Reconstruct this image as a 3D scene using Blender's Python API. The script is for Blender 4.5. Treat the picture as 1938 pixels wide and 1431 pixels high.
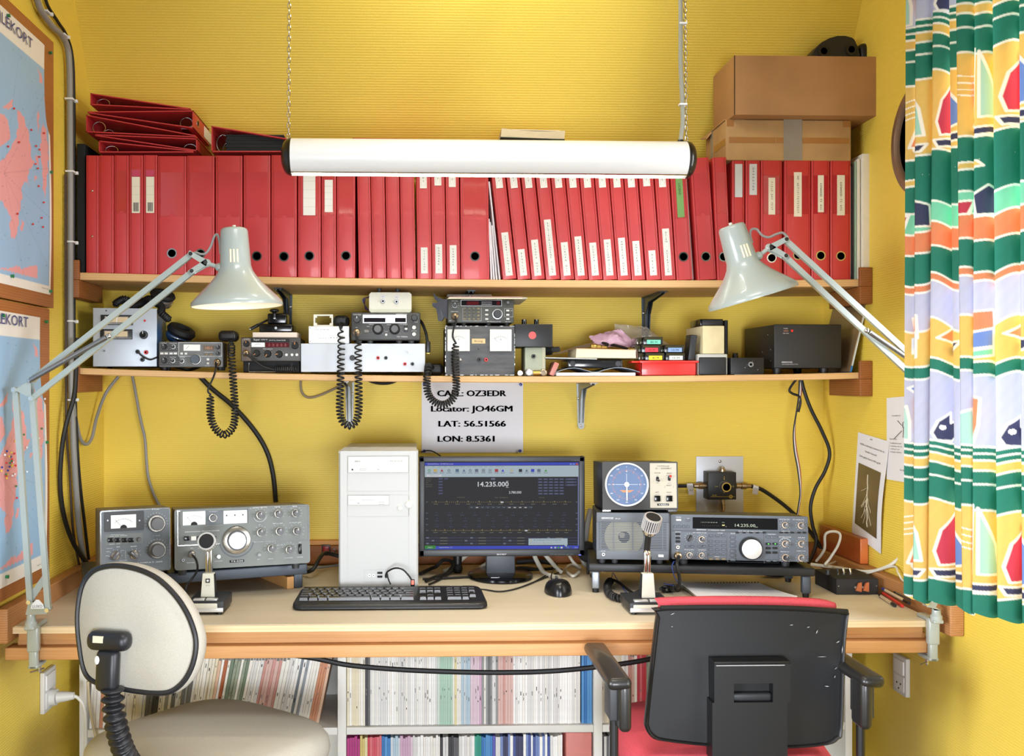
import bpy, math, random
import numpy as np
from mathutils import Vector, Matrix
random.seed(7)
for o in list(bpy.data.objects):
 bpy.data.objects.remove(o)
SC = bpy.context.scene
COL = SC.collection
# ---------------------------------------------------------------- camera
W_, H_ = 1938, 1431
F, CX, CY, CZ = 1867.0, 840.0, 722.0, 1.26
YAW = math.radians(1.7)
RT = Vector((math.cos(YAW), -math.sin(YAW), 0)); FW = Vector((math.sin(YAW), math.cos(YAW), 0)); UP = Vector((0, 0, 1))
CAMP = Vector((0, 0, CZ))
cd = bpy.data.cameras.new('camera'); cam = bpy.data.objects.new('camera', cd); COL.objects.link(cam)
cd.sensor_fit = 'HORIZONTAL'; cd.sensor_width = 36.0; cd.lens = 36.0 * F / W_
cd.shift_x = (W_ / 2 - CX) / W_; cd.shift_y = (CY - H_ / 2) / W_
cd.clip_start = 0.05; cd.clip_end = 50
R3 = Matrix((RT, UP, -FW)).transposed()
cam.matrix_world = Matrix.Translation(CAMP) @ R3.to_4x4()
SC.camera = cam
# ---------------------------------------------------------------- exposure, world, lights
SC.view_settings.view_transform = 'Standard'; SC.view_settings.look = 'None'
SC.view_settings.gamma = 1.0; SC.view_settings.use_curve_mapping = False
SC.view_settings.exposure = 0.0
wd = bpy.data.worlds.new('world'); SC.world = wd; wd.use_nodes = True
bg = wd.node_tree.nodes['Background']; bg.inputs[0].default_value = (0.94, 0.97, 1.0, 1); bg.inputs[1].default_value = 0.03
def area(name, loc, target, sx, sy, power, col=(1, 1, 1), spread=180):
 l = bpy.data.lights.new(name, 'AREA'); l.shape = 'RECTANGLE'; l.size = sx; l.size_y = sy; l.energy = power; l.color = col; l.spread = math.radians(spread)
 o = bpy.data.objects.new(name, l); COL.objects.link(o); o.location = loc
 o.rotation_euler = (Vector(target) - Vector(loc)).to_track_quat('-Z', 'Y').to_euler()
 return o
DL = (0.95, 1.0, 1.07)
area('added_left_fill', (-2.3, -.5, 1.2), (1.2, 1.75, .7), 1.2, 1.2, 16.5, DL, 50)  # added unseen fill that brightens the right side wall
area('added_right_fill', (2.5, -.5, 1.2), (-.9, 2.0, 1.0), 1.2, 1.2, 9.5, DL, 50)  # added unseen fill for the left wall and its maps
area('daylight_behind', (.1, -1.2, .75), (.15, 2.4, .6), 1.2, .8, 13, DL, 60)
area('added_overhead_fill', (.1, .95, 2.5), (.1, 1.6, .6), .8, .5, 7.5, (1, 1, 1), 110)  # added overhead fill to lift the desk, seat and chair tops
area('curtain_window_light', (1.6, 1.6, 1.5), (0.0, 1.8, 1.3), .5, 1.2, 48, DL, 150)
area('uplight_on_slope', (.16, 2.0, 2.40), (.17, 2.6, 2.24), .2, .2, 4.2, (.97, 1, .95))
# ---------------------------------------------------------------- pixel measuring (1938x1431 frame -> metres in the room)
def ray(u, v):
 return FW + RT * ((u - CX) / F) - UP * ((v - CY) / F)
def P(u, v, Y):
 d = ray(u, v); return CAMP + d * (Y / d.y)
def PX(u, v, x):
 d = ray(u, v); return CAMP + d * (x / d.x)
def PZ(u, v, z):
 d = ray(u, v); return CAMP + d * ((z - CZ) / d.z)
# ---------------------------------------------------------------- materials
def lin(c):
 out = []
 for x in c[:3]:
  x = x / 255.0
  out.append(x / 12.92 if x <= 0.04045 else ((x + 0.055) / 1.055) ** 2.4)
 return tuple(out) + (1.0,)
MATS = {}
def mat(key, col, rough=0.5, metal=0.0, emit=0.0, var=0.0, vscale=40, vstretch=(1, 1, 1), bump=0.0, bscale=200, trans=0.0, alpha=1.0, coat=0.0, spec=0.5, col2=None, emcol=None):
 if key in MATS: return MATS[key]
 m = bpy.data.materials.new(key); m.use_nodes = True
 nt = m.node_tree; N = nt.nodes; L = nt.links
 b = N['Principled BSDF']
 b.inputs['Base Color'].default_value = lin(col); b.inputs['Roughness'].default_value = rough
 b.inputs['Metallic'].default_value = metal; b.inputs['Specular IOR Level'].default_value = spec
 if coat: b.inputs['Coat Weight'].default_value = coat; b.inputs['Coat Roughness'].default_value = 0.08
 if trans: b.inputs['Transmission Weight'].default_value = trans
 if alpha < 1: b.inputs['Alpha'].default_value = alpha
 if emit: b.inputs['Emission Color'].default_value = lin(emcol or col); b.inputs['Emission Strength'].default_value = emit
 if var or bump:
  tc = N.new('ShaderNodeTexCoord')
  mp = N.new('ShaderNodeMapping'); mp.inputs['Scale'].default_value = vstretch; L.new(tc.outputs['Object'], mp.inputs[0])
 if var:
  nz = N.new('ShaderNodeTexNoise'); nz.inputs['Scale'].default_value = vscale; nz.inputs['Detail'].default_value = 4; L.new(mp.outputs[0], nz.inputs['Vector'])
  mx = N.new('ShaderNodeMix'); mx.data_type = 'RGBA'
  c2 = col2 or tuple(x * (1 - var) for x in col)
  rp = N.new('ShaderNodeMapRange'); rp.inputs[1].default_value = 0.3; rp.inputs[2].default_value = 0.7; L.new(nz.outputs['Fac'], rp.inputs[0])
  mx.inputs[6].default_value = lin(col); mx.inputs[7].default_value = lin(c2); L.new(rp.outputs[0], mx.inputs[0]); L.new(mx.outputs[2], b.inputs['Base Color'])
 if bump:
  n2 = N.new('ShaderNodeTexNoise'); n2.inputs['Scale'].default_value = bscale; n2.inputs['Detail'].default_value = 2; L.new(mp.outputs[0], n2.inputs['Vector'])
  bp = N.new('ShaderNodeBump'); bp.inputs['Strength'].default_value = bump; bp.inputs['Distance'].default_value = 0.002; L.new(n2.outputs['Fac'], bp.inputs['Height']); L.new(bp.outputs[0], b.inputs['Normal'])
 MATS[key] = m; return m
def paint_mat(key, rough=0.7, emit=0.0, bump=0.0, trans=0.0):
 """colour carried by the printed sheet itself (vertex colours)"""
 if key in MATS: return MATS[key]
 m = bpy.data.materials.new(key); m.use_nodes = True; nt = m.node_tree; b = nt.nodes['Principled BSDF']
 a = nt.nodes.new('ShaderNodeVertexColor'); a.layer_name = 'paint'
 nt.links.new(a.outputs[0], b.inputs['Base Color']); b.inputs['Roughness'].default_value = rough
 if trans:
  t = nt.nodes.new('ShaderNodeBsdfTranslucent'); nt.links.new(a.outputs[0], t.inputs[0])
  mx = nt.nodes.new('ShaderNodeMixShader'); mx.inputs[0].default_value = trans
  nt.links.new(b.outputs[0], mx.inputs[1]); nt.links.new(t.outputs[0], mx.inputs[2]); nt.links.new(mx.outputs[0], nt.nodes['Material Output'].inputs[0])
 if emit:
  nt.links.new(a.outputs[0], b.inputs['Emission Color']); b.inputs['Emission Strength'].default_value = emit
 MATS[key] = m; return m
def wood(key, c1, c2, stretch=(1.2, 14, 14), scale=6, rough=0.55, knots=True):
 if key in MATS: return MATS[key]
 m = bpy.data.materials.new(key); m.use_nodes = True; nt = m.node_tree; N = nt.nodes; L = nt.links; b = N['Principled BSDF']
 tc = N.new('ShaderNodeTexCoord'); mp = N.new('ShaderNodeMapping'); mp.inputs['Scale'].default_value = stretch; L.new(tc.outputs['Object'], mp.inputs[0])
 nz = N.new('ShaderNodeTexNoise'); nz.inputs['Scale'].default_value = scale; nz.inputs['Detail'].default_value = 6; nz.inputs['Distortion'].default_value = 0.6; L.new(mp.outputs[0], nz.inputs['Vector'])
 wv = N.new('ShaderNodeTexWave'); wv.wave_type = 'BANDS'; wv.bands_direction = 'Z'; wv.inputs['Scale'].default_value = scale * 0.9; wv.inputs['Distortion'].default_value = 3.0; wv.inputs['Detail'].default_value = 2; L.new(mp.outputs[0], wv.inputs['Vector'])
 ad = N.new('ShaderNodeMath'); ad.operation = 'MULTIPLY_ADD'; ad.inputs[1].default_value = 0.45; L.new(wv.outputs['Fac'], ad.inputs[0]);
 ml = N.new('ShaderNodeMath'); ml.operation = 'MULTIPLY'; ml.inputs[1].default_value = 0.6; L.new(nz.outputs['Fac'], ml.inputs[0]); L.new(ml.outputs[0], ad.inputs[2])
 mx = N.new('ShaderNodeMix'); mx.data_type = 'RGBA'; mx.inputs[6].default_value = lin(c1); mx.inputs[7].default_value = lin(c2); L.new(ad.outputs[0], mx.inputs[0]); L.new(mx.outputs[2], b.inputs['Base Color'])
 b.inputs['Roughness'].default_value = rough
 MATS[key] = m; return m
# ---------------------------------------------------------------- mesh builder
def cr(pts, sub=8, closed=False):
 pts = [Vector(p) for p in pts]
 if len(pts) < 3: return pts
 out = []; n = len(pts); rng = n if closed else n - 1
 for i in range(rng):
  if closed: p0, p1, p2, p3 = pts[(i - 1) % n], pts[i], pts[(i + 1) % n], pts[(i + 2) % n]
  else: p0, p1, p2, p3 = pts[max(i - 1, 0)], pts[i], pts[i + 1], pts[min(i + 2, n - 1)]
  for k in range(sub):
   t = k / sub
   out.append(0.5 * ((2 * p1) + (p2 - p0) * t + (2 * p0 - 5 * p1 + 4 * p2 - p3) * t * t + (3 * p1 - p0 - 3 * p2 + p3) * t ** 3))
 if not closed: out.append(pts[-1])
 return out
TXT = {}
def text_mesh(s, bold=0.0):
 k = (s, bold)
 if k in TXT: return TXT[k]
 c = bpy.data.curves.new('t', 'FONT'); c.body = s; c.resolution_u = 2; c.size = 1.0; c.offset = bold; c.align_x = 'CENTER' if '\n' in s else 'LEFT'
 if '\n' in s: c.space_line = 0.92
 o = bpy.data.objects.new('t', c); COL.objects.link(o)
 dg = bpy.context.evaluated_depsgraph_get(); dg.update()
 me = bpy.data.meshes.new_from_object(o.evaluated_get(dg))
 vs = [tuple(v.co) for v in me.vertices]; fs = [tuple(p.vertices) for p in me.polygons]
 bpy.data.meshes.remove(me); bpy.data.objects.remove(o); bpy.data.curves.remove(c)
 if vs:
  a = np.array(vs); mn = a.min(0); mxx = a.max(0)
 else: mn = mxx = np.zeros(3)
 TXT[k] = (vs, fs, mn, mxx); return TXT[k]
def rot_to(axis):
 return Vector((0, 0, 1)).rotation_difference(Vector(axis).normalized()).to_matrix()
class B:
 def __init__(s, T=None):
  s.v = []; s.f = []; s.mi = []; s.mats = []; s.T = T; s.cols = None
 def m(s, mt):
  if mt not in s.mats: s.mats.append(mt)
  return s.mats.index(mt)
 def add(s, vs, fs, mt):
  n = len(s.v); k = s.m(mt)
  if s.T is not None: vs = [tuple(s.T @ Vector(p)) for p in vs]
  s.v.extend([tuple(p) for p in vs]); s.f.extend([tuple(i + n for i in f) for f in fs]); s.mi.extend([k] * len(fs)); return s
 def box(s, x0, x1, y0, y1, z0, z1, mt, bev=0.0):
  if x1 < x0: x0, x1 = x1, x0
  if y1 < y0: y0, y1 = y1, y0
  if z1 < z0: z0, z1 = z1, z0
  if bev <= 0:
   vs = [(x, y, z) for x in (x0, x1) for y in (y0, y1) for z in (z0, z1)]
   fs = [(0, 1, 3, 2), (4, 6, 7, 5), (0, 4, 5, 1), (2, 3, 7, 6), (0, 2, 6, 4), (1, 5, 7, 3)]
   return s.add(vs, fs, mt)
  b = min(bev, (x1 - x0) * .49, (y1 - y0) * .49, (z1 - z0) * .49)
  # rounded box: rings of rounded rectangles stacked along z
  def ring(ins, z):
   pts = []; r = max(b - 0.0, 1e-6)
   for (cx, cy, a0) in ((x1 - b, y1 - b, 0), (x0 + b, y1 - b, 90), (x0 + b, y0 + b, 180), (x1 - b, y0 + b, 270)):
    for k in range(4):
     a = math.radians(a0 + 30 * k); rr = b - ins
     pts.append((cx + rr * math.cos(a), cy + rr * math.sin(a), z))
   return pts
  zs = []
  for k in range(4):
   a = math.radians(30 * k); zs.append((b - b * math.sin(a), z0 + b - b * math.cos(a)))
  rings = [ring(i, z) for i, z in zs] + [ring(i, z0 + z1 - z) for i, z in reversed(zs)]
  vs = [p for r in rings for p in r]; n = 16; fs = []
  for i in range(len(rings) - 1):
   for j in range(n):
    fs.append((i * n + j, i * n + (j + 1) % n, (i + 1) * n + (j + 1) % n, (i + 1) * n + j))
  fs.append(tuple(reversed(range(n)))); fs.append(tuple((len(rings) - 1) * n + j for j in range(n)))
  return s.add(vs, fs, mt)
 def prism(s, pts, d, mt):
  n = len(pts); d = Vector(d); vs = [Vector(p) for p in pts] + [Vector(p) + d for p in pts]
  fs = [tuple(range(n)), tuple(reversed(range(n, 2 * n)))] + [(i, i + n, (i + 1) % n + n, (i + 1) % n) for i in range(n)]
  return s.add(vs, fs, mt)
 def xz(s, pts, y0, y1, mt):
  return s.prism([(x, y0, z) for x, z in pts], (0, y1 - y0, 0), mt)
 def rr(s, x0, x1, z0, z1, r, y0, y1, mt):
  pts = []
  for (cx, cz, a0) in ((x1 - r, z1 - r, 0), (x0 + r, z1 - r, 90), (x0 + r, z0 + r, 180), (x1 - r, z0 + r, 270)):
   for k in range(5):
    a = math.radians(a0 + 22.5 * k); pts.append((cx + r * math.cos(a), cz + r * math.sin(a)))
  return s.xz(pts, y0, y1, mt)
 def frame(s, x0, x1, z0, z1, t, y0, y1, mt):
  s.box(x0, x1, y0, y1, z1 - t, z1, mt); s.box(x0, x1, y0, y1, z0, z0 + t, mt)
  s.box(x0, x0 + t, y0, y1, z0 + t, z1 - t, mt); s.box(x1 - t, x1, y0, y1, z0 + t, z1 - t, mt); return s
 def lathe(s, c, axis, prof, mt, n=24, a0=0, a1=360, cap=True):
  R = rot_to(axis); c = Vector(c); vs = []; full = (a1 - a0) == 360; k = n if full else n + 1
  for r, h in prof:
   for j in range(k):
    a = math.radians(a0 + (a1 - a0) * j / n); vs.append(c + R @ Vector((r * math.cos(a), r * math.sin(a), h)))
  fs = []
  for i in range(len(prof) - 1):
   for j in range(n):
    j2 = (j + 1) % k
    fs.append((i * k + j, i * k + j2, (i + 1) * k + j2, (i + 1) * k + j))
  if full and cap:
   if prof[0][0] > 1e-6: fs.append(tuple(reversed(range(k))))
   if prof[-1][0] > 1e-6: fs.append(tuple((len(prof) - 1) * k + j for j in range(k)))
  return s.add(vs, fs, mt)
 def cyl(s, p0, p1, r0, r1, mt, n=16):
  p0 = Vector(p0); p1 = Vector(p1); d = p1 - p0
  return s.lathe(p0, d, [(r0, 0), (r1, d.length)], mt, n)
 def ring(s, c, axis, r0, r1, h, mt, n=28):
  return s.lathe(c, axis, [(r0, 0), (r1, 0), (r1, h), (r0, h), (r0, 0)], mt, n, cap=False)
 def ball(s, c, rx, ry, rz, mt, n=16, k=10, R=None):
  vs = []; fs = []
  for i in range(k + 1):
   t = math.pi * i / k
   for j in range(n):
    a = 2 * math.pi * j / n
    p = Vector((rx * math.sin(t) * math.cos(a), ry * math.sin(t) * math.sin(a), rz * math.cos(t)))
    if R is not None: p = R @ p
    vs.append(Vector(c) + p)
  for i in range(k):
   for j in range(n): fs.append((i * n + j, (i + 1) * n + j, (i + 1) * n + (j + 1) % n, i * n + (j + 1) % n))
  return s.add(vs, fs, mt)
 def tube(s, pts, r, mt, n=8, sub=8, closed=False, raw=False, flat=None):
  p = [Vector(q) for q in pts] if raw else cr(pts, sub, closed)
  q = [p[0]]
  for x in p[1:]:
   if (x - q[-1]).length > 1e-6: q.append(x)
  p = q; N = len(p); vs = []; fs = []
  t0 = (p[1] - p[0]).normalized(); nrm = t0.orthogonal().normalized()
  for i in range(N):
   if closed: t = (p[(i + 1) % N] - p[i - 1]).normalized()
   else: t = (p[min(i + 1, N - 1)] - p[max(i - 1, 0)]).normalized()
   nrm = nrm - t * nrm.dot(t)
   nrm = nrm.normalized() if nrm.length > 1e-8 else t.orthogonal().normalized()
   bn = t.cross(nrm); rr = r[i * len(r) // N] if isinstance(r, (list, tuple)) else r
   for j in range(n):
    a = 2 * math.pi * j / n; vs.append(p[i] + nrm * (rr * math.cos(a)) + bn * (rr * math.sin(a)))
  for i in range(N if closed else N - 1):
   for j in range(n):
    i2 = (i + 1) % N; fs.append((i * n + j, i * n + (j + 1) % n, i2 * n + (j + 1) % n, i2 * n + j))
  if not closed: fs.append(tuple(reversed(range(n)))); fs.append(tuple((N - 1) * n + j for j in range(n)))
  return s.add(vs, fs, mt)
 def coil(s, pts, R, r, turns, mt, n=6, per=12, g=0.0):
  p = cr(pts, 24); L = [0]; zs = [q.z for q in p]; z0, z1 = min(zs), max(zs)
  W = [0]                                  # turns bunch up where the cord hangs low
  for i in range(1, len(p)):
   d = (p[i] - p[i - 1]).length; W.append(W[-1] + d * (1 + g * (z1 - p[i].z) / max(z1 - z0, 1e-6)))
  L = W
  out = []; tot = turns * per; nrm = None; j = 0
  for k in range(tot + 1):
   t = L[-1] * k / tot
   while j < len(p) - 2 and L[j + 1] < t: j += 1
   f = (t - L[j]) / max(L[j + 1] - L[j], 1e-9); c = p[j].lerp(p[j + 1], f); tg = (p[j + 1] - p[j]).normalized()
   if nrm is None: nrm = tg.orthogonal().normalized()
   nrm = (nrm - tg * nrm.dot(tg)).normalized(); bn = tg.cross(nrm); a = 2 * math.pi * k / per
   e = min(1.0, k / per, (tot - k) / per)
   out.append(c + (nrm * math.cos(a) + bn * math.sin(a)) * R * e)
  return s.tube(out, r, mt, n, raw=True)
 def txt(s, body, x, z, h, mt, w=None, align='c', y=-0.0004, bold=0.0, rot=0.0, fit=None):
  vs, fs, mn, mx = text_mesh(body, bold)
  if not vs: return s
  k = h / 0.69 if '\n' not in body else (h / max(mx[1] - mn[1], 1e-6))
  kx = w / (mx[0] - mn[0]) if w else k
  if '\n' in body: oy = (mn[1] + mx[1]) / 2
  else: oy = 0.345
  ox = {'c': (mn[0] + mx[0]) / 2, 'l': mn[0], 'r': mx[0]}[align]
  ca, sa = math.cos(rot), math.sin(rot); out = []
  for a, b, _ in vs:
   px = (a - ox) * kx; pz = (b - oy) * k
   out.append((x + px * ca - pz * sa, y, z + px * sa + pz * ca))
  return s.add(out, fs, mt)
 def line(s, x0, z0, x1, z1, t, mt, y=-0.0004):
  d = Vector((x1 - x0, z1 - z0));
  if d.length < 1e-7: return s
  n = Vector((-d.y, d.x)).normalized() * t / 2
  return s.add([(x0 + n.x, y, z0 + n.y), (x1 + n.x, y, z1 + n.y), (x1 - n.x, y, z1 - n.y), (x0 - n.x, y, z0 - n.y)], [(0, 3, 2, 1)], mt)
 def quad(s, x0, x1, z0, z1, mt, y=-0.0003):
  return s.add([(x0, y, z0), (x1, y, z0), (x1, y, z1), (x0, y, z1)], [(0, 1, 2, 3)], mt)
 def arc(s, cx, cz, r, a0, a1, t, mt, y=-0.0004, n=20):
  vs = []; fs = []
  for k in range(n + 1):
   a = math.radians(a0 + (a1 - a0) * k / n)
   for q in (r - t / 2, r + t / 2): vs.append((cx + q * math.cos(a), y, cz + q * math.sin(a)))
  for k in range(n): fs.append((2 * k, 2 * k + 1, 2 * k + 3, 2 * k + 2))
  return s.add(vs, fs, mt)
 def disc(s, cx, cz, r, mt, y=-0.0004, n=20):
  return s.add([(cx + r * math.cos(2 * math.pi * k / n), y, cz + r * math.sin(2 * math.pi * k / n)) for k in range(n)], [tuple(range(n))], mt)
 def ticks(s, cx, cz, r0, r1, a0, a1, n, t, mt, y=-0.0004):
  for k in range(n):
   a = math.radians(a0 + (a1 - a0) * k / max(n - 1, 1)); c, q = math.cos(a), math.sin(a)
   s.line(cx + r0 * c, cz + r0 * q, cx + r1 * c, cz + r1 * q, t, mt, y)
  return s
 def build(s, name, parent=None, M=None, smooth=35):
  """M: inverse transform from the frame the shape was measured in to the frame of its parent"""
  vs = s.v
  if M is not None: vs = [tuple(M @ Vector(p)) for p in vs]
  me = bpy.data.meshes.new(name); me.from_pydata(vs, [], s.f)
  for mt in s.mats: me.materials.append(mt)
  me.polygons.foreach_set('material_index', s.mi)
  me.update()
  if smooth:
   me.polygons.foreach_set('use_smooth', [True] * len(me.polygons)); me.set_sharp_from_angle(angle=math.radians(smooth))
  o = bpy.data.objects.new(name, me); COL.objects.link(o)
  if parent is not None: o.parent = parent
  return o
ROOTM = {}
def tag(o, label, cat, group=None):
 o['label'] = label; o['category'] = cat
 if group: o['group'] = group
 return o
def thing(name, label, cat, M, group=None):
 o = bpy.data.objects.new(name, None); COL.objects.link(o); o.empty_display_size = 0.05
 if not isinstance(M, Matrix): M = Matrix.Translation(Vector(M))
 o.matrix_world = M; ROOTM[o.name] = M.copy(); tag(o, label, cat, group); return o
def wpart(b, name, root, parent=None, label=None, smooth=35):
 """part whose shape was laid out in room coordinates"""
 o = b.build(name, parent or root, ROOTM[root.name].inverted(), smooth)
 if label: o['label'] = label
 return o
def solo(b, name, label, cat, group=None, base=None, smooth=35):
 """thing that is one mesh, laid out in room coordinates; base = its origin"""
 a = np.array(b.v); c = Vector(((a[:, 0].min() + a[:, 0].max()) / 2, (a[:, 1].min() + a[:, 1].max()) / 2, a[:, 2].min())) if base is None else Vector(base)
 o = b.build(name, None, Matrix.Translation(-c), smooth); o.location = c; return tag(o, label, cat, group)
def struct(b, name, smooth=35):
 o = b.build(name, None, None, smooth); o['kind'] = 'structure'; return o
def frameM(p, ang=0.0, tilt=0.0):
 """x along the front, y into the thing, z up; ang turns about z, tilt leans the front back"""
 return Matrix.Translation(Vector(p)) @ Matrix.Rotation(ang, 4, 'Z') @ Matrix.Rotation(tilt, 4, 'X')
class Dev:
 """a thing with a front panel: local x right, y depth, z up, front at y = 0"""
 def __init__(s, name, label, cat, p, ang=0.0, tilt=0.0, group=None):
  s.M = frameM(p, math.radians(ang), math.radians(tilt)); s.I = s.M.inverted()
  s.root = thing(name, label, cat, s.M, group); s.c = s.I @ CAMP
 def at(s, u, v, y=0.0):
  d = s.I.to_3x3() @ ray(u, v); t = (y - s.c.y) / d.y; p = s.c + d * t; return p.x, p.z
 def rect(s, u0, v0, u1, v1, y=0.0):
  a = s.at(u0, v1, y); b = s.at(u1, v0, y); return a[0], b[0], a[1], b[1]
 def px(s): return (s.M.translation - CAMP).dot(FW) / F
 def part(s, b, name, parent=None, label=None, smooth=35):
  o = b.build(name, parent or s.root, None, smooth)
  if label: o['label'] = label
  return o
 def knob(s, u, v, r, h=0.012, cap=None, skirt=None, sr=None, sh=0.004, name='knob', pointer=None, n=24, ang=0.0, flat=False):
  """knob of radius r pixels with optional skirt of sr pixels"""
  x, z = s.at(u, v); k = s.px(); r *= k; b = B(); y0 = 0.0
  if skirt is not None:
   q = (sr or r / k * 1.25) * k
   b.lathe((x, 0, z), (0, -1, 0), [(q, 0), (q, sh * .7), (q * .92, sh), (r * .9, sh)], skirt, n); y0 = -sh * .9
  b.lathe((x, y0, z), (0, -1, 0), [(r, 0), (r, h * .8), (r * .9, h), (0, h)], cap, n)
  if pointer is not None:
   b.T = Matrix.Translation((x, y0 - h, z)) @ Matrix.Rotation(-ang, 4, 'Y')
   b.quad(-r * .09, r * .09, r * .25, r * .92, pointer, -0.0004); b.T = None
  return s.part(b, name)
 def button(s, u0, v0, u1, v1, mt, h=0.004, name='button', bev=0.0008):
  x0, x1, z0, z1 = s.rect(u0, v0, u1, v1); b = B(); b.box(x0, x1, -h, 0.001, z0, z1, mt, bev); return s.part(b, name)
# ================================================================ common materials
def wall_mat(key, axis):
 m = bpy.data.materials.new(key); m.use_nodes = True; nt = m.node_tree; N = nt.nodes; L = nt.links; b = N['Principled BSDF']
 tc = N.new('ShaderNodeTexCoord'); mp = N.new('ShaderNodeMapping'); L.new(tc.outputs['Object'], mp.inputs[0])
 wv = N.new('ShaderNodeTexWave'); wv.wave_type = 'BANDS'; wv.bands_direction = 'Z'; wv.inputs['Scale'].default_value = 52; wv.inputs['Distortion'].default_value = 1.6; wv.inputs['Detail'].default_value = 2; wv.inputs['Detail Scale'].default_value = 3.0; L.new(mp.outputs[0], wv.inputs['Vector'])
 nz = N.new('ShaderNodeTexNoise'); nz.inputs['Scale'].default_value = 170; L.new(mp.outputs[0], nz.inputs['Vector'])
 ad = N.new('ShaderNodeMath'); ad.operation = 'MULTIPLY_ADD'; ad.inputs[1].default_value = 0.6; L.new(nz.outputs['Fac'], ad.inputs[0]); L.new(wv.outputs['Fac'], ad.inputs[2])
 bp = N.new('ShaderNodeBump'); bp.inputs['Strength'].default_value = 0.35; bp.inputs['Distance'].default_value = 0.0015; L.new(ad.outputs[0], bp.inputs['Height']); L.new(bp.outputs[0], b.inputs['Normal'])
 n2 = N.new('ShaderNodeTexNoise'); n2.inputs['Scale'].default_value = 3; L.new(tc.outputs['Object'], n2.inputs['Vector'])
 mx = N.new('ShaderNodeMix'); mx.data_type = 'RGBA'; mx.inputs[6].default_value = lin((234, 205, 84)); mx.inputs[7].default_value = lin((229, 198, 76)); L.new(n2.outputs['Fac'], mx.inputs[0]); L.new(mx.outputs[2], b.inputs['Base Color'])
 b.inputs['Roughness'].default_value = 0.5; return m
WALL = wall_mat('yellow_wallpaper', 'Z')
white = mat('white_plastic', (232, 231, 222), 0.4)
offwhite = mat('off_white_plastic', (226, 223, 205), 0.45)
paper = mat('white_paper', (228, 226, 228), 0.8)
cream = mat('cream_paper', (232, 222, 190), 0.8, var=.06, vscale=60, vstretch=(1, 1, 30))
black = mat('black_plastic', (22, 22, 23), 0.42)
blackm = mat('black_matt', (14, 14, 15), 0.7)
blackg = mat('black_gloss', (12, 12, 13), 0.18)
dgrey = mat('dark_grey_plastic', (52, 53, 55), 0.5)
charc = mat('charcoal_plastic', (36, 38, 41), 0.45)
rubber = mat('black_rubber', (18, 18, 19), 0.55)
chrome = mat('chrome', (215, 213, 208), 0.18, 1.0)
steel = mat('brushed_steel', (170, 171, 172), 0.35, 1.0)
nickel = mat('nickel_connector', (178, 160, 135), 0.3, 1.0)
brass = mat('brass', (190, 160, 90), 0.3, 1.0)
ink = mat('black_ink', (28, 28, 30), 0.8)
inkg = mat('grey_ink', (120, 118, 115), 0.8)
wht = mat('white_print', (225, 226, 226), 0.6)
red = mat('red_plastic', (205, 38, 34), 0.35)
redb = mat('binder_red', (188, 38, 40), 0.5, coat=0.1, spec=.8)
redd = mat('binder_red_dark', (150, 20, 24), 0.5)
hole = mat('hole_shade', (5, 5, 6), 0.9)  # near-black discs paint the shade inside rings, jacks and outlets
greyc = mat('grey_cable', (138, 136, 132), 0.5)
whitec = mat('white_cable', (214, 211, 200), 0.5)
pine = wood('pine_board', (220, 182, 130), (200, 154, 98), (0.9, 10, 12), 5)
pined = wood('pine_dark', (176, 112, 58), (128, 70, 30), (1.0, 12, 16), 6)
pinef = wood('pine_apron', (218, 170, 114), (176, 116, 62), (0.7, 8, 22), 9)
pinev = wood('pine_rail_depth', (194, 140, 88), (150, 98, 54), (12, 0.9, 14), 5)
batt = wood('batten_brown', (160, 98, 48), (122, 68, 28), (10, 1.0, 12), 5)
topw = wood('desk_top_board', (214, 203, 180), (204, 188, 160), (0.7, 5, 5), 4)
lampg = mat('lamp_grey_enamel', (164, 172, 166), 0.28, coat=0.4)
silver = mat('silver_paint', (176, 184, 192), 0.38, 0.25)
# ================================================================ the room
XL, XR, YB, YN = -0.885, 1.19, 2.84, 1.3     # YN: where the niche opens into the wider room
ZF = 1.84; YT, ZT = 2.41, 2.58           # fold of the sloping upper wall, its top
b = B(); b.add([(XL, YB, 0), (XR, YB, 0), (XR, YB, ZF), (XL, YB, ZF), (XR, YT, ZT), (XL, YT, ZT)], [(0, 1, 2, 3), (3, 2, 4, 5)], WALL); struct(b, 'wall_back', 0)
b = B(); b.add([(XL, YN, 0), (XL, YB, 0), (XL, YB, ZF), (XL, YT, ZT), (XL, YN, ZT)], [(0, 1, 2, 3, 4)], WALL); struct(b, 'wall_left', 0)
WY0, WY1, WZ0, WZ1 = 1.36, 1.95, 0.9, 2.1
b = B()
for (y0, y1, z0, z1) in ((YN, WY0, 0, ZT), (WY0, WY1, 0, WZ0), (WY0, WY1, WZ1, ZT), (WY1, YT, 0, ZT)):
 b.add([(XR, y0, z0), (XR, y1, z0), (XR, y1, z1), (XR, y0, z1)], [(0, 3, 2, 1)], WALL)
b.add([(XR, YT, 0), (XR, YB, 0), (XR, YB, ZF), (XR, YT, ZT)], [(0, 3, 2, 1)], WALL)
for (p, q) in (((WY0, WZ0), (WY1, WZ0)), ((WY1, WZ0), (WY1, WZ1)), ((WY1, WZ1), (WY0, WZ1)), ((WY0, WZ1), (WY0, WZ0))):
 b.add([(XR, p[0], p[1]), (XR, q[0], q[1]), (XR + .14, q[0], q[1]), (XR + .14, p[0], p[1])], [(0, 1, 2, 3)], WALL)
struct(b, 'wall_right', 0)
b = B(); b.box(-3, 3, -2, YB, -0.06, 0, mat('floor_vinyl', (120, 100, 78), 0.5, var=.15, vscale=20)); struct(b, 'floor', 0)
b = B(); b.box(-3, 3, -2, YT, ZT, ZT + 0.06, WALL); struct(b, 'ceiling', 0)
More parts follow.
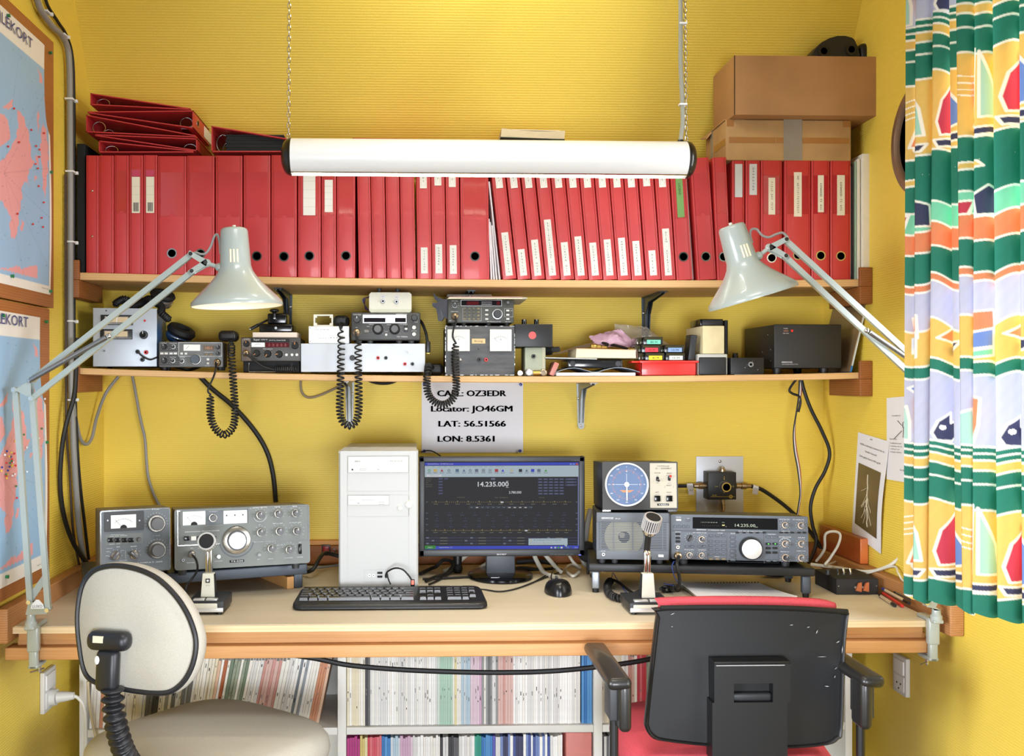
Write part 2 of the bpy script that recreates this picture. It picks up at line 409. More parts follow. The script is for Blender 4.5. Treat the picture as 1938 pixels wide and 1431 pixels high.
b = B(); wf = mat('window_white', (235, 235, 232), 0.4)
for (y0, y1, z0, z1) in ((WY0, WY1, WZ0, WZ0 + .05), (WY0, WY1, WZ1 - .05, WZ1), (WY0, WY0 + .05, WZ0, WZ1), (WY1 - .05, WY1, WZ0, WZ1)):
 b.box(XR + .08, XR + .12, y0, y1, z0, z1, wf, .004)
o = struct(b, 'window_1');
g = B(); g.box(XR + .098, XR + .102, WY0 + .05, WY1 - .05, WZ0 + .05, WZ1 - .05, mat('window_glass', (235, 240, 245), 0.02, alpha=.12)); g.build('pane', o)
# ================================================================ shelves
def quad3(x, a, bb, c):
 (x0, z0), (x1, z1), (x2, z2) = a, bb, c
 return z0 * (x - x1) * (x - x2) / ((x0 - x1) * (x0 - x2)) + z1 * (x - x0) * (x - x2) / ((x1 - x0) * (x1 - x2)) + z2 * (x - x0) * (x - x1) / ((x2 - x0) * (x2 - x1))
YS = 2.54
def pq(*uv): return [(P(u, v, YS).x, P(u, v, YS).z) for u, v in uv]
US = pq((150, 515.5), (890, 529), (1625, 528.5))      # upper shelf top line: it sags a little
LS = pq((150, 696.5), (890, 712), (1625, 705))
def uz(x): return quad3(x, *US)
def lz(x): return quad3(x, *LS)
def shelf(nm, label, zf, thick, brackets, bm_, batt_ext):
 x0 = XL + .012; x1 = XR - .012
 root = thing(nm, label, 'shelf', (0.15, YS, zf(0.15) - thick))
 b = B(); n = 40; vs = []; fs = []
 for i in range(n + 1):
  x = x0 + (x1 - x0) * i / n; z = zf(x)
  for (y, dz) in ((YS + .002, -thick), (YS, -thick + .002), (YS, -.002), (YS + .002, 0), (YB - .002, 0), (YB - .002, -thick)): vs.append((x, y, z + dz))
 for i in range(n):
  for j in range(6): fs.append((i * 6 + j, i * 6 + (j + 1) % 6, (i + 1) * 6 + (j + 1) % 6, (i + 1) * 6 + j))
 fs += [tuple(range(6)), tuple(reversed(range(n * 6, n * 6 + 6)))]
 b.add(vs, fs, pine); wpart(b, 'board', root)
 for sx in (-1, 1):
  b = B(); xa, xb = (XL + .001, XL + .034) if sx < 0 else (XR - .034, XR - .001)
  xm = (xa + xb) / 2; z = zf(xm)
  b.box(xa, xb, YS - .012, YB - .12, z - thick - .046, z - thick - .001, batt, .002)
  b.box(xa, xb, YS - .012, YS - .001, z - thick - .001, z + .03, batt, .002); wpart(b, 'batten', root)
 for (u, col, dn) in brackets:
  x = P(u, 600, YB).x; b = B(); z = zf(x) - thick - .0005; w = .026
  # pressed steel bracket: flat flange with raised rib, tapering wall leg and shelf arm
  b.prism([(x - w / 2, YB - .002, z), (x + w / 2, YB - .002, z), (x + w * .36, YB - .002, z - dn), (x - w * .36, YB - .002, z - dn)], (0, -.0025, 0), col)
  b.prism([(x - w / 2, YB - .002, z), (x + w / 2, YB - .002, z), (x + w * .42, YB - .21, z), (x - w * .42, YB - .21, z)], (0, 0, -.0025), col)
  for s_ in (-1, 1):
   b.prism([(x + s_ * .004, YB - .004, z - dn * .93), (x + s_ * .004, YB - .012, z - dn * .9), (x + s_ * .005, YB - .03, z - .05), (x + s_ * .005, YB - .06, z - .018), (x + s_ * .004, YB - .2, z - .006), (x + s_ * .004, YB - .2, z - .002), (x + s_ * .005, YB - .004, z - .002)], (s_ * .0025, 0, 0), col)
  b.cyl((x, YB - .004, z - dn), (x, YB - .007, z - dn), w * .36, w * .36, col, 16)
  for (dx, dz) in ((-.008, .045), (.008, .035), (0, dn)): b.ball((x + dx, YB - .0065, z - dz), .0035, .002, .0035, chrome, 10, 6)
  wpart(b, 'bracket', root)
brk_d = mat('bracket_dark_steel', (72, 78, 84), 0.4, 0.6); brk_g = mat('bracket_grey', (150, 152, 150), 0.4, 0.4)
shelf('wall_shelf', 'upper pine wall shelf carrying the row of red binders', uz, .019, ((545, brk_d, .2), (884, brk_d, .2), (1222, brk_d, .2)), None, None)
shelf('wall_shelf', 'lower pine wall shelf crowded with small radios and boxes', lz, .0165, ((662, brk_g, .125), (1099, brk_g, .125)), None, None)
# ================================================================ desk
DZ = 0.7375; YD = 2.13
root = thing('desk', 'built-in pine desk along the wall under the shelves', 'desk', (0.15, YD, 0))
b = B(); b.box(XL + .03, XR - .05, YD, YB - .03, DZ - .0155, DZ, topw, .002)
ed = wood('desk_edge', (230, 206, 164), (214, 184, 138), (0.8, 8, 10), 4)
b.box(XL + .03, XR - .05, YD - .004, YD, DZ - .0148, DZ - .001, ed); wpart(b, 'desktop', root)
b = B(); b.box(XL + .036, XR - .07, YD + .012, YD + .045, DZ - .033, DZ - .016, pinef, .001); b.box(XL + .03, XR - .06, YD + .022, YD + .045, DZ - .0455, DZ - .033, pinef, .001); wpart(b, 'apron_strip', root)
b = B(); b.box(XL + .012, XR - .045, YD - .002, YD + .04, DZ - .0725, DZ - .0455, pinef, .003); wpart(b, 'front_rail', root)
for sx in (-1, 1):
 b = B(); xa, xb = (XL + .001, XL + .05) if sx < 0 else (XR - .052, XR - .001)
 if sx < 0: b.box(xa, xb - .02, YD - .03, YB - .03, DZ - .03, DZ + .043, pinev, .003)
 else: b.box(xa + .02, xb, YD - .03, YB - .03, DZ - .03, DZ + .043, pinev, .003)
 wpart(b, 'side_rail', root)
b = B(); b.box(XL + .001, XR - .001, YB - .028, YB - .001, DZ + .002, DZ + .055, pined, .002)
b.box(XL + .001, P(785, 1000, YB).x, YB - .024, YB - .001, DZ + .056, P(600, 1021, YB).z, wood('rail_light', (222, 160, 84), (196, 132, 62), (0.8, 9, 12), 4), .002)
wpart(b, 'back_rail', root)
# ================================================================ upper shelf: standing binders
pocket = mat('clear_pocket_on_red', (186, 66, 68), 0.16, coat=0.5, bump=.25, bscale=25)
pocketg = mat('green_slip', (120, 160, 96), 0.25, coat=0.4)
labelw = mat('label_white', (226, 224, 216), 0.5)
labely = mat('label_cream', (222, 214, 190), 0.6)
silverl = mat('label_silver', (205, 206, 208), 0.25, 0.3, bump=.4, bscale=60)
pagew = mat('page_block', (216, 210, 196), 0.85, var=.1, vscale=300, vstretch=(12, .2, .2))
barc = mat('barcode_ink', (70, 66, 64), 0.8)
pinkl = mat('label_pink_head', (190, 60, 90), 0.5)
RY = 2.552
def binder(u0, u1, vtop, label, du=0.0, pk=None, pv=(320, 408), ring=None, lab=None, top=None, bot=None, body=None, dy=0.0, word=None, wm=None, grp=None):
 Y = RY + dy; a = P(u0, 600, Y); c = P(u1, 600, Y); k = (c.x - a.x) / (u1 - u0)
 zb = max(uz(a.x), uz(c.x)); vb = CY - (zb - CZ) / k; h = (vb - vtop) * k
 th = math.atan2(du, vb - vtop); w = (c.x - a.x) * math.cos(th)
 M = Matrix.Translation(((a.x + c.x) / 2, Y, zb + abs(math.sin(th)) * w / 2 + .0005)) @ Matrix.Rotation(th, 4, 'Y')
 r = thing('ring_binder', label, 'binder', M, grp); body = body or redb
 b = B(); b.box(-w / 2, w / 2, 0, .0035, 0, h, body, .0016)
 for s_ in (-1, 1):
  xa = s_ * w / 2; b.box(xa, xa - s_ * .0026, .003, .27, 0, h, body, .001)
  b.box(xa - s_ * .0042, xa - s_ * .0052, -.0006, .001, .001, h - .001, redd)
 b.build('case', r)
 b = B(); b.box(-w / 2 + .004, w / 2 - .004, .02, .255, .004, h - .016, pagew); b.build('page_block', r)
 def zz(v): return (vb - v) * k
 if pk:
  b = B(); m_ = w * (.11 if w > .045 else .15); x0, x1 = -w / 2 + m_, w / 2 - m_; z0, z1 = zz(pv[1]), zz(pv[0])
  pts = [(x0, z0)] + [(.007 * math.cos(math.pi - math.pi * i / 8), z0 + .007 * math.sin(math.pi * i / 8)) for i in range(9)] + [(x1, z0), (x1, z1), (x0, z1)]
  b.xz(pts, -.0012, -.0002, pk); b.build('label_pocket', r)
 if lab:                                   # (half width px, v0, v1, material, text, stacked)
  hw, v0, v1, lm = lab[:4]; b = B(); b.box(-hw * k, hw * k, -.0022, -.0002, zz(v1), zz(v0), lm)
  if lm is labelw and word is None:
   for q in range(1, 5): b.line(-hw * k, zz(v0 + (v1 - v0) * q / 5), hw * k, zz(v0 + (v1 - v0) * q / 5), .0003, inkg, -.0024)
  b.build('spine_label', r)
 for (sp, tx) in ((top, None), (bot, word)):
  if sp:                                # paper label with letters down the spine
   v0, v1, s_ = sp; hw = 6.4; b = B(); b.box(-hw * k, hw * k, -.0014, -.0002, zz(v1), zz(v0), labelw)
   b.line(-hw * .6 * k, zz(v0 + 4), -hw * .6 * k, zz(v1 - 4), .0003, inkg, -.0016); b.line(hw * .6 * k, zz(v0 + 4), hw * .6 * k, zz(v1 - 4), .0003, inkg, -.0016)
   n = len(s_); pitch = min((v1 - v0 - 10) / n, 6.2)
   for i, ch in enumerate(s_):
    if ch != ' ': b.txt(ch, 0, zz((v0 + v1) / 2 + (i - (n - 1) / 2) * pitch), 3.4 * k, ink, y=-.0017)
   b.build('spine_label', r)
 if ring:
  z = zz(ring); b = B(); b.ring((0, 0, z), (0, -1, 0), .0098, .0128, .0016, chrome, 24); b.lathe((0, 0, z), (0, -1, 0), [(.0098, 0.0004), (0, .0004)], hole, 20); b.build('finger_ring', r)
 return r, zz, k, w
def side_text(r, k, zz, s_, v0, v1, y=-.0026):
 # letters set sideways, reading downwards, on an existing label
 n = len(s_); b = B(); pitch = (v1 - v0) / n
 for i, ch in enumerate(s_):
  if ch != ' ': b.txt(ch, 0, zz(v0 + (i + .5) * pitch), 3.6 * k, ink, y=y, rot=-math.pi / 2)
 b.build('lettering', r)
b = B(); p = P(145, 600, RY + .01); q = P(161, 600, RY + .01); b.box(p.x, q.x, RY + .01, RY + .27, uz(p.x) + .002, P(150, 270, RY).z, blackm, .002); solo(b, 'box_file', 'black box file standing at the far left end of the upper shelf', 'box file')
r, zz, k, w = binder(163, 186.5, 290, 'plain red binder with two rivets on its spine, beside the black file')
b = B()
for v in (358, 445): b.ball((0, -.0005, zz(v)), .0028, .0018, .0028, chrome, 10, 6)
b.build('rivet', r)
binder(187, 215, 290, 'plain unlabelled red binder right beside the riveted one')
binder(216, 243.5, 290, 'narrow red binder with an empty dull pocket, left of the two barcoded ones', pk=mat('dull_pocket', (176, 50, 36), .35, coat=.2), pv=(320, 401))
for (a, c, lb) in ((244.5, 270.5, 'left one of the two thin red binders with barcode labels'), (271.5, 297.5, 'right one of the two thin red binders with barcode labels')):
 r, zz, k, w = binder(a, c, 290, lb, pk=pocket, pv=(318, 402), lab=(7.5, 332, 401, labely))
 b = B(); b.quad(-7 * k, 7 * k, zz(331), zz(320), pinkl, -.0024)
 for q in range(9): b.quad(-5 * k + (q * 1.13) * k, -5 * k + (q * 1.13 + .4 + .3 * (q % 3)) * k, zz(398), zz(381), barc, -.0025)
 for v in (350, 366): b.line(-7 * k, zz(v), 7 * k, zz(v), .0003, inkg, -.0025)
 b.build('barcode_label', r)
wide = (('first', 298.5, 352.5, 'left'), ('second', 353.5, 405.5, ''), ('third', 408, 458.5, ''), ('fourth', 461, 511.5, ''), ('fifth', 513.5, 561.5, ''))
for i, (od, a, c, _) in enumerate(wide):
 binder(a, c, 292, '%s from the left of the five wide red binders with empty pockets' % od, pk=pocket, pv=(324, 407 + i), ring=(478, 479, 482, 484, 485)[i])
binder(564, 607, 294, 'wide red binder with a blank white spine card and a finger ring', pk=pocket, pv=(326, 408), ring=484, lab=(11.5, 326, 407, labelw))
binder(608.5, 636, 294, 'thin red binder with a blank white card and no finger ring', pk=pocket, pv=(326, 409), lab=(7.6, 340, 401, labelw))
binder(637.5, 672, 294, 'red binder with a wrinkled shiny empty pocket and finger ring, left of the dark gap', pk=pocket, pv=(326, 408), ring=484)
for od, a, c in (('first', 679, 704), ('second', 705, 731), ('third', 732.5, 758.5), ('fourth', 760, 787)):
 binder(a, c, 295, '%s of the four plain unlabelled red binders right of the dark gap' % od, du=-4)
binder(790, 817, 295, 'red binder lettered TYSKLAND down its spine', du=-3, top=(300, 357, '  KORT'), bot=(469, 518, 'TYSKLAND'))
binder(818, 844, 295, 'red binder whose spine label ends in the figure 1, right of TYSKLAND', du=-3, top=(295, 352, '  KORT'), bot=(463, 518, 'DANMARK 1'))
binder(845.5, 871, 295, 'red binder whose spine label ends in the figure 2, left of a wide binder', du=-3, top=(296, 355, '  KORT'), bot=(465, 519, 'DANMARK 2'))
binder(872.5, 926, 297, 'wide red binder with a pocket catching the light, in the middle of the row', pk=pocket, pv=(326, 409), ring=486, du=-2)
for i, (a, t, vt, lb) in enumerate(((947, -21, 340, 'tallest white booklet leaning in the gap after the wide middle binder'), (931, -5, 412, 'leftmost of the white booklets leaning in the gap between binders'), (936, -8, 418, 'third of the white booklets leaning in the gap between binders'), (941, -9, 424, 'last short white booklet in the gap left of the STORBRITANNIEN binder'))):
 p = P(a, 600, RY); k = 2.55 / F; zb = uz(p.x); h = (CY - (zb - CZ) / k - vt) * k
 M = Matrix.Translation((p.x, RY + .012, zb + .0006)) @ Matrix.Rotation(math.atan2(t, h / k), 4, 'Y')
 r = thing('booklet', lb, 'booklet', M, 'white booklets between the binders'); b = B(); b.box(-.0022, .0022, 0, .21, 0, h, paper, .001); b.build('pages', r)
lean = (('STORBRITANNIEN', 952, 977.5, 442), ('BENELUX', 979.5, 1004.5, 474), ('EUROPA NORD', 1006.5, 1031.5, 456), ('BALTIKUMLANDENE + SNG', 1033.5, 1060, 418), ('EUROPA ØST', 1061.5, 1087, 461), ('BALKANLANDENE', 1088.5, 1113, 450), ('EUROPA SYD', 1114.5, 1140.5, 462), ('MELLEMØSTEN', 1142, 1168, 456), ('AMERIKA NORD', 1169.5, 1194.5, 453), ('AMERIKA SYD', 1196, 1221, 459))
for i, (s_, a, c, v0) in enumerate(lean):
 binder(a, c, 296, 'leaning red binder lettered %s near the foot of its spine' % s_, du=-26 + i * .9, top=(300, 358, '  KORT'), bot=(v0, 524, s_))
binder(1224, 1251, 296, 'leaning red binder lettered AFRIKA near the foot of its spine', du=-18, top=(300, 356, '  KORT'), bot=(477, 524, 'AFRIKA'))
binder(1252.5, 1279, 296, 'leaning red binder lettered ASIEN - AUSTRALIEN near the foot of its spine', du=-16, top=(300, 358, '  KORT'), bot=(436, 524, 'ASIEN - AUSTRALIEN'))
r, zz, k, w = binder(1281, 1311, 303, 'red binder with a green slip in its spine pocket', du=-14, pk=pocket, pv=(340, 417), ring=489)
b = B(); b.box(-6.5 * k, 6.5 * k, -.0022, -.001, zz(415), zz(335), pocketg); b.txt('LICENS', 0, zz(362), 4 * k, ink, y=-.0024, rot=-1.571, w=.03); b.build('green_slip', r)
b = B(); M = Matrix.Translation((P(1316, 600, RY).x, RY + .02, uz(.6) + .001)) @ Matrix.Rotation(math.radians(-4), 4, 'Y'); b.box(-.002, .002, 0, .21, 0, .28, paper, .001); o = b.build('booklet', None); o.matrix_world = M; tag(o, 'white booklet leaning right of the binder with the green slip', 'booklet')
binder(1321, 1356, 303, 'red binder with an empty clear pocket, leaning, right of the white booklet', du=-15, pk=pocket, pv=(332, 412), ring=489)
binder(1358.5, 1384, 302, 'leaning red binder half hidden behind the grey lamp shade on the right', du=-10, pk=pocket, pv=(331, 409), ring=489, dy=-.004)
r, zz, k, w = binder(1386, 1409, 308, 'thin red binder with a shiny silver label, left one of two', lab=(7, 315, 377, silverl))
r, zz, k, w = binder(1411.5, 1438.5, 308, 'thin red binder with a silver label printed with letters, right one of two', lab=(7, 315, 373, silverl)); side_text(r, k, zz, 'OPERATØR', 321, 366)
for (s_, a, c, vt, hw, v0, v1, rg, t0, t1, word, lm) in (('FIELD DAY TEST', 1440.5, 1480, 308, 6.3, 341, 410, 491, 348, 402, 'x', labely), ('HF AKTIVITETSTEST', 1485, 1534, 303, 7.2, 331, 414, 486, 338, 408, 'x', labely), ('KENWOOD TS 850', 1536, 1570, 304, 5.5, 337, 406, 487, 352, 402, 'x', labely), ('KENWOOD TS 690', 1572, 1610, 307, 7.2, 337, 412, 488, 350, 404, 'x', labely)):
 r, zz, k, w = binder(a, c, vt, 'red binder with a cream spine label reading %s' % s_ if 'KEN' not in s_ else ('red binder with a cream label ending in 850' if '850' in s_ else 'last red binder on the right, its cream label ending in 690'), pk=mat('clear_pocket_dim', (168, 40, 44), .2, coat=.4), pv=(337, 409), lab=(hw, v0, v1, lm), ring=rg, word=word)
 side_text(r, k, zz, s_, t0, t1)
for i, (a, c, vt, cl, lb) in enumerate(((1612, 1615, 312, (150, 160, 190), 'thin blue-grey magazine right after the last binder'), (1616, 1619, 309, (60, 60, 62), 'dark thin magazine near the right end of the upper shelf'), (1620, 1623, 304, (150, 176, 150), 'pale green magazine near the right end of the upper shelf'), (1624, 1629, 300, (222, 216, 200), 'cream magazine against the white slab on the upper shelf'))):
 p = P(a, 600, RY); q = P(c, 600, RY); b = B(); b.box(p.x, q.x, RY + .012 - i * .003, RY + .22, uz(p.x) + .001, P(a, vt, RY).z, mat('mag_end_%d' % i, cl, .6), .0008); solo(b, 'magazine', lb, 'magazine', 'magazines at the end of the upper shelf')
b = B(); p = P(1631, 600, RY); q = P(1645, 600, RY); b.box(p.x, q.x, RY - .004, RY + .2, uz(p.x) + .002, P(1640, 291, RY).z, mat('white_slab', (226, 218, 200), .8, var=.03, vscale=30), .002); solo(b, 'cardboard_slab', 'thick white slab standing against the right wall on the upper shelf', 'slab')
# ---------------------------------------------------------------- lying on the binders
def flat_binder(label, spine, tips, Y0, Y1, group=None, pages=None, rings=None, lab=None, nm='ring_binder'):
 """spine (u, vtop, vbot); tips (u, vtop, vbot): bottom-edge view of a closed binder lying down"""
 st, sb = P(spine[0], spine[1], Y0), P(spine[0], spine[2], Y0); tt, tb = P(tips[0], tips[1], Y0), P(tips[0], tips[2], Y0)
 r = thing(nm, label, 'binder', ((st.x + tt.x) / 2, Y0, min(sb.z, tb.z)), group)
 b = B(); d = (0, Y1 - Y0, 0); t = .0026; sg = 1 if tt.x > st.x else -1
 def V(x, z): return (x, Y0, z)
 b.prism([V(st.x, st.z), V(tt.x, tt.z), V(tt.x, tt.z - t), V(st.x, st.z - t)], d, redb)
 b.prism([V(sb.x, sb.z), V(tb.x, tb.z), V(tb.x, tb.z + t), V(sb.x, sb.z + t)], d, redb)
 b.prism([V(st.x, st.z), V(st.x + sg * t, st.z), V(sb.x + sg * t, sb.z), V(sb.x, sb.z)], d, redb)
 wpart(b, 'case', r)
 b = B(); cx = st.x + sg * .024; hz = (st.z - sb.z); cz = sb.z + hz * .42
 for yy in (Y0 + .03, Y0 + .11):
  b.tube([(cx + .016 * math.cos(a), yy, cz + hz * .34 * math.sin(a)) for a in [math.radians(20 * i) for i in range(18)]], .0011, chrome, 6, 3, closed=True)
 b.box(cx - .012, cx + .012, Y0 + .02, Y0 + .2, sb.z + t, sb.z + t + .002, chrome); wpart(b, 'ring_mechanism', r)
 if pages:
  u0, u1, v0, v1 = pages; a = P(u0, v1, Y0 + .012); c = P(u1, v0, Y0 + .012); b = B()
  n = 9
  for i in range(n):
   z0 = a.z + (c.z - a.z) * i / n; b.box(min(a.x, c.x) + .002 * math.sin(i * 2.1), max(a.x, c.x) - .004 * i / n, Y0 + .012 + .001 * (i % 2), Y1 - .02, z0, z0 + (c.z - a.z) / n * .9, blackm)
  wpart(b, 'page_block', r)
 if lab:
  b = B(); x = st.x + (.0012 if sg < 0 else -.0012)
  b.box(st.x - .0004, x, Y0 + .13, Y0 + .24, sb.z + hz * .2, sb.z + hz * .85, labely); wpart(b, 'spine_label', r)
  b = B(); b.ring((st.x, Y0 + .05, sb.z + hz * .55), (1, 0, 0), .008, .011, .0012, chrome); b.lathe((st.x, Y0 + .05, sb.z + hz * .55), (1, 0, 0), [(.008, .0005), (0, .0005)], hole, 16); wpart(b, 'finger_ring', r)
 return r
G5 = 'red binders lying in the stack at the left'
flat_binder('lowest red binder of the lying stack, its spine at the left', (187, 266, 288.5), (366, 285, 288.5), 2.548, 2.77, G5)
flat_binder('second lowest red binder of the lying stack, its spine at the right', (373, 262, 286), (180, 254, 257), 2.548, 2.765, G5)
flat_binder('middle red binder of the lying stack, its wide spine at the left', (163, 217, 250), (370, 256, 260), 2.548, 2.75, G5)
flat_binder('red binder of the lying stack with a finger ring on its right-hand spine', (366, 209, 243), (166, 211, 214), 2.546, 2.74, G5, lab=True)
flat_binder('topmost red binder of the lying stack, tilted with its spine at the left', (171, 176, 198.5), (360, 205, 208), 2.55, 2.725, G5)
flat_binder('red binder lying open-ended on the row, filled with black pages', (400, 238, 287.5), (556, 264, 287.5), 2.548, 2.76, pages=(428, 540, 255, 286))
flat_binder('red binder lying flat mostly hidden behind the white tube lamp', (667, 261, 292), (846, 264, 292), 2.55, 2.76)
flat_binder('dark red binder lying under the cream paperback behind the tube lamp', (1072, 266, 293), (905, 284, 293), 2.55, 2.76)
# paperback on top of it
r = thing('paperback', 'thick cream paperback lying above the tube lamp', 'book', P(1010, 264, 2.5)); b = B()
z0, z1 = P(1010, 264, 2.5).z, P(1010, 244, 2.5).z; xa, xb = P(948, 250, 2.5).x, P(1068, 250, 2.5).x
n = 10; prof = []
for i in range(n + 1):
 t = i / n; prof.append((xa + (xb - xa) * t, z0 + .002 + .004 * (1 - t) ** 2))
top = [(xb + .002 - (xb - xa + .0) * i / n, z1 - .004 - .003 * math.sin(math.pi * i / n) + .005 * (i / n) ** 2) for i in range(n + 1)]
b.prism([(x, 2.5, z) for x, z in prof + top], (0, .17, 0), mat('old_page_edges', (224, 206, 170), .8, var=.12, vscale=200, vstretch=(.2, 1, 14))); wpart(b, 'page_block', r)
b = B(); b.prism([(xa - .001, 2.499, z0 + .004), (xb + .001, 2.499, z0 - .0005), (xb + .001, 2.499, z0 + .0012), (xa - .001, 2.499, z0 + .006)], (0, .172, 0), mat('cover_dark_green', (40, 56, 40), .5)); b.prism([(xa + .004, 2.502, z1 - .0005), (xb - .01, 2.502, z1 - .003), (xb - .01, 2.502, z1 - .0045), (xa + .004, 2.502, z1 - .002)], (0, .17, 0), mat('cover_cream', (228, 214, 190), .6)); wpart(b, 'cover', r)
# ---------------------------------------------------------------- cardboard boxes at the right
card = mat('cardboard', (176, 130, 82), .8, var=.08, vscale=9, bump=.08, bscale=400)
cardo = mat('cardboard_old', (186, 146, 94), .85, var=.12, vscale=12, bump=.15, bscale=120)
tapeb = mat('brown_tape', (160, 108, 56), .3, coat=.3); tapeg = mat('grey_duct_tape', (142, 132, 118), .35, bump=.5, bscale=50)
def rect3(u0, v0, u1, v1, Y):
 a = P(u0, v1, Y); c = P(u1, v0, Y); return a.x, c.x, a.z, c.z
x0, x1, z0, z1 = rect3(1374, 228, 1611, 303, 2.55); z0 = max(z0, 1.8352)
r = thing('cardboard_box', 'worn old cardboard box with grey tape, resting on the right-hand binders', 'box', ((x0 + x1) / 2, 2.55, z0)); b = B()
b.box(x0, x1, 2.55, 2.73, z0, z1, cardo, .003); b.box(x0 - .003, x0 + .05, 2.555, 2.72, z1 - .001, z1 + .0015, cardo); b.prism([(x0 - .001, 2.67, z1 - .005), (x0 - .001, 2.72, z1 - .002), (x0 - .016, 2.72, z1 - .012), (x0 - .012, 2.68, z1 - .02)], (-.001, 0, .004), cardo); wpart(b, 'carton', r)
b = B(); a = P(1483, 0, 2.55).x; c = P(1518, 0, 2.55).x; b.box(a, c, 2.5488, 2.65, z0 + .001, z1 + .0012, tapeg); wpart(b, 'duct_tape', r)
b = B(); zm = (z0 + z1) / 2
for (p, q) in ((x0 + .008, a - .022), (a - .02, a - .001), (c + .001, x1 - .006)): b.box(p, q, 2.5492, 2.551, zm - .008, zm + .007, tapeb)
b.box(x0 - .0006, x0 + .001, 2.556, 2.65, zm - .012, zm + .006, tapeb); b.box(x0 - .0006, x0 + .001, 2.662, 2.685, z0, z1, tapeg)
for (p, q) in ((x0 + .002, x0 + .02), (x1 - .022, x1 - .002)): b.box(p, q, 2.5492, 2.552, z1 - .018, z1 - .001, tapeb)
wpart(b, 'brown_tape', r)
zt = z1 + .0016
x0, x1, z0, z1 = rect3(1390, 107, 1664, 219, 2.51)
r = thing('cardboard_box', 'large clean cardboard box on top of the taped one at upper right', 'box', ((x0 + x1) / 2, 2.51, zt)); b = B()
b.box(x0, x1, 2.51, 2.69, zt, z1, card, .0015); b.box(x1 - .0015, x1 + .0028, 2.513, 2.685, zt + .002, z1 - .002, card, .001); wpart(b, 'carton', r)
b = B(); b.box(x0 - .0006, x0 + .0012, 2.5094, 2.512, zt + .001, z1 - .0005, mat('box_slit', (70, 46, 24), .9)); wpart(b, 'flap_edge', r)
# black moulded thing on the box
zb = z1
r = thing('headphones', 'black headphone-like moulded shape on top of the large cardboard box', 'headphones', P(1590, 107, 2.56)); b = B(); Y = 2.56
pts = [P(1537, 104, Y), P(1543, 92, Y), P(1555, 80, Y), P(1570, 72, Y), P(1585, 68, Y), P(1600, 68, Y), P(1612, 71, Y), P(1617, 75, Y), P(1624, 90, Y), P(1627, 104, Y)]
zl = zb + .0005
b.prism([(pts[0].x, Y, zl)] + [tuple(p) for p in pts] + [(pts[-1].x, Y, zl)], (0, .06, 0), mat('black_moulded', (30, 30, 31), .5)); wpart(b, 'shell', r, smooth=50)
for (u, v) in ((1559, 97), (1611, 94)):
 b = B(); b.ring(P(u, v, Y), (0, -1, 0), .009, .0165, .003, black, 24); b.lathe(P(u, v, Y), (0, -1, 0), [(.009, .0005), (0, .0005)], blackm, 20); wpart(b, 'round_recess', r)
b = B(); p = P(1641, 100, Y); b.box(p.x - .019, p.x + .019, Y + .002, Y + .05, zl, P(1641, 78, Y).z, black, .017); wpart(b, 'side_cushion', r)
# ================================================================ lower shelf: radios and boxes
rad = mat('radio_panel_grey', (62, 62, 60), .45); radd = mat('radio_case_dark', (34, 34, 35), .5); radl = mat('radio_panel_light', (104, 106, 104), .5)
knobm = mat('knob_dark', (40, 40, 42), .4); knobg = mat('knob_grey', (92, 92, 94), .45); alum = mat('aluminium', (196, 196, 194), .35, .85)
btnw = mat('button_white', (222, 220, 214), .4); dispr = mat('display_dark_red', (84, 12, 18), .15, coat=.5); meterw = mat('meter_face', (236, 236, 230), .35, coat=.5)
dispb = mat('display_black', (26, 20, 24), .12, coat=.5); btnb = mat('button_brown', (120, 106, 80), .5)
def onshelf(u, Y, extra=0.0006):
 x = P(u, 700, Y).x; return Vector((x, Y, lz(x) + extra))
def case(D, u0, v0, u1, v1, depth, cm, pm, bev=.003, pname='front_panel', lip=.006, foot=None, zb=None):
 x0, x1, z0, z1 = D.rect(u0, v0, u1, v1)
 b = B(); b.box(x0 + .001, x1 - .001, lip, depth, z0 + .001, z1 - .001, cm, .002); D.part(b, 'case')
 b = B(); b.box(x0, x1, 0, lip + .002, z0, z1, pm, bev)
 return b, x0, x1, z0, z1
def feet(D, us, v, zt, r=.009, ys=(.02, .18), mt=None):
 for u in us:
  for y in ys:
   x, _ = D.at(u, v); b = B(); b.cyl((x, y, 0), (x, y, zt + .001), r * .8, r, mt or rubber, 14); D.part(b, 'foot')
def jack(D, u, v, r, mt, name='jack', h=.006, inner=hole):
 x, z = D.at(u, v); k = D.px(); b = B(); b.lathe((x, 0, z), (0, -1, 0), [(r * k, 0), (r * k, h * .7), (r * k * .85, h), (r * k * .45, h), (r * k * .45, h * .3)], mt, 18); b.disc(x, z, r * k * .46, inner, -h * .35)
 D.part(b, name)
def micplug(D, u, v, r, col=steel):
 x, z = D.at(u, v); k = D.px(); b = B(); b.lathe((x, 0, z), (0, -1, 0), [(r * k, 0), (r * k, .006), (r * k * .82, .008), (r * k * .82, .018), (r * k * .5, .02), (r * k * .42, .03), (0, .031)], col, 20)
 D.part(b, 'mic_socket'); return D.M @ Vector((x, -.03, z))
def T(D, b, s_, u, v, hp, mt=wht, wp=None, align='c', y=-.0006, bold=0.0):
 x, z = D.at(u, v); k = D.px(); b.txt(s_, x, z, hp * k, mt, w=wp * k if wp else None, align=align, y=y, bold=bold)
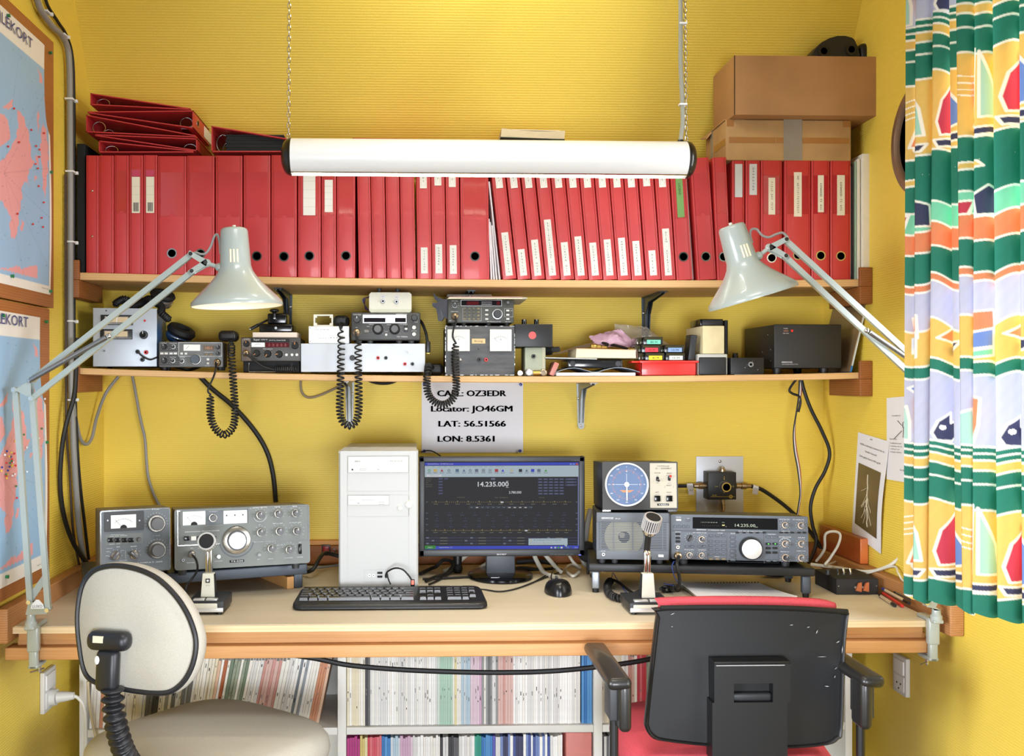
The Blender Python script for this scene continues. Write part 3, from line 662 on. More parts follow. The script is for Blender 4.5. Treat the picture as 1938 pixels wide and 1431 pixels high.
# ---- silver supply
D = Dev('power_supply', 'silver bench power supply with two slot meters at the left end', 'power supply', onshelf(176, 2.575, .003), ang=7)
x0, x1, z0, z1 = D.rect(176, 584, 297, 697); z0 = 0.002
blue = mat('blue_case', (52, 92, 140), .4)
b = B(); b.box(x0 + .001, x1 - .001, .002, .2, z0, z1 - .001, blue, .001); D.part(b, 'case')
b = B(); b.box(x0, x1, 0, .0025, z0, z1, silver, .001)
for (u, v) in ((201, 588), (275, 591)): b.disc(*D.at(u, v), .002, dgrey)
D.part(b, 'front_panel'); feet(D, (184, 290), 697, .002, .008)
for (u0, v0, u1, v1) in ((191, 596.5, 252, 615), (190, 623.5, 251, 642)):
 a0, a1, c0, c1 = D.rect(u0, v0, u1, v1); b = B(); b.box(a0, a1, -.004, .001, c0, c1, black, .001); b.box(a0 + .02, a1 - .0015, -.0046, -.003, c0 + .0015, c0 + .005, chrome); b.frame(a0 + .01, a1 - .01, c0 + .005, c1 - .004, .0016, -.0052, -.003, chrome); b.quad(a0 + .012, a1 - .012, c0 + .0068, c1 - .0056, mat('meter_amber', (206, 186, 150), .3), -.0046); b.quad((a0 + a1) / 2 - .001, (a0 + a1) / 2 + .001, c0 + .0068, c1 - .0056, wht, -.0048); D.part(b, 'slot_meter')
jack(D, 274, 607, 2.2, red, 'indicator_lamp', .003, red); D.knob(272, 634, 6.5, .014, blackg, black, 8, pointer=wht); jack(D, 198, 664, 2.6, chrome, 'toggle_socket')
for (u, v, m_) in ((261, 666, black), (277, 667, red), (270, 681, dgrey)): jack(D, u, v, 4, m_, 'binding_post', .012)
b = B(); a = D.at(262, 666); c = D.at(270, 674); e = D.at(285, 681)
b.tube([(a[0], -.014, a[1]), (c[0], -.012, c[1]), (e[0], -.01, e[1]), (x1 + .004, -.004, .026), (x1 + .012, .03, .012)], .0022, rubber); D.part(b, 'lead')
psu_top = D.M @ Vector((0, 0, z1))
# headset and coiled cord on the supply
zt = psu_top.z
r = thing('headset', 'black headset with its coiled cord heaped on the silver power supply', 'headset', (P(262, 0, 2.62).x, 2.64, zt)); Yh = 2.64
b = B(); zz = zt + .0085
def hp(u, v, Y=Yh):
 q = P(u, v, Y); return (q.x, Y, max(q.z, zt + .0105) if u < 300 else q.z)
b.coil([hp(216, 580), hp(222, 572), hp(236, 566), hp(246, 575), hp(240, 582), hp(258, 578, 2.65), hp(272, 572, 2.66), hp(282, 566), hp(292, 572, 2.63), hp(305, 580, 2.62), hp(306, 592, 2.6), hp(314, 600, 2.6), hp(322, 607, 2.6)], .0075, .0028, 60, rubber, 6, 10); wpart(b, 'coiled_cord', r)
b = B(); c = Vector(hp(240, 566)); b.box(c.x - .022, c.x + .018, 2.66, 2.70, zt + .001, zt + .034, black, .012); wpart(b, 'plug_body', r)
Rm = Matrix.Rotation(math.radians(-20), 3, 'Y'); c = Vector(hp(300, 572)); c = Vector((c.x + .004, 2.655, P(300, 569, 2.65).z))
b = B(); b.lathe(c, (.3, -.35, .88), [(.026, -.012), (.030, -.006), (.030, .004), (.026, .009), (0, .010)], mat('chrome_cup', (200, 200, 198), .2, .9), 28); wpart(b, 'ear_cup', r)
b = B(); b.lathe(c, (.3, -.35, .88), [(.020, .009), (.031, .010), (.034, .016), (.030, .023), (.018, .024), (.012, .018), (0, .018)], blackm, 28); wpart(b, 'ear_cushion', r)
b = B(); b.tube([(c.x - .01, 2.66, c.z + .012), (c.x - .06, 2.68, zt + .03), (c.x - .1, 2.69, zt + .02)], .005, black); wpart(b, 'headband', r)
# blue headphone cup behind the small transceiver
c = P(344, 630, 2.71); r = thing('headphones', 'blue and silver headphone cup with a black foam cushion behind the small transceiver', 'headphones', (c.x, 2.71, lz(c.x) + .001)); ax = (.42, -.25, .87)
b = B(); b.lathe(c + Vector((-.008, 0, -.012)), ax, [(.012, -.022), (.03, -.012), (.036, -.002), (.0365, .006), (.034, .009), (0, .009)], mat('blue_metal', (58, 92, 140), .3, .4), 30); b.lathe(c + Vector((-.008, 0, -.012)), ax, [(.0367, .001), (.0375, .004), (.0367, .007)], chrome, 30); wpart(b, 'ear_cup', r)
b = B(); b.lathe(c + Vector((-.008, 0, -.012)), ax, [(.016, .009), (.036, .010), (.040, .018), (.036, .028), (.022, .03), (.014, .022), (0, .022)], blackm, 30); wpart(b, 'ear_cushion', r)
b = B(); b.tube([c + Vector((-.03, .02, -.03)), (c.x - .05, 2.74, lz(c.x) + .03), (c.x, 2.78, lz(c.x) + .006), (c.x + .05, 2.76, lz(c.x) + .02)], .0045, black); wpart(b, 'headband', r)
# ---- small 2 m transceiver
D = Dev('transceiver', 'small grey transceiver with a white meter and round dial, beside the silver supply', 'radio', onshelf(301, 2.56, .001), ang=3)
b, x0, x1, z0, z1 = case(D, 300.7, 647, 422, 695, .085, radd, radl); z0 = max(z0, .008)
k = D.px()
a0, a1, c0, c1 = D.rect(338, 648.5, 420, 674.5); b.frame(a0, a1, c0, c1, .0008, -.0005, .001, wht)
a0, a1, c0, c1 = D.rect(303, 648.5, 337, 665); b.quad(a0, a1, c0, c1, rad)
a0, a1, c0, c1 = D.rect(303, 672, 340, 692); b.quad(a0, a1, c0, c1, rad)
for (u, v) in ((311, 656), (328.4, 656.4), (311, 682.5), (327.7, 683), (344.8, 683.5), (370.7, 680)):
 x, z = D.at(u, v); b.ticks(x, z, 6.6 * k, 8 * k, -40, 220, 9, .0004, wht)
for (u, v, w_) in ((310, 649.8, 10), (328, 649.8, 14), (327, 676, 12), (345, 676, 10), (391, 667, 8), (399.6, 667, 8), (392, 692.3, 9)): T(D, b, 'SWR MODE'[:8], u, v, 1.3, wht, w_)
D.part(b, 'front_panel')
for (u, v, rr_, sk) in ((310.8, 656, 4.4, 5.6), (328.4, 656.4, 3.2, 4.8), (311, 682.5, 4.6, 5.6), (327.7, 683, 3.2, 4.8), (344.8, 683.5, 3.2, 4.8), (412.6, 657.4, 3.4, 4), (412.6, 669.4, 3, 3.6)): D.knob(u, v, rr_, .011, knobm, alum if rr_ < 4 and u < 400 else black, sk, pointer=wht)
D.knob(370.7, 680, 8.8, .014, mat('dial_face', (70, 80, 88), .35), alum, 10.6, name='tuning_dial')
for u in (306.7, 314.7, 324, 332): D.button(u - 3.2, 667.2, u + 3.2, 671, btnw)
for u, v in ((344, 669.4), (352, 669.4), (393.8, 680.3), (393.8, 687.8)): D.button(u - 2.4, v - 2, u + 2.4, v + 2, btnw)
for u in (391, 399.6): D.button(u - 3.2, 669, u + 3.2, 673.2, btnb)
a0, a1, c0, c1 = D.rect(347.5, 652.2, 379, 664); b = B(); b.box(a0, a1, -.0012, .001, c0, c1, meterw); b.line(a0 + .006, c0 + .004, a0 + .014, c1 - .003, .0006, ink, -.0016); D.part(b, 'meter')
a0, a1, c0, c1 = D.rect(384.8, 654, 405.8, 663.5); b = B(); b.box(a0, a1, -.0012, .001, c0, c1, mat('dial_window', (104, 84, 66), .3)); b.txt('145.0', (a0 + a1) / 2, (c0 + c1) / 2, .006, mat('amber_print', (220, 150, 100), .5), y=-.0016); D.part(b, 'dial_window')
mp1 = micplug(D, 412, 686.4, 6.8, nickel); feet(D, (308, 414), 695, .008, .008, (.02, .07))
top1 = (D.M @ Vector((0, 0, z1))).z
# coil-cord hand microphones ------------------------------------------------
def handmic(label, body, bsize, path, turns, R, g=1.2, straight=None, grp=None, tilt=0, rr_=.0021):
 """body centre (x, y, z); path = coil points; straight = last part to the plug"""
 r = thing('hand_microphone', label, 'microphone', (body[0], body[1], body[2] - bsize[2] / 2), grp)
 b = B(Matrix.Translation(body) @ Matrix.Rotation(math.radians(tilt), 4, 'Y')); sx, sy, sz = bsize
 b.box(-sx / 2, sx / 2, -sy / 2, sy / 2, -sz / 2, sz / 2, black, min(sz, sx, sy) * .38); b.box(-sx * .36, sx * .36, -sy / 2 - .003, 0, -sz * .3, sz * .3, rubber, .004); b.T = None; wpart(b, 'body', r, smooth=60)
 b = B(); b.cyl(path[0], Vector(path[0]).lerp(Vector(body), .5), .0045, .0065, rubber, 10); b.coil(path, R, rr_, turns, rubber, 6, 12, g)
 if straight: b.tube([path[-1]] + straight, rr_ * 1.15, rubber, 8)
 wpart(b, 'coiled_cord', r, smooth=60); return r
def q(u, v, Y): return P(u, v, Y)
c = q(433, 637, 2.585); c.z = max(c.z, top1 + .015)
handmic('black hand microphone on the small transceiver, its coiled cord hanging far below the shelf', c, (.048, .05, .028), [q(438, 648, 2.555), q(438, 672, 2.527), q(440, 702, 2.522), q(443, 745, 2.522), q(445, 780, 2.522), q(441, 808, 2.522), q(425, 823, 2.522), q(408, 812, 2.522), q(399, 790, 2.522), q(398, 765, 2.522), q(399, 747, 2.522)], 46, .0085, .35, [q(393.5, 741, 2.522), q(396, 731, 2.522), q(403, 716, 2.52), q(408, 700, 2.515), mp1])
# ---- white slab box + radio with red digits
D = Dev('transceiver', 'dark brownish transceiver with a red digit window below the morse key', 'radio', onshelf(455, 2.56, .014), ang=2)
e_ = mat('radio_brown_grey', (58, 54, 48), .45); b, x0, x1, z0, z1 = case(D, 455.5, 639, 569, 684, .17, radd, e_, .0025); k = D.px(); zf_ = D.rect(455.5, 639, 569, 684)[2]
a0, a1, c0, c1 = D.rect(475, 641, 548, 648); b.quad(a0, a1, c0, c1, blackm)
a0, a1, c0, c1 = D.rect(457, 641, 474.5, 683); b.quad(a0, a1, c0, c1, mat('radio_tan', (96, 80, 66), .5))
T(D, b, 'Super', 486, 642.8, 3.4, wht, 12, y=-.001); T(D, b, '2000 M', 500, 643, 2, wht, 12, y=-.001); T(D, b, '2M FM PLL TRANSCEIVER', 525, 644.2, 1.8, wht, 31, y=-.001)
T(D, b, 'VOL', 467, 641.6, 1.6, wht, 12, y=-.001); T(D, b, 'FREQUENCY', 507, 660.6, 1.5, wht, 18)
for u in (467, 507, 528.5, 558.6): x, z = D.at(u, {467: 651}.get(u, 654 if u > 550 else 670)); b.ticks(x, z, 7.4 * k, 8.6 * k, -40, 220, 9, .0004, wht, -.0008)
D.part(b, 'front_panel')
orange = mat('orange_mark', (232, 150, 70), .5)
for (u, v, rr_, a_) in ((467, 651, 5.2, 0), (486, 669, 6, 2.2), (507, 670, 6.2, 2.6), (528.5, 670.6, 6.2, 1.6), (558.6, 654, 6.4, 0)): D.knob(u, v, rr_, .013, blackm, black, rr_ * 1.12, pointer=orange, ang=a_)
for (u, v) in ((542.4, 671.6), (553, 671.6), (562, 671.6)): D.knob(u, v, 2.7, .006, btnw, name='button')
a0, a1, c0, c1 = D.rect(476, 648.4, 501, 656.8); b = B(); b.box(a0, a1, -.001, .001, c0, c1, meterw); b.arc((a0 + a1) / 2, c0 - .004, .012, 50, 130, .0006, ink, -.0014); D.part(b, 'meter')
a0, a1, c0, c1 = D.rect(502.5, 648.6, 547.5, 657.4); b = B(); b.box(a0, a1, -.001, .001, c0, c1, dispr);
for i in range(5): b.txt('8', a0 + (a1 - a0) * (.16 + .17 * i), (c0 + c1) / 2, .0075, mat('digit_dim', (124, 22, 28), .3), y=-.0014)
D.part(b, 'digit_window')
mp2 = micplug(D, 466, 669, 6.2, nickel)
b = B(); xs = D.at(471, 690)[0], D.at(552, 690)[0]; b.tube([(xs[0], .004, zf_ - .004), (xs[0], -.004, -.0115), (xs[1], -.004, -.0115), (xs[1], .004, zf_ - .004)], .0014, steel, 6, raw=True); D.part(b, 'bail_stand')
b = B(); b.box(x0 + .004, x1 - .004, .02, .16, -.0125, zf_ + .002, blackm, .002); D.part(b, 'base')
b = B(); b.tube([D.I @ mp2, (D.at(474, 675)[0], -.028, D.at(474, 675)[1]), (D.at(500, 688)[0], -.03, .002), (D.at(520, 696)[0], -.022, -.006)], .0024, rubber); b.coil([(D.at(519, 692)[0], -.0215, -.005), (D.at(535, 697)[0], -.0215, -.0055), (D.at(562, 700)[0], -.0205, -.0055)], .006, .0021, 12, rubber); D.part(b, 'microphone_cord', smooth=60)
te = (D.M @ Vector((0, 0, z1))).z
r = thing('flat_box', 'flat cream box lying on the dark transceiver under the morse key', 'box', (P(520, 635, 2.575).x, 2.575, te + .0004)); x0, x1, z0, z1 = rect3(478, 630, 562, 640, 2.575); zb2 = te + .0004
b = B(); b.box(x0, x1, 2.575, 2.67, zb2, zb2 + .0136, mat('pinkish_white', (224, 208, 190), .6), .001); wpart(b, 'lid', r); zk = zb2 + .0138
r = thing('morse_key', 'black morse key with a round knob on the flat cream box', 'morse key', (P(521, 630, 2.585).x, 2.585, zk)); b = B()
a0, a1, c0, c1 = rect3(490.5, 614.5, 553.5, 631, 2.585); b.box(a0, a1, 2.585, 2.665, zk, zk + .0225, blackg, .004); mz = zk + .0225; b.disc((a0 + a1) / 2, zk + .0115, .0034, steel, 2.5846); wpart(b, 'base', r)
b = B(); a0, a1, c0, c1 = rect3(506, 594, 542, 614.5, 2.595); b.box(a0, a1, 2.597, 2.655, mz + .0003, mz + .028, blackg, .004); wpart(b, 'cover', r)
b = B(); cx = P(519.5, 600, 2.585).x; b.box(cx - .003, cx + .003, 2.58, 2.6, mz + .012, mz + .0175, steel, .001); b.cyl((cx, 2.584, mz + .014), (cx, 2.584, mz + .029), .0042, .0042, black); wpart(b, 'lever', r)
b = B(); b.lathe((cx, 2.584, mz + .026), (0, 0, 1), [(.0045, 0), (.006, .003), (.0118, .006), (.0125, .0095), (.009, .0125), (0, .0135)], blackg, 24); wpart(b, 'knob', r)
b = B(); b.tube([P(506, 606, 2.62), P(492, 613, 2.6), P(478, 621, 2.59)], .0028, rubber); b.cyl(P(489, 615, 2.6), P(475, 622.5, 2.59), .0046, .0042, black, 12); b.cyl(P(475, 622.5, 2.59), P(473, 623.5, 2.59), .0036, .0036, steel, 12); wpart(b, 'plug_lead', r)
# ---- long pale blue-grey box
D = Dev('equipment_box', 'long low pale blue-grey box with red and black sockets', 'equipment box', onshelf(569.5, 2.565, .005), ang=0)
pale = mat('pale_blue_panel', (206, 213, 222), .4); b, x0, x1, z0, z1 = case(D, 569.5, 650.5, 804.5, 704, .22, mat('slate_case', (88, 92, 116), .45), pale, .0012); z0_ = z0
D.part(b, 'front_panel'); feet(D, (582, 640, 733, 792), 704, max(z0_, .001), .012, (.012, .18))
D.knob(667, 677.4, 5.4, .006, dgrey, name='rubber_cap')
for (u, v, m_) in ((715.5, 677.5, red), (730.4, 677.5, black), (766.3, 689, red), (780.6, 689, black)): jack(D, u, v, 3.4, m_, 'socket', .006)
jack(D, 773.8, 666.7, 2, chrome, 'toggle_switch', .012, chrome)
tg = (D.M @ Vector((0, 0, z1))).z
# ---- aluminium box and open frame on it
D = Dev('meter_box', 'small bright aluminium box with faint printing on the pale long box', 'box', (P(584, 650, 2.57).x, 2.57, tg + .0006))
a0, a1, c0, c1 = D.rect(584, 617.4, 660.6, 649.5); b = B(); wal = mat('white_aluminium', (226, 226, 224), .4, .2); b.box(a0, a1, 0, .07, 0, c1, wal, .0012); D.part(b, 'case')
b = B(); b.quad(a0 + .001, a1 - .001, .001, c1 - .001, wal, -.0002); k = D.px()
for (u, v) in ((587, 620.5), (657, 621), (587, 646), (657, 646.5)): b.disc(*D.at(u, v), .002, steel, -.0008)
T(D, b, 'OZ3', 597, 620.6, 2, inkg, 6); T(D, b, 'STOJ 2M METER', 609, 624, 2, inkg, 28, y=-.0005); T(D, b, '50.0 0.1', 612, 640, 1.6, inkg, 20, y=-.0005)
for u in (626.5, 632, 638, 643): b.disc(*D.at(u, 639.4), .0011, ink, -.0008); b.disc(*D.at(u, 636.5), .0006, inkg, -.0008)
D.part(b, 'front_label'); th_ = (D.M @ Vector((0, 0, c1))).z
r = thing('bezel_ring', 'empty white plastic frame standing on the small aluminium box', 'ring', (P(611, 617, 2.585).x, 2.585, th_ + .0004)); a0, a1, c0, c1 = rect3(593.5, 595, 630, 617.4, 2.585); c1 += th_ + .0004 - c0; c0 = th_ + .0004
b = B(); b.frame(a0, a1, c0, c1, .0036, 2.585, 2.61, offwhite)
for x in (a0 + .0036, a1 - .0086):
 for z in (c0 + .0036, c1 - .0086): b.box(x, x + .005, 2.587, 2.6, z, z + .005, offwhite)
wpart(b, 'bezel', r)
# ---- TR-7400A style transceiver
D = Dev('transceiver', 'grey transceiver lettered TR-7400A on the pale long box', 'radio', (P(664.6, 650, 2.565).x, 2.565, tg + .0006))
b, x0, x1, z0, z1 = case(D, 664.6, 591.5, 795.5, 644.5, .2, radd, rad, .004); k = D.px()
a0, a1, c0, c1 = D.rect(686.6, 595.8, 769.4, 611.7); b.box(a0, a1, -.0012, .002, c0, c1, alum)
T(D, b, '2m FM TRANSCEIVER', 704, 598.8, 1.5, ink, 30, y=-.0016); T(D, b, 'KENWOOD', 760, 594.8, 2.2, wht, 21, y=-.0016); T(D, b, 'TR-7400A', 761, 637.4, 2.2, wht, 21); T(D, b, 'VOL-SQL', 676, 595.5, 2, wht, 16); T(D, b, 'MIC', 675, 620, 1.6); T(D, b, 'TX OFFSET', 764, 614, 1.6, wht, 14); T(D, b, 'POWER', 784, 626.4, 1.8, wht, 9); T(D, b, 'TONE', 787, 609.5, 1.6, wht, 7); T(D, b, '100kHz', 703, 614, 1.5, wht, 9); T(D, b, '10kHz', 736, 614.5, 1.5, wht, 8); T(D, b, 'MHz', 697, 618, 1.5, wht, 5); T(D, b, '5kHz', 731, 627.6, 1.4, wht, 6)
for (u, v, n_, r0) in ((675.9, 604.8, 9, 7.2), (715.2, 623.3, 10, 11.6), (747, 623.3, 10, 11.3), (784.2, 602, 7, 6.6)): x, z = D.at(u, v); b.ticks(x, z, r0 * k, (r0 + 1.2) * k, -40, 220, n_, .0004, wht)
D.part(b, 'front_panel')
for (u0, v0, u1, v1) in ((689, 602, 729.4, 610), (747.8, 602, 768, 610)): a0, a1, c0, c1 = D.rect(u0, v0, u1, v1); b = B(); b.box(a0, a1, -.0022, .001, c0, c1, dispb); D.part(b, 'display')
D.knob(675.9, 604.8, 6.2, .013, knobm, black, 7, pointer=wht); D.knob(784.2, 602, 5.4, .012, knobm, black, 6.2)
for u, rr_ in ((715.2, 9.2), (747, 9)): D.knob(u, 623.3, rr_ * .78, .016, knobg, blackm, rr_ * 1.12, .009, 'tuning_knob')
for (u, v, rr_) in ((783.5, 620, 3.8), (783.5, 632.7, 3.8), (731, 633.7, 2.3)): D.knob(u, v, rr_, .006, btnw, name='button')
x, z = D.at(694, 627); b = B(); b.box(x - .007, x + .007, -.004, 0, z - .004, z + .004, mat('lever_grey', (120, 118, 112), .4), .0019); D.part(b, 'lever')
x, z = D.at(768.4, 622.6); b = B(); b.box(x - .005, x + .005, -.002, 0, z - .008, z + .008, black, .001); b.box(x - .0038, x + .0038, -.007, 0, z - .0025, z + .0025, btnw, .001); D.part(b, 'slide_switch')
mp3 = micplug(D, 675, 629.5, 7, nickel); feet(D, (679, 700, 755, 778), 645, z0, .009, (.015, .17), dgrey)
tj = (D.M @ Vector((0, 0, z1))).z
handmic('black hand microphone on the small aluminium box, its coiled cord looping below the shelf', (q(646, 608, 2.60).x, 2.612, th_ + .0155), (.04, .05, .028), [q(645, 620, 2.545), q(646, 650, 2.535), q(645, 690, 2.522), q(644, 740, 2.522), q(643, 775, 2.522), q(648, 797, 2.522), q(661, 806, 2.522), q(674, 797, 2.522), q(679, 775, 2.522), q(679, 735, 2.522), q(678, 690, 2.522), q(678, 660, 2.525), q(677, 643, 2.53)], 46, .0085, 1.3, [q(674, 637, 2.53), mp3])
# ---- beige box with two jacks on the radio
D = Dev('switch_box', 'cream plastic box with two phono jacks on top of the TR-7400A transceiver', 'switch box', (P(690, 590, 2.58).x, 2.58, tj + .0006)); k = D.px()
a0, a1, c0, c1 = D.rect(698.6, 552, 778.8, 590); sh = -c0; c0 += sh; c1 += sh; ch = .005; zmid = c0 + .009
b = B(); b.prism([(a0 + ch, 0, c0), (a1 - ch, 0, c0), (a1, 0, c0 + ch), (a1, 0, c1 - ch), (a1 - ch, 0, c1), (a0 + ch, 0, c1), (a0, 0, c1 - ch), (a0, 0, c0 + ch)], (0, .13, 0), offwhite); D.part(b, 'case')
b = B(); b.prism([(a0, -.001, c0 + ch), (a0 + ch, -.001, c0), (a1 - ch, -.001, c0), (a1, -.001, c0 + ch), (a1, -.001, zmid), (a0, -.001, zmid)], (0, .0012, 0), mat('sage_base', (206, 206, 184), .5)); D.part(b, 'base_strip')
for (u, v) in ((725, 570.5), (750.6, 571.5)):
 jack(D, u, v, 4.2, steel, 'phono_jack', .008); x, z = D.at(u, v - 9); b = B(); b.box(x - 4.5 * k, x + 4.5 * k, -.0006, 0, z - 3 * k, z + 3 * k, paper); b.txt('MIC', x, z, .002, inkg, y=-.001); D.part(b, 'jack_label')
for u in (717, 752): x, _ = D.at(u, 550); b = B(); b.cyl((x, .03, c1 - .001), (x, .03, c1 + .004), .0045, .0045, rubber); b.cyl((x, .03, c1 + .004), (x, .03, c1 + .0125), .0042, .0062, dgrey); D.part(b, 'terminal_post')
b = B()
for i in range(4): b.tube([(a0 + .002, .05 + .01 * i, c1 - .006), (a0 - .012 - .003 * i, .055 + .008 * i, c1 - .012), (a0 - .013 + .002 * i, .05 + .01 * i, c0 + .014), (a0 - .001, .045 + .01 * i, c0 + .008 + .003 * i)], .0012, mat('blue_wire', (40, 66, 150), .4) if i % 2 else mat('brown_wire', (96, 50, 36), .4), 6)
D.part(b, 'wire_bundle')
# ---- power lead behind the radio
b = B(); b.tube([P(793, 605, 2.66), P(799, 612, 2.64), P(806, 630, 2.62), P(809, 648, 2.61)], .004, rubber); b.box(P(805.5, 650, 2.61).x, P(814.5, 650, 2.61).x, 2.603, 2.617, P(809, 668, 2.61).z, P(809, 646, 2.61).z, black, .003)
b.box(P(808, 650, 2.61).x, P(813, 650, 2.61).x, 2.606, 2.613, P(809, 669.5, 2.61).z, P(809, 660, 2.61).z, brass); solo(b, 'power_lead', 'black power lead with a flat plug hanging right of the TR-7400A transceiver', 'cable')
# ---- meter box
D = Dev('meter_power_supply', 'scuffed dark grey supply with two white square meters', 'power supply', onshelf(842.7, 2.56, .001)); k = D.px()
scuf = mat('scuffed_grey', (88, 89, 91), .55, var=.25, vscale=18, vstretch=(1, 1, 5), col2=(66, 67, 70)); b, x0, x1, z0, z1 = case(D, 842.7, 617, 974.5, 711, .2, radd, scuf, .002); z0 = max(z0, 0)
for (xa, za, xb, zb3) in ((x0, z1, x1, z1), (x0, z0 + .002, x1, z0 + .002), (x0 + .0006, z0, x0 + .0006, z1), (x1 - .0006, z0, x1 - .0006, z1)):
 n_ = 14
 for i in range(n_):
  if random.random() < .6: t0 = i / n_; t1 = t0 + random.uniform(.02, .07); b.line(xa + (xb - xa) * t0, za + (zb3 - za) * t0 - .0006, xa + (xb - xa) * t1, za + (zb3 - za) * t1 - .0006, .0012, alum, -.0005)
b.disc(*D.at(905.5, 660.8), .0016, ink)
D.part(b, 'front_panel')
for (u0, u1, l_) in ((846.5, 889, 'V'), (926.7, 968, 'A')):
 a0, a1, c0, c1 = D.rect(u0, 623.6, u1, 665); b = B(); b.box(a0, a1, -.006, .001, c0, c1, mat('meter_clear', (228, 228, 224), .2, coat=.6), .0015); cx = (a0 + a1) / 2; cz = c0 + (c1 - c0) * .3
 b.arc(cx, cz, .021, 48, 132, .0005, inkg, -.0064); b.ticks(cx, cz, .021, .0235, 48, 132, 7, .0005, ink, -.0064); b.txt(l_, cx, cz + .0135, .005, inkg, y=-.0064); b.line(cx - .002, cz, cx - .017, cz + .0175, .0005, ink, -.0066)
 b.quad(cx - .012, cx + .012, c0 + .002, cz - .002, mat('meter_foot', (212, 212, 208), .3), -.0066); D.part(b, 'meter')
a0, a1, c0, c1 = D.rect(893, 641, 918.4, 650.3); b = B(); b.box(a0, a1, -.0008, 0, c0, c1, mat('yellowed_label', (214, 186, 132), .5)); b.txt('Bronig', (a0 + a1) / 2, (c0 + c1) / 2, .005, mat('label_brown', (90, 60, 40), .6), y=-.0012, w=(a1 - a0) * .6); D.part(b, 'maker_label')
for (u, m_) in ((906.8, black), (919.7, red)): jack(D, u, 681, 3.9, m_, 'terminal', .01)
b = B(); b.lathe((*D.at(871, 681)[:1], 0, D.at(871, 681)[1]), (0, -1, 0), [(.006, 0), (.0058, .004), (.003, .01), (0, .011)], alum, 14); D.part(b, 'power_switch')
tn = (D.M @ Vector((0, 0, z1))).z
# ---- keypad transceiver
D = Dev('transceiver', 'grey keypad transceiver on top of the scuffed two-meter supply', 'radio', (P(847.3, 615, 2.57).x, 2.57, tn + .0006)); k = D.px()
pk_ = mat('radio_olive_grey', (66, 66, 60), .45); b, x0, x1, z0, z1 = case(D, 847.3, 567, 972.7, 611.5, .19, radd, pk_, .0025)
for (s_, u, v, w_) in (('VOL-SQL', 860.5, 569.5, 13), ('KENWOOD', 860, 589.8, 13), ('MIC', 852.5, 607, 4), ('FM TRANSCEIVER', 935, 609, 26), ('TR-751', 961, 609, 10), ('CALL', 968, 588, 4)): T(D, b, s_, u, v, 1.6, wht, w_)
x, z = D.at(860.8, 577.6); b.ticks(x, z, 7 * k, 8.4 * k, -40, 220, 9, .0004, wht); b.line(*D.at(876, 582.6), *D.at(876, 607.5), .0004, wht); b.line(*D.at(876, 607.5), *D.at(911, 607.5), .0004, wht); b.line(*D.at(911, 607.5), *D.at(911, 582.6), .0004, wht)
a0, a1, c0, c1 = D.rect(954.5, 584, 971, 600); b.frame(a0, a1, c0, c1, .0004, -.0006, .001, wht)
D.part(b, 'front_panel')
a0, a1, c0, c1 = D.rect(872.4, 567.9, 949.4, 579.3); b = B(); b.box(a0, a1, -.0012, .001, c0, c1, dispb); b.frame(a0, a1, c0, c1, .0007, -.0016, 0, alum)
for (u0, u1) in ((883.5, 906), (939.8, 946.2)): q0, q1, q2, q3 = D.rect(u0, 570.4, u1, 577); b.quad(q0, q1, q2, q3, dispr, -.0016)
for v in (571.5, 574, 576.6): b.line(*D.at(911, v), *D.at(931, v), .0005, wht, -.0016)
D.part(b, 'display_window')
D.knob(860.8, 577.6, 4.6, .012, knobm, alum, 5.4, pointer=wht); D.knob(960.8, 573, 3, .009, knobg)
D.knob(941, 595, 7.8, .016, knobm, alum, 10.4, .007, 'tuning_knob')
for i, u in enumerate((879.4, 888, 896.4, 905.2)):
 for v in (584.5, 591, 597.5, 604): D.button(u - 2.5, v - 1.9, u + 2.5, v + 1.9, mat('key_khaki', (122, 112, 78), .5) if i == 3 or v > 603 else mat('key_dark', (92, 88, 72), .5), name='key')
for (u, v) in ((921, 587.4), (921, 595.7), (921, 604), (960.8, 588), (960.8, 596), (960.8, 604)): D.button(u - 3, v - 1.6, u + 3, v + 1.6, btnw)
mp4 = micplug(D, 860.8, 599.5, 6.8, nickel); feet(D, (858, 878, 925, 960), 612, z0, .008, (.015, .16))
to = (D.M @ Vector((0, 0, z1))).z
r = thing('paper_pile', 'pile of papers with a reddish sheet on the keypad transceiver', 'papers', (P(920, 560, 2.56).x, 2.56, to + .0004)); a0, a1, c0, c1 = rect3(847, 560, 998, 568, 2.555)
b = B()
for i in range(4): b.prism([(a0 + .002 * i, 2.556 + .003 * i, to + .0005 + .0016 * i), (a1 - .012 * (i % 2), 2.556 + .003 * i, to + .0005 + .0016 * i + .001 * (i == 3)), (a1 - .012 * (i % 2), 2.75, to + .0005 + .0016 * i), (a0 + .002 * i, 2.75, to + .0005 + .0016 * i)], (0, 0, .0012), cream if i < 2 else (mat('red_sheet', (216, 150, 130), .7) if i == 3 else paper))
wpart(b, 'sheets', r)
r = thing('clear_box_lid', 'clear plastic lid on the papers above the keypad transceiver', 'lid', (P(890, 556, 2.6).x, 2.6, to + .0085)); a0, a1, c0, c1 = rect3(846, 553.5, 931, 560, 2.6)
b = B(); cl = mat('clear_plastic', (226, 226, 220), .08, alpha=.32, coat=.6); b.box(a0, a1, 2.6, 2.70, to + .0085, to + .016, cl, .002); wpart(b, 'shell', r)
b = B(); gb = mat('grey_bag', (96, 96, 104), .35, bump=.4, bscale=60)
pts = [P(u, v, 2.6 + .02 * math.sin(i * 1.7)) for i, (u, v) in enumerate(((820, 554), (826, 561), (838, 566), (848, 566), (848, 606), (841, 600), (836, 608), (829, 607), (826, 585), (818, 579), (818, 573), (830, 573), (822, 566)))]
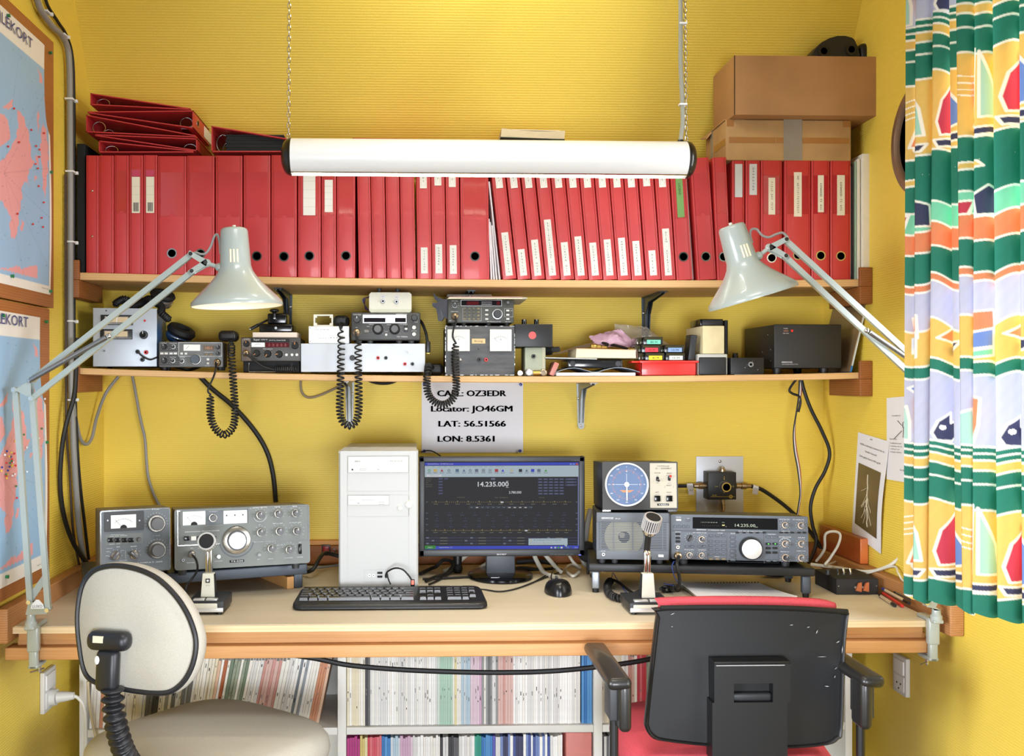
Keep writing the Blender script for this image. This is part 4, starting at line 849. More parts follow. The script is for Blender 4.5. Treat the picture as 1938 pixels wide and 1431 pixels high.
b.prism([tuple(p) for p in pts], (.002, .012, 0), gb); solo(b, 'plastic_bag', 'crumpled grey plastic bag hanging left of the keypad transceiver', 'bag')
c = onshelf(824, 2.63, .0006); handmic('black hand microphone left of the scuffed supply, its coiled cord looping over the sign', (c.x, 2.645, c.z + .0165), (.044, .07, .032), [q(811, 690, 2.56), q(810, 701, 2.528), q(808, 715, 2.52), q(809, 740, 2.52), q(819, 758, 2.52), q(838, 766, 2.52), q(855, 757, 2.52), q(863, 738, 2.52), q(863, 710, 2.52), q(861, 680, 2.53), q(862, 648, 2.535)], 44, .0085, .5, [q(857, 638, 2.535), q(858, 625, 2.535), q(863, 610, 2.535), mp4], tilt=0)
# ---- black box with the red dot and the things right of it
gm = mat('hammertone_green', (158, 164, 142), .45, bump=.3, bscale=300)
D = Dev('filter_box', 'narrow grey-green metal box with one socket, under the black box with a red dot', 'box', onshelf(993.4, 2.565, .0005)); a0, a1, c0, c1 = D.rect(993.4, 657.5, 1032.7, 705)
b = B(); b.box(a0, a1, 0, .09, 0, c1, gm, .002); b.quad(a1 - .009, a1 - .002, .001, c1, mat('worn_edge', (176, 172, 146), .5), -.0004); D.part(b, 'case'); jack(D, 1009.4, 674.5, 4, dgrey, 'socket', .01)
tz = (D.M @ Vector((0, 0, c1))).z
D = Dev('control_box', 'black box with a coral red dot and two knobs on top', 'control box', (P(974.8, 650, 2.555).x, 2.555, tz + .0005)); a0, a1, c0, c1 = D.rect(974.8, 613.8, 1046, 657); sh = -c0
b = B(); b.box(a0, a1, 0, .12, 0, c1 + sh, black, .0012); b.frame(a0 + .001, a1 - .002, .001, c1 + sh - .001, .0006, -.0004, 0, dgrey); D.part(b, 'case'); x, z = D.at(1007.6, 635)
b = B(); b.lathe((x, 0, z + sh), (0, -1, 0), [(.0098, 0), (.0098, .0008), (0, .0008)], mat('coral_dot', (226, 92, 92), .6), 28); D.part(b, 'dot')
for u in (994.4, 1018):
 x, _ = D.at(u, 610); b = B(); b.lathe((x, .03, c1 + sh - .0005), (0, 0, 1), [(.0085, 0), (.0085, .0015), (.0066, .002), (.0064, .0145), (0, .015)], blackg, 20); b.box(x - .0006, x + .0006, .0236, .03, c1 + sh + .002, c1 + sh + .014, wht); D.part(b, 'knob')
b = B(); b.cyl(P(1034, 661, 2.62), P(1046, 662, 2.61), .009, .009, blackm); b.cyl(P(1046, 662, 2.61), P(1058, 661, 2.6), .007, .007, dgrey); b.cyl(P(1034, 669, 2.63), P(1044, 668, 2.62), .005, .005, blackm); solo(b, 'coax_adapter', 'dark coax adapter sticking out behind the grey-green metal box', 'connector')
for i, (u, v, rr_, lb) in enumerate(((984.3, 705, 5.6, 'leftmost loose coax plug below the black box with the red dot'), (1001, 703.7, 7, 'larger middle coax plug with a white core below the red-dot box'), (1028, 704, 6.6, 'coax plug lying rightmost, with a brass body, below the red-dot box'))):
 k = 2.545 / F; zb = lz(P(u, 700, 2.55).x) + rr_ * k + .0004; x = P(u, 700, 2.55).x; b = B(); c = (x, 2.552, zb)
 b.lathe(c, (0.08 * (i - 1), -1, 0), [(rr_ * k * .8, -.02), (rr_ * k, -.019), (rr_ * k, .008), (rr_ * k * .8, .009), (rr_ * k * .8, .005), (.0022, .005), (.002, .009), (0, .009)], nickel if i == 2 else steel, 18)
 if i == 1: b.ring((x, 2.5425, zb), (0, -1, 0), .0026, .0066, .003, btnw, 18)
 if i == 2: b.cyl((x - .006, 2.556, zb - .001), (x - .024, 2.56, zb - .001), .0072, .0072, brass)
 solo(b, 'coax_plug', lb, 'connector', 'loose coax plugs', base=(x, 2.552, zb - rr_ * k))
b = B(Matrix.Translation(onshelf(1043, 2.56, .001)) @ Matrix.Rotation(math.radians(24), 4, 'Y')); b.box(-.006, .006, 0, .07, .002, .038, mat('pink_pack', (190, 120, 108), .4), .001); b.box(.0061, .0068, .002, .068, .004, .036, mat('pack_label', (224, 196, 186), .5)); b.T = None
solo(b, 'cassette_case', 'small pinkish pack leaning beside the loose coax plugs', 'pack')
# ---- papers, tape, paperback
Y0 = 2.55; kz = lambda v, Y=Y0: P(1100, v, Y).z
xa = P(1053, 700, Y0).x; xb = P(1203, 700, Y0).x; zb = lz(P(1130, 700, Y0).x) + .0006
r = thing('magazine', 'white magazine with a curled blue-grey cover at the bottom of the paper heap', 'magazine', ((xa + xb) / 2, Y0, zb)); b = B(); b.box(xa, xb, Y0, Y0 + .21, zb, zb + .009, paper, .002); wpart(b, 'pages', r)
b = B(); n = 14; pts = []
for i in range(n + 1):
 t = i / n; pts.append((xa + (xb + .012 - xa) * t, zb + .0095 + .011 * math.sin(math.pi * min(1, t * 2.4)) * (t < .45) + .012 * math.sin(math.pi * (t - .5) / .5) * (t > .5)))
b.prism([(x, Y0 + .002, z) for x, z in pts] + [(x, Y0 + .002, z + .0012) for x, z in reversed(pts)], (0, .2, 0), mat('bluegrey_cover', (150, 160, 172), .4)); wpart(b, 'cover', r)
r = thing('tape_cassette', 'black tape cassette lying on the magazine under the paperback', 'cassette', P(1120, 696, 2.6)); zc = zb + .0215
b = B(); b.box(P(1072, 0, 2.6).x, P(1176, 0, 2.6).x, 2.58, 2.70, zc, zc + .0215, mat('smoky_plastic', (38, 38, 40), .2, coat=.5), .004); wpart(b, 'shell', r)
for u in (1084, 1170):
 b = B(); p = P(u, 690, 2.58); b.lathe((p.x, 2.58, zc + .011), (0, -1, 0), [(.0075, 0), (.0075, .001), (.003, .0015), (0, .0015)], dgrey, 18); wpart(b, 'reel', r)
zc2 = zc + .0218
b = B(); b.prism([(P(1032, 0, 2.56).x, 2.56, zc2 + .003), (P(1130, 0, 2.56).x, 2.56, zc2), (P(1130, 0, 2.56).x, 2.76, zc2), (P(1032, 0, 2.56).x, 2.76, zc2 + .006)], (0, 0, .003), mat('grey_board', (176, 178, 176), .5)); solo(b, 'folder', 'thin grey folder sticking out left between the cassette and the paperback', 'folder')
r = thing('paperback', 'paperback with cream page edges lying on the cassette on the lower shelf', 'book', (P(1147, 0, 2.57).x, 2.57, zc2 + .0035)); a0 = P(1090, 0, 2.57).x; a1 = P(1204, 0, 2.57).x; z0 = zc2 + .0035; z1 = z0 + .026
b = B(); b.prism([(a0, 2.572, z0 + .0015), (a1, 2.572, z0 + .0005), (a1 - .001, 2.572, z1 - .005), (a0 + .002, 2.572, z1 - .0015)], (0, .14, 0), cream); wpart(b, 'page_block', r)
b = B(); b.prism([(a0 - .001, 2.57, z0), (a1 + .004, 2.57, z0 - .001), (a1 + .004, 2.57, z0 + .0004), (a0 - .001, 2.57, z0 + .0014)], (0, .144, 0), mat('cover_olive', (120, 116, 90), .5)); b.prism([(a0, 2.57, z1 - .0014), (a1, 2.57, z1 - .005), (a1, 2.57, z1 - .0036), (a0, 2.57, z1)], (0, .144, 0), mat('cover_tan', (206, 170, 130), .5)); b.prism([(a1 + .002, 2.572, z0), (a1 + .006, 2.572, z0), (a1 + .004, 2.572, z1 - .005), (a1, 2.572, z1 - .004)], (0, .142, 0), mat('spine_brown', (92, 64, 44), .5)); wpart(b, 'cover', r)
b = B(); b.prism([tuple(P(1046, 672, 2.70)), tuple(P(1123, 655, 2.70)), tuple(P(1124, 648, 2.72)), tuple(P(1095, 655, 2.72))], (0, .04, .001), mat('grey_envelope', (186, 176, 164), .7)); solo(b, 'envelope', 'greyish envelope slanting up behind the paperback on the lower shelf', 'envelope')
# anti-static bag, zip bag, cable with brass plugs
def crumple(pts, Y, th, mt, name, label, cat, seed=3, nx=14, ny=10):
 rnd = random.Random(seed); b = B(); P_ = [P(u, v, Y) for u, v in pts]           # four corners: bl, br, tr, tl
 for side in (0, 1):
  vs = []; fs = []
  for j in range(ny + 1):
   for i in range(nx + 1):
    s_, t = i / nx, j / ny; p = (P_[0].lerp(P_[1], s_)).lerp(P_[3].lerp(P_[2], s_), t); e = math.sin(math.pi * s_) * math.sin(math.pi * min(t * 1.02, 1))
    p = p + Vector((rnd.uniform(-1, 1) * .002, (1 if side else -1) * th * e + rnd.uniform(-1, 1) * .005 * (e > .05) + .03 * t, rnd.uniform(-1, 1) * .002 + .010 * e * math.sin(s_ * 7 + seed))); vs.append(p)
  for j in range(ny):
   for i in range(nx): a = j * (nx + 1) + i; f = (a, a + 1, a + nx + 2, a + nx + 1); fs.append(f if not side else tuple(reversed(f)))
  b.add(vs, fs, mt)
 return solo(b, name, label, cat, smooth=60)
crumple([(1128, 655), (1212, 659), (1178, 622), (1120, 636)], 2.65, .02, mat('pink_antistatic', (206, 166, 184), .35, coat=.3), 'antistatic_bag', 'crumpled pink anti-static bag on the paperback', 'bag', 4)
crumple([(1168, 650), (1266, 652), (1228, 618), (1166, 612)], 2.72, .02, mat('clear_bag', (232, 228, 214), .1, alpha=.3, coat=.8), 'zip_bag', 'clear zip bag bulging behind the crystal boxes', 'bag', 9)
b = B(); zt = z1 + .001;
b.tube([P(1146, 657, 2.60) + Vector((0, 0, .002)), P(1150, 652, 2.62), P(1140, 649, 2.66), P(1165, 654, 2.64), P(1190, 661, 2.6)], .004, rubber)
b.lathe(P(1118, 656, 2.595), (1, .0, -.06), [(.0085, 0), (.0085, .014), (.0068, .016), (.0068, .026), (.0048, .028), (.0048, .042), (0, .042)], brass, 16); b.cyl(P(1188, 661, 2.6), P(1198, 662.5, 2.6), .005, .005, brass); solo(b, 'coax_cable', 'short black coax cable with brass plugs lying on the paperback', 'cable')
# red tray and labelled boxes
r = thing('tray', 'red plastic tray holding small labelled boxes', 'tray', onshelf(1255, 2.55)); redt = mat('tray_red', (222, 40, 32), .35, coat=.3); zb = lz(P(1255, 700, 2.55).x) + .0005; zt = P(1255, 682.5, 2.55).z
x0, x1 = P(1213, 0, 2.55).x, P(1319, 0, 2.55).x; b = B()
b.box(x0, x1, 2.552, 2.72, zb, zb + .003, redt, .001)
for (p, q_, y0, y1) in ((x0, x1, 2.552, 2.556), (x0, x1, 2.716, 2.72), (x0, x0 + .004, 2.552, 2.72), (x1 - .004, x1, 2.552, 2.72)): b.box(p, q_, y0, y1, zb, zt, redt, .001)
b.box(x0 - .004, x1 + .004, 2.546, 2.554, zt - .006, zt, redt, .0015); b.box(x0 - .024, x0 + .002, 2.55, 2.6, zt - .006, zt - .001, redt, .002); b.box(x1 - .002, x1 + .004, 2.55, 2.72, zt - .006, zt, redt, .0015); b.box(x0 + .003, x1 - .003, 2.556, 2.717, zt - .0045, zt - .0015, redt); wpart(b, 'shell', r)
# each box is laid on the one below it: (u0, u1, label colour, words, lower box index)
boxes = ((1221.3, 1257.5, (232, 214, 40), '40 M', 'yellow', -1), (1260, 1296.4, (226, 222, 208), '15 M', 'white', -1), (1214.8, 1249.5, (216, 52, 66), '20 M', 'red', 0), (1257.6, 1295, (130, 160, 206), '10 M', 'blue', 1), (1217.7, 1254.6, (112, 206, 178), '80 M', 'teal', 2)); tops = {-1: zt + .0004}
smk = mat('smoky_lid', (66, 62, 44), .15, coat=.5)
for i, (u0, u1, cl_, w_, cn, on) in enumerate(boxes):
 x0, x1 = P(u0, 0, 2.56).x, P(u1, 0, 2.56).x; z0 = tops[on]; h = .0203
 r = thing('crystal_box', 'small black box with a %s label reading %s' % (cn, w_), 'small box', ((x0 + x1) / 2, 2.56, z0), 'labelled boxes on the red tray')
 b = B(); b.box(x0, x1, 2.56, 2.64, z0, z0 + h, blackg, .0012); wpart(b, 'box', r)
 b = B(); b.box(x0 + .002, x1 - .002, 2.5594, 2.562, z0 + h * .66, z0 + h - .001, smk); b.box(x0 - .014, x0 - .0005, 2.575, 2.64, z0 + .001, z0 + h - .001, smk, .001); wpart(b, 'lid', r)
 b = B(); lm = mat('label_' + cn, cl_, .6); xl0, xl1 = x0 + (x1 - x0) * .18, x0 + (x1 - x0) * .88; b.box(xl0, xl1, 2.5592, 2.561, z0 + .0015, z0 + h * .62, lm); b.txt(w_, (xl0 + xl1) / 2, z0 + h * .33, .0052, ink, y=2.5588, w=(xl1 - xl0) * .5); wpart(b, 'label', r)
 tops[i] = z0 + h + .0004
b = B(Matrix.Translation((P(1302, 0, 2.57).x, 2.57, zt + .0006)) @ Matrix.Rotation(math.radians(7), 4, 'Y')); b.box(0, .017, 0, .05, .0006, .069, charc, .002); b.T = None; solo(b, 'slim_box', 'slim dark box standing upright at the right end of the red tray', 'box')
# boxes right of the tray
r = thing('case_box', 'dark box with a pale rim under the cream box on the lower shelf', 'box', onshelf(1349, 2.56)); zb = lz(P(1349, 0, 2.56).x) + .0005; x0, x1 = P(1320.7, 0, 2.56).x, P(1377.5, 0, 2.56).x; zt = P(1349, 670, 2.56).z
b = B(); b.box(x0, x1, 2.562, 2.66, zb, zt, mat('pale_rim', (190, 190, 184), .5), .003); wpart(b, 'shell', r); b = B(); b.box(x0 + .003, x1 - .004, 2.558, 2.566, zb + .0005, zt - .0085, charc, .003); wpart(b, 'front', r)
za = zt + .0006; x0, x1 = P(1330.5, 0, 2.56).x, P(1371.5, 0, 2.56).x; h = P(1349, 617, 2.56).z - P(1349, 670, 2.56).z
b = B(); b.box(x0, x1, 2.562, 2.72, za, za + h, mat('aged_cream_box', (226, 212, 168), .7, var=.08, vscale=25), .002); solo(b, 'cream_box', 'aged cream cardboard box on the dark box with a pale rim', 'box'); zc = za + h + .0005
x0, x1 = P(1326, 0, 2.58).x, P(1370, 0, 2.58).x; b = B(); b.box(x0, x1, 2.585, 2.68, zc, zc + .0185, blackg, .002); b.box(x0 + .006, x1 - .002, 2.583, 2.60, zc + .0015, zc + .0165, black, .001); solo(b, 'black_case', 'black plastic case on top of the cream box', 'case')
x0, x1 = P(1371.8, 0, 2.59).x, P(1378, 0, 2.59).x; b = B(); b.box(x0, x1, 2.59, 2.70, zt + .0005, P(1375, 606, 2.59).z, blackm, .002); solo(b, 'black_folder', 'black slab standing against the right side of the cream box', 'folder')
D = Dev('dummy_load', 'small black box with a silver round socket, left of the big black supply', 'box', onshelf(1383, 2.555, .0015)); a0, a1, c0, c1 = D.rect(1383, 677, 1446, 706); c0 = 0
b = B(); b.box(a0, a1, 0, .07, c0, c1, black, .001); b.box(a0 + .008, a1 + .012, -.004, .09, -.001, .0004, steel); D.part(b, 'case')
for (u, v) in ((1424, 684), (1410, 696), (1434, 700)): b = B(); x, z = D.at(u, v); b.ball((x, -.0004, z), .0014, .001, .0014, steel, 8, 6); D.part(b, 'screw')
jack(D, 1418.4, 690, 6, steel, 'round_socket', .012); x, _ = D.at(1401, 670); b = B(); b.cyl((x, .04, c1 - .0005), (x, .04, c1 + .013), .008, .0065, blackg, 18); D.part(b, 'knob')
D = Dev('power_supply', 'big black power supply with a tiny red light, right part of the lower shelf', 'power supply', onshelf(1465.5, 2.56, .0005)); k = D.px(); a0, a1, c0, c1 = D.rect(1465.5, 614, 1592.7, 697); ff = max(c0, .008)
satin = mat('satin_black', (30, 30, 31), .5, bump=.06, bscale=900); b = B(); b.box(a0 + .001, a1 - .001, .008, .235, ff + .001, c1 - .0005, satin, .001)
for (y, z) in ((.03, .05), (.03, .02), (.09, .045), (.2, .04), (.05, .09)): b.ball((a0 + .0006, y, ff + z), .001, .0016, .0016, steel, 8, 6)
D.part(b, 'case'); b = B(); b.box(a0, a1, 0, .009, ff, c1, satin, .0025)
T(D, b, 'POWER', 1486.7, 621.7, 1.6, wht, 8); T(D, b, 'KENWOOD', 1489.5, 685.5, 2.8, wht, 20); T(D, b, 'DC POWER SUPPLY PS-50', 1495, 689.5, 1.3, wht, 30); T(D, b, 'OFF ON', 1487, 631, 1.4, wht, 11); D.part(b, 'front_panel')
D.button(1482.5, 624.4, 1491.3, 628.2, mat('brown_switch', (110, 74, 60), .4), name='switch'); x, z = D.at(1499, 626); b = B(); b.lathe((x, 0, z), (0, -1, 0), [(.0026, 0), (.002, .0018), (0, .002)], mat('red_led', (255, 30, 20), .3, emit=1.5), 12); D.part(b, 'indicator_lamp')
feet(D, (1476, 1565), 700, ff, .012, (.02, .2), black)
# leaning board book
xb0 = P(1609, 700, 2.57).x; xt0 = P(1642, 563, 2.57).x; zb = lz(xb0) + .001; h = P(1640, 563, 2.57).z - zb
r = thing('ring_folder', 'thin brown-grey folder leaning against the right wall on the lower shelf', 'folder', (xb0, 2.57, zb), None); ang = math.atan2(xt0 - xb0, h)
b = B(Matrix.Translation((xb0, 2.57, zb)) @ Matrix.Rotation(ang, 4, 'Y')); b.box(-.004, -.0015, 0, .2, .001, h / math.cos(ang), mat('brown_board', (122, 98, 70), .35, coat=.3)); b.T = None; wpart(b, 'cover', r)
b = B(Matrix.Translation((xb0, 2.57, zb)) @ Matrix.Rotation(ang, 4, 'Y')); b.box(-.001, .004, .001, .2, .018, h / math.cos(ang) * .78, mat('white_edge', (206, 212, 212), .6)); b.box(-.001, .004, .001, .2, .001, .0175, mat('blue_strip', (52, 128, 190), .5)); b.T = None; wpart(b, 'page_block', r)
# ================================================================ hanging tube lamp
YL = 2.3; A = P(550, 297, YL); Z_ = P(1299, 303, YL); ax = (Z_ - A).normalized(); Ln = (Z_ - A).length; R_ = 34.5 * YL / F
tubew = mat('lamp_white_tube', (240, 240, 238), .35, coat=.3); blackcap = mat('lamp_black_cap', (26, 24, 22), .3, coat=.3)
r = thing('pendant_lamp', 'long white tube lamp with black end caps hanging on chains', 'lamp', A.lerp(Z_, .5) - Vector((0, 0, R_)))
def ringpt(c, a, rr_): return c + Vector((0, math.cos(a) * rr_, math.sin(a) * rr_))
b = B(); n = 44; A0, A1 = math.radians(-62), math.radians(242); vs = []; fs = []
for rr_ in (R_, R_ - .0018):
 for i in range(n + 1):
  a = A0 + (A1 - A0) * i / n
  for c in (A, Z_): vs.append(ringpt(c, a, rr_))
o_ = 2 * (n + 1)
for i in range(n):
 fs.append((2 * i, 2 * i + 1, 2 * i + 3, 2 * i + 2)); fs.append((o_ + 2 * i, o_ + 2 * i + 2, o_ + 2 * i + 3, o_ + 2 * i + 1))
for i in (0, n): fs.append((2 * i, 2 * i + 1, o_ + 2 * i + 1, o_ + 2 * i))
b.add(vs, fs, tubew); wpart(b, 'housing', r, smooth=60)
for (c, s_) in ((A, -1), (Z_, 1)):
 b = B(); b.lathe(c, ax * s_, [(R_ * 1.02, -.003), (R_ * 1.02, .001), (R_ * .96, .008), (R_ * .78, .015), (R_ * .45, .020), (0, .0215)], blackcap, 40); wpart(b, 'end_cap', r, smooth=60)
b = B(); b.cyl(A + ax * .01 + Vector((0, 0, -.006)), Z_ - ax * .01 + Vector((0, 0, -.006)), .012, .012, mat('fluorescent_glow', (255, 250, 232), .5, emit=72.0), 20); wpart(b, 'fluorescent_tube', r)
b = B(); nl = 70
for i in range(1, nl):
 c = A + ax * (Ln * i / nl); hw = R_ * .46; zt_, zb_ = c.z - R_ * .52, c.z - R_ * .93
 b.add([(c.x - .0004, c.y - R_ * .8, zt_), (c.x - .0004, c.y + R_ * .8, zt_), (c.x - .0004, c.y + hw * .8, zb_), (c.x - .0004, c.y - hw * .8, zb_)], [(0, 1, 2, 3)], chrome)
for s_ in (-1, 1):
 b.add([(A.x, A.y + s_ * R_ * .8, A.z - R_ * .5), (Z_.x, Z_.y + s_ * R_ * .8, Z_.z - R_ * .5), (Z_.x, Z_.y + s_ * R_ * .40, Z_.z - R_ * .94), (A.x, A.y + s_ * R_ * .40, A.z - R_ * .94)], [(0, 1, 2, 3)], chrome)
wpart(b, 'louvre', r, smooth=0)
def chain(p0, p1, name):
 b = B(); p0 = Vector(p0); p1 = Vector(p1); L = (p1 - p0).length; n = int(L / .0125);
 for i in range(n):
  c = p0.lerp(p1, (i + .5) / n); hl, hw = .0066, .0034
  pts = [c + Vector(((math.cos(a) * hw if i % 2 == 0 else 0), (math.cos(a) * hw if i % 2 else 0), (hl if math.sin(a) > 0 else -hl) * abs(math.sin(a)) ** .6)) for a in [2 * math.pi * j / 12 for j in range(12)]]
  b.tube(pts, .0012, mat('chain_steel', (176, 170, 156), .3, .9), 5, closed=True, raw=True)
 return wpart(b, name, r, smooth=60)
chain(P(546, 263, YL), (P(549, 0, YL).x, YL, ZT - .001), 'chain'); chain(P(1299, 268, YL), (P(1294, 0, YL).x, YL, ZT - .001), 'chain')
b = B(); p = P(1288, 270, YL); b.tube([p + Vector((0, 0, -.002)), P(1289, 258, YL), P(1292, 230, YL), P(1291, 190, YL), P(1288, 120, YL), P(1288, 40, YL), (P(1287, 0, YL).x, YL, ZT - .001)], .0052, mat('lamp_cord_grey', (150, 150, 138), .5), 10)
for v in (45, 198): c = P(1290, v, YL); b.box(c.x - .006, c.x + .012, YL - .007, YL + .007, c.z - .002, c.z + .002, wht)
b.cyl(p, p + Vector((0, 0, .006)), .009, .007, black); wpart(b, 'cord', r)
# ================================================================ spring-arm desk lamps
bulb = mat('bulb_glow', (255, 214, 150), .5, emit=6.0); slit = mat('lit_slit', (255, 214, 150), .5, emit=1.6); inner = mat('shade_inner_white', (240, 236, 226), .5)
def spring_lamp(label, YF, top, rim, pts, cord, base):
 r = thing('desk_lamp', label, 'lamp', base['at']); k = YF / F
 def q_(p, dy=0.0): return P(p[0], p[1], YF + dy)
 t = q_(top); m_ = q_(rim); axv = (t - m_).normalized(); L = (t - m_).length
 prof = [(85, 0), (85.5, .02), (84, .06), (72, .145), (60, .225), (47, .315), (38, .39), (32, .455), (29, .52), (27.5, .72), (25.5, .96), (24, .985), (21, 1.0), (0, 1.0)]
 b = B(); b.lathe(m_, axv, [(a * k, h * L) for a, h in prof], lampg, 48, cap=False); wpart(b, 'shade', r, smooth=50)
 b = B(); b.lathe(m_, axv, [((a - 1.2) * k, h * L + .0006) for a, h in prof[:-4]] + [(22 * k, .94 * L), (0, .94 * L)], inner, 48, cap=False); wpart(b, 'shade_lining', r, smooth=60)
 b = B(); b.ball(m_ + axv * (L * .36), .026, .026, .03, bulb, 16, 10); b.cyl(m_ + axv * (L * .5), m_ + axv * (L * .92), .014, .014, offwhite); wpart(b, 'bulb', r)
 perp = axv.cross(Vector((0, -1, 0))).normalized()
 for j in (-1, 0, 1):
  rr_ = 28.6 * k; a = Vector((0, -1, 0)) * math.sqrt(max(0, 1 - (j * .22 + .1) ** 2)) + perp * (j * .22 + .1); a = a.normalized(); c = m_ + axv * (L * (.62 + .03 * j * 0)) + a * (rr_ * .995); w_ = a.cross(axv).normalized()
  b = B(); b.add([c + w_ * .0012 - axv * .012 + a * .0012, c - w_ * .0012 - axv * .012 + a * .0012, c - w_ * .0012 + axv * .014 - a * .0002, c + w_ * .0012 + axv * .014 - a * .0002], [(0, 1, 2, 3)], slit); wpart(b, 'vent_slit', r)  # glowing patches on the shade stand in for bulb light through vents
 b = B(); b.cyl(t + axv * .0, t + axv * .006, .004, .0036, offwhite, 10); wpart(b, 'switch', r)
 pv, hu, hl_ = q_(pts['pivot']), q_(pts['hu']), q_(pts['hl']); st = q_(pts['stub'])
 b = B(); b.cyl(st, pv, .0045, .0045, lampg, 12); b.ball(st, .009, .009, .009, lampg, 12, 8); b.ball(pv, .009, .006, .009, lampg, 12, 8)
 for s_ in (-.009, .007):
  d = Vector((0, s_, 0)); w_ = .0062
  for e in (hu, hl_):
   dd = (e - pv).normalized(); nn = dd.cross(Vector((0, 1, 0))) * w_; b.prism([pv + d + nn - dd * .004, pv + d - nn - dd * .004, e + d - nn * .8 + dd * .006, e + d + nn * .8 + dd * .006], (0, .002, 0), lampg)
 for e in (pv, hu, hl_): b.cyl(e + Vector((0, -.012, 0)), e + Vector((0, .01, 0)), .0042, .0042, chrome, 12)
 wpart(b, 'head_bracket', r)
 eu, el, ea = q_(pts['eu'], base['dy']), q_(pts['el'], base['dy']), q_(pts['ea'], base['dy'])
 def bar(p0, p1, off, name='arm'):
  b = B(); d = (p1 - p0).normalized(); nn = d.cross(Vector((0, 1, 0))).normalized() * .0056; o_ = Vector((0, off, 0))
  b.prism([p0 + o_ + nn, p0 + o_ - nn, p1 + o_ - nn, p1 + o_ + nn], (0, .0105, 0), lampg); wpart(b, name, r)
 bar(hu, eu, -.006); bar(hl_, el, -.006)
 b = B()
 for s_ in (-.0095, .0075): b.prism([eu + Vector((0, s_, 0)), el + Vector((0, s_, 0)), ea + Vector((0, s_, 0))], (0, .002, 0), lampg)
 for e in (eu, el, ea): b.cyl(e + Vector((0, -.013, 0)), e + Vector((0, .011, 0)), .006, .006, lampg, 12); b.cyl(e + Vector((0, -.0145, 0)), e + Vector((0, -.012, 0)), .0042, .0042, chrome, 12)
 wpart(b, 'elbow_plate', r)
 b = B(); s0, s1 = q_(pts['s0'], base['dy'] * .4), q_(pts['s1'], base['dy']); s0.y -= .012; s1.y -= .012
 b.coil([s0.lerp(s1, .02), s0.lerp(s1, .5), s1], .0042, .0014, 90, steel, 5, 8); b.ball(s0, .006, .004, .006, chrome, 10, 8); b.ball(s1, .006, .004, .006, chrome, 10, 8); wpart(b, 'spring', r, smooth=60)
 ba, bb_ = q_(pts['ba'], base['dy']), q_(pts['bb'], base['dy'])
 bar(ea, ba, -.006); bar(el, bb_, -.0065)
 b = B(); bs = Vector(base['stem'])
 for s_ in (-.0095, .0075): b.prism([ba + Vector((0, s_, .004)), bb_ + Vector((0, s_, .002)), bb_ + Vector((0, s_, -.008)), bs + Vector((.006, s_, -.002)), bs + Vector((-.008, s_, -.002))], (0, .002, 0), lampg)
 for e in (ba, bb_): b.cyl(e + Vector((0, -.012, 0)), e + Vector((0, .011, 0)), .0046, .0046, chrome, 12)
 lc = base.get('logo');
 if lc: p = P(lc[0], lc[1], ba.y - .011); b.add([(p.x - .014, p.y, p.z - .007), (p.x + .014, p.y, p.z - .007), (p.x + .012, p.y, p.z + .002), (p.x + .003, p.y, p.z + .012), (p.x - .003, p.y, p.z + .012), (p.x - .012, p.y, p.z + .002)], [(0, 1, 2, 3, 4, 5)], wht); b.txt('LUXO', p.x, p.z - .002, .006, dgrey, y=p.y - .0004, w=.02)
 if base.get('brace'): p0, p1 = [q_(z_, base['dy'] + .004) for z_ in base['brace']]; b.prism([p0 + Vector((-.006, 0, .004)), p0 + Vector((.006, 0, -.004)), p1 + Vector((.006, 0, -.004)), p1 + Vector((-.004, 0, .006))], (0, .002, 0), lampg)
 wpart(b, 'base_bracket', r)
 b = B(); x, y, z = bs; b.lathe((x, y, DZ + .02), (0, 0, 1), [(.009, -.02), (.0125, -.016), (.0125, -.004), (.0095, 0), (.0085, z - DZ - .02)], lampg, 20)
 yf = YD - .006; zb = DZ - .108
 b.box(x - .011, x + .011, y - .012, YD + .035, DZ + .0005, DZ + .009, lampg, .003); b.box(x - .0125, x + .0125, yf - .018, yf - .001, DZ - .05, DZ + .009, lampg, .004); b.box(x - .0095, x + .0095, yf - .016, yf - .002, DZ - .086, DZ - .045, lampg, .004); b.box(x - .011, x + .011, yf - .016, YD + .03, DZ - .086, DZ - .077, lampg, .004); wpart(b, 'clamp', r)
 b = B(); b.cyl((x + .002, YD + .012, DZ - .073), (x + .002, YD + .012, DZ - .102), .004, .004, chrome, 12); b.cyl((x - .016, YD + .006, DZ - .1), (x + .012, YD + .012, DZ - .093), .0018, .0018, chrome, 8); wpart(b, 'clamp_screw', r)
 b = B(); b.tube([q_(c) for c in cord], .0026, greyc); wpart(b, 'cord', r)
 return r
xs = P(57, 1150, 2.1).x
spring_lamp('grey spring-arm lamp clamped to the left desk edge, shade over the left shelf', 2.05, (443, 432), (449, 580), dict(stub=(415, 506), pivot=(391, 498), hu=(363, 481.5), hl=(365, 514), eu=(61, 719), el=(62, 754), ea=(30, 738), s0=(208.6, 636.6), s1=(60, 720), ba=(57.5, 1138), bb=(92, 1153)), [(417, 481), (416, 462), (412, 445), (406, 447), (399, 466), (390, 479), (380, 481), (370, 478), (364, 484)], dict(at=(xs, 2.1, DZ), stem=(xs + .002, 2.1, P(60, 1160, 2.1).z), dy=.04, logo=(71, 1146), brace=((57, 1134), (83, 1096))))
xs = P(1772, 1150, 2.1).x
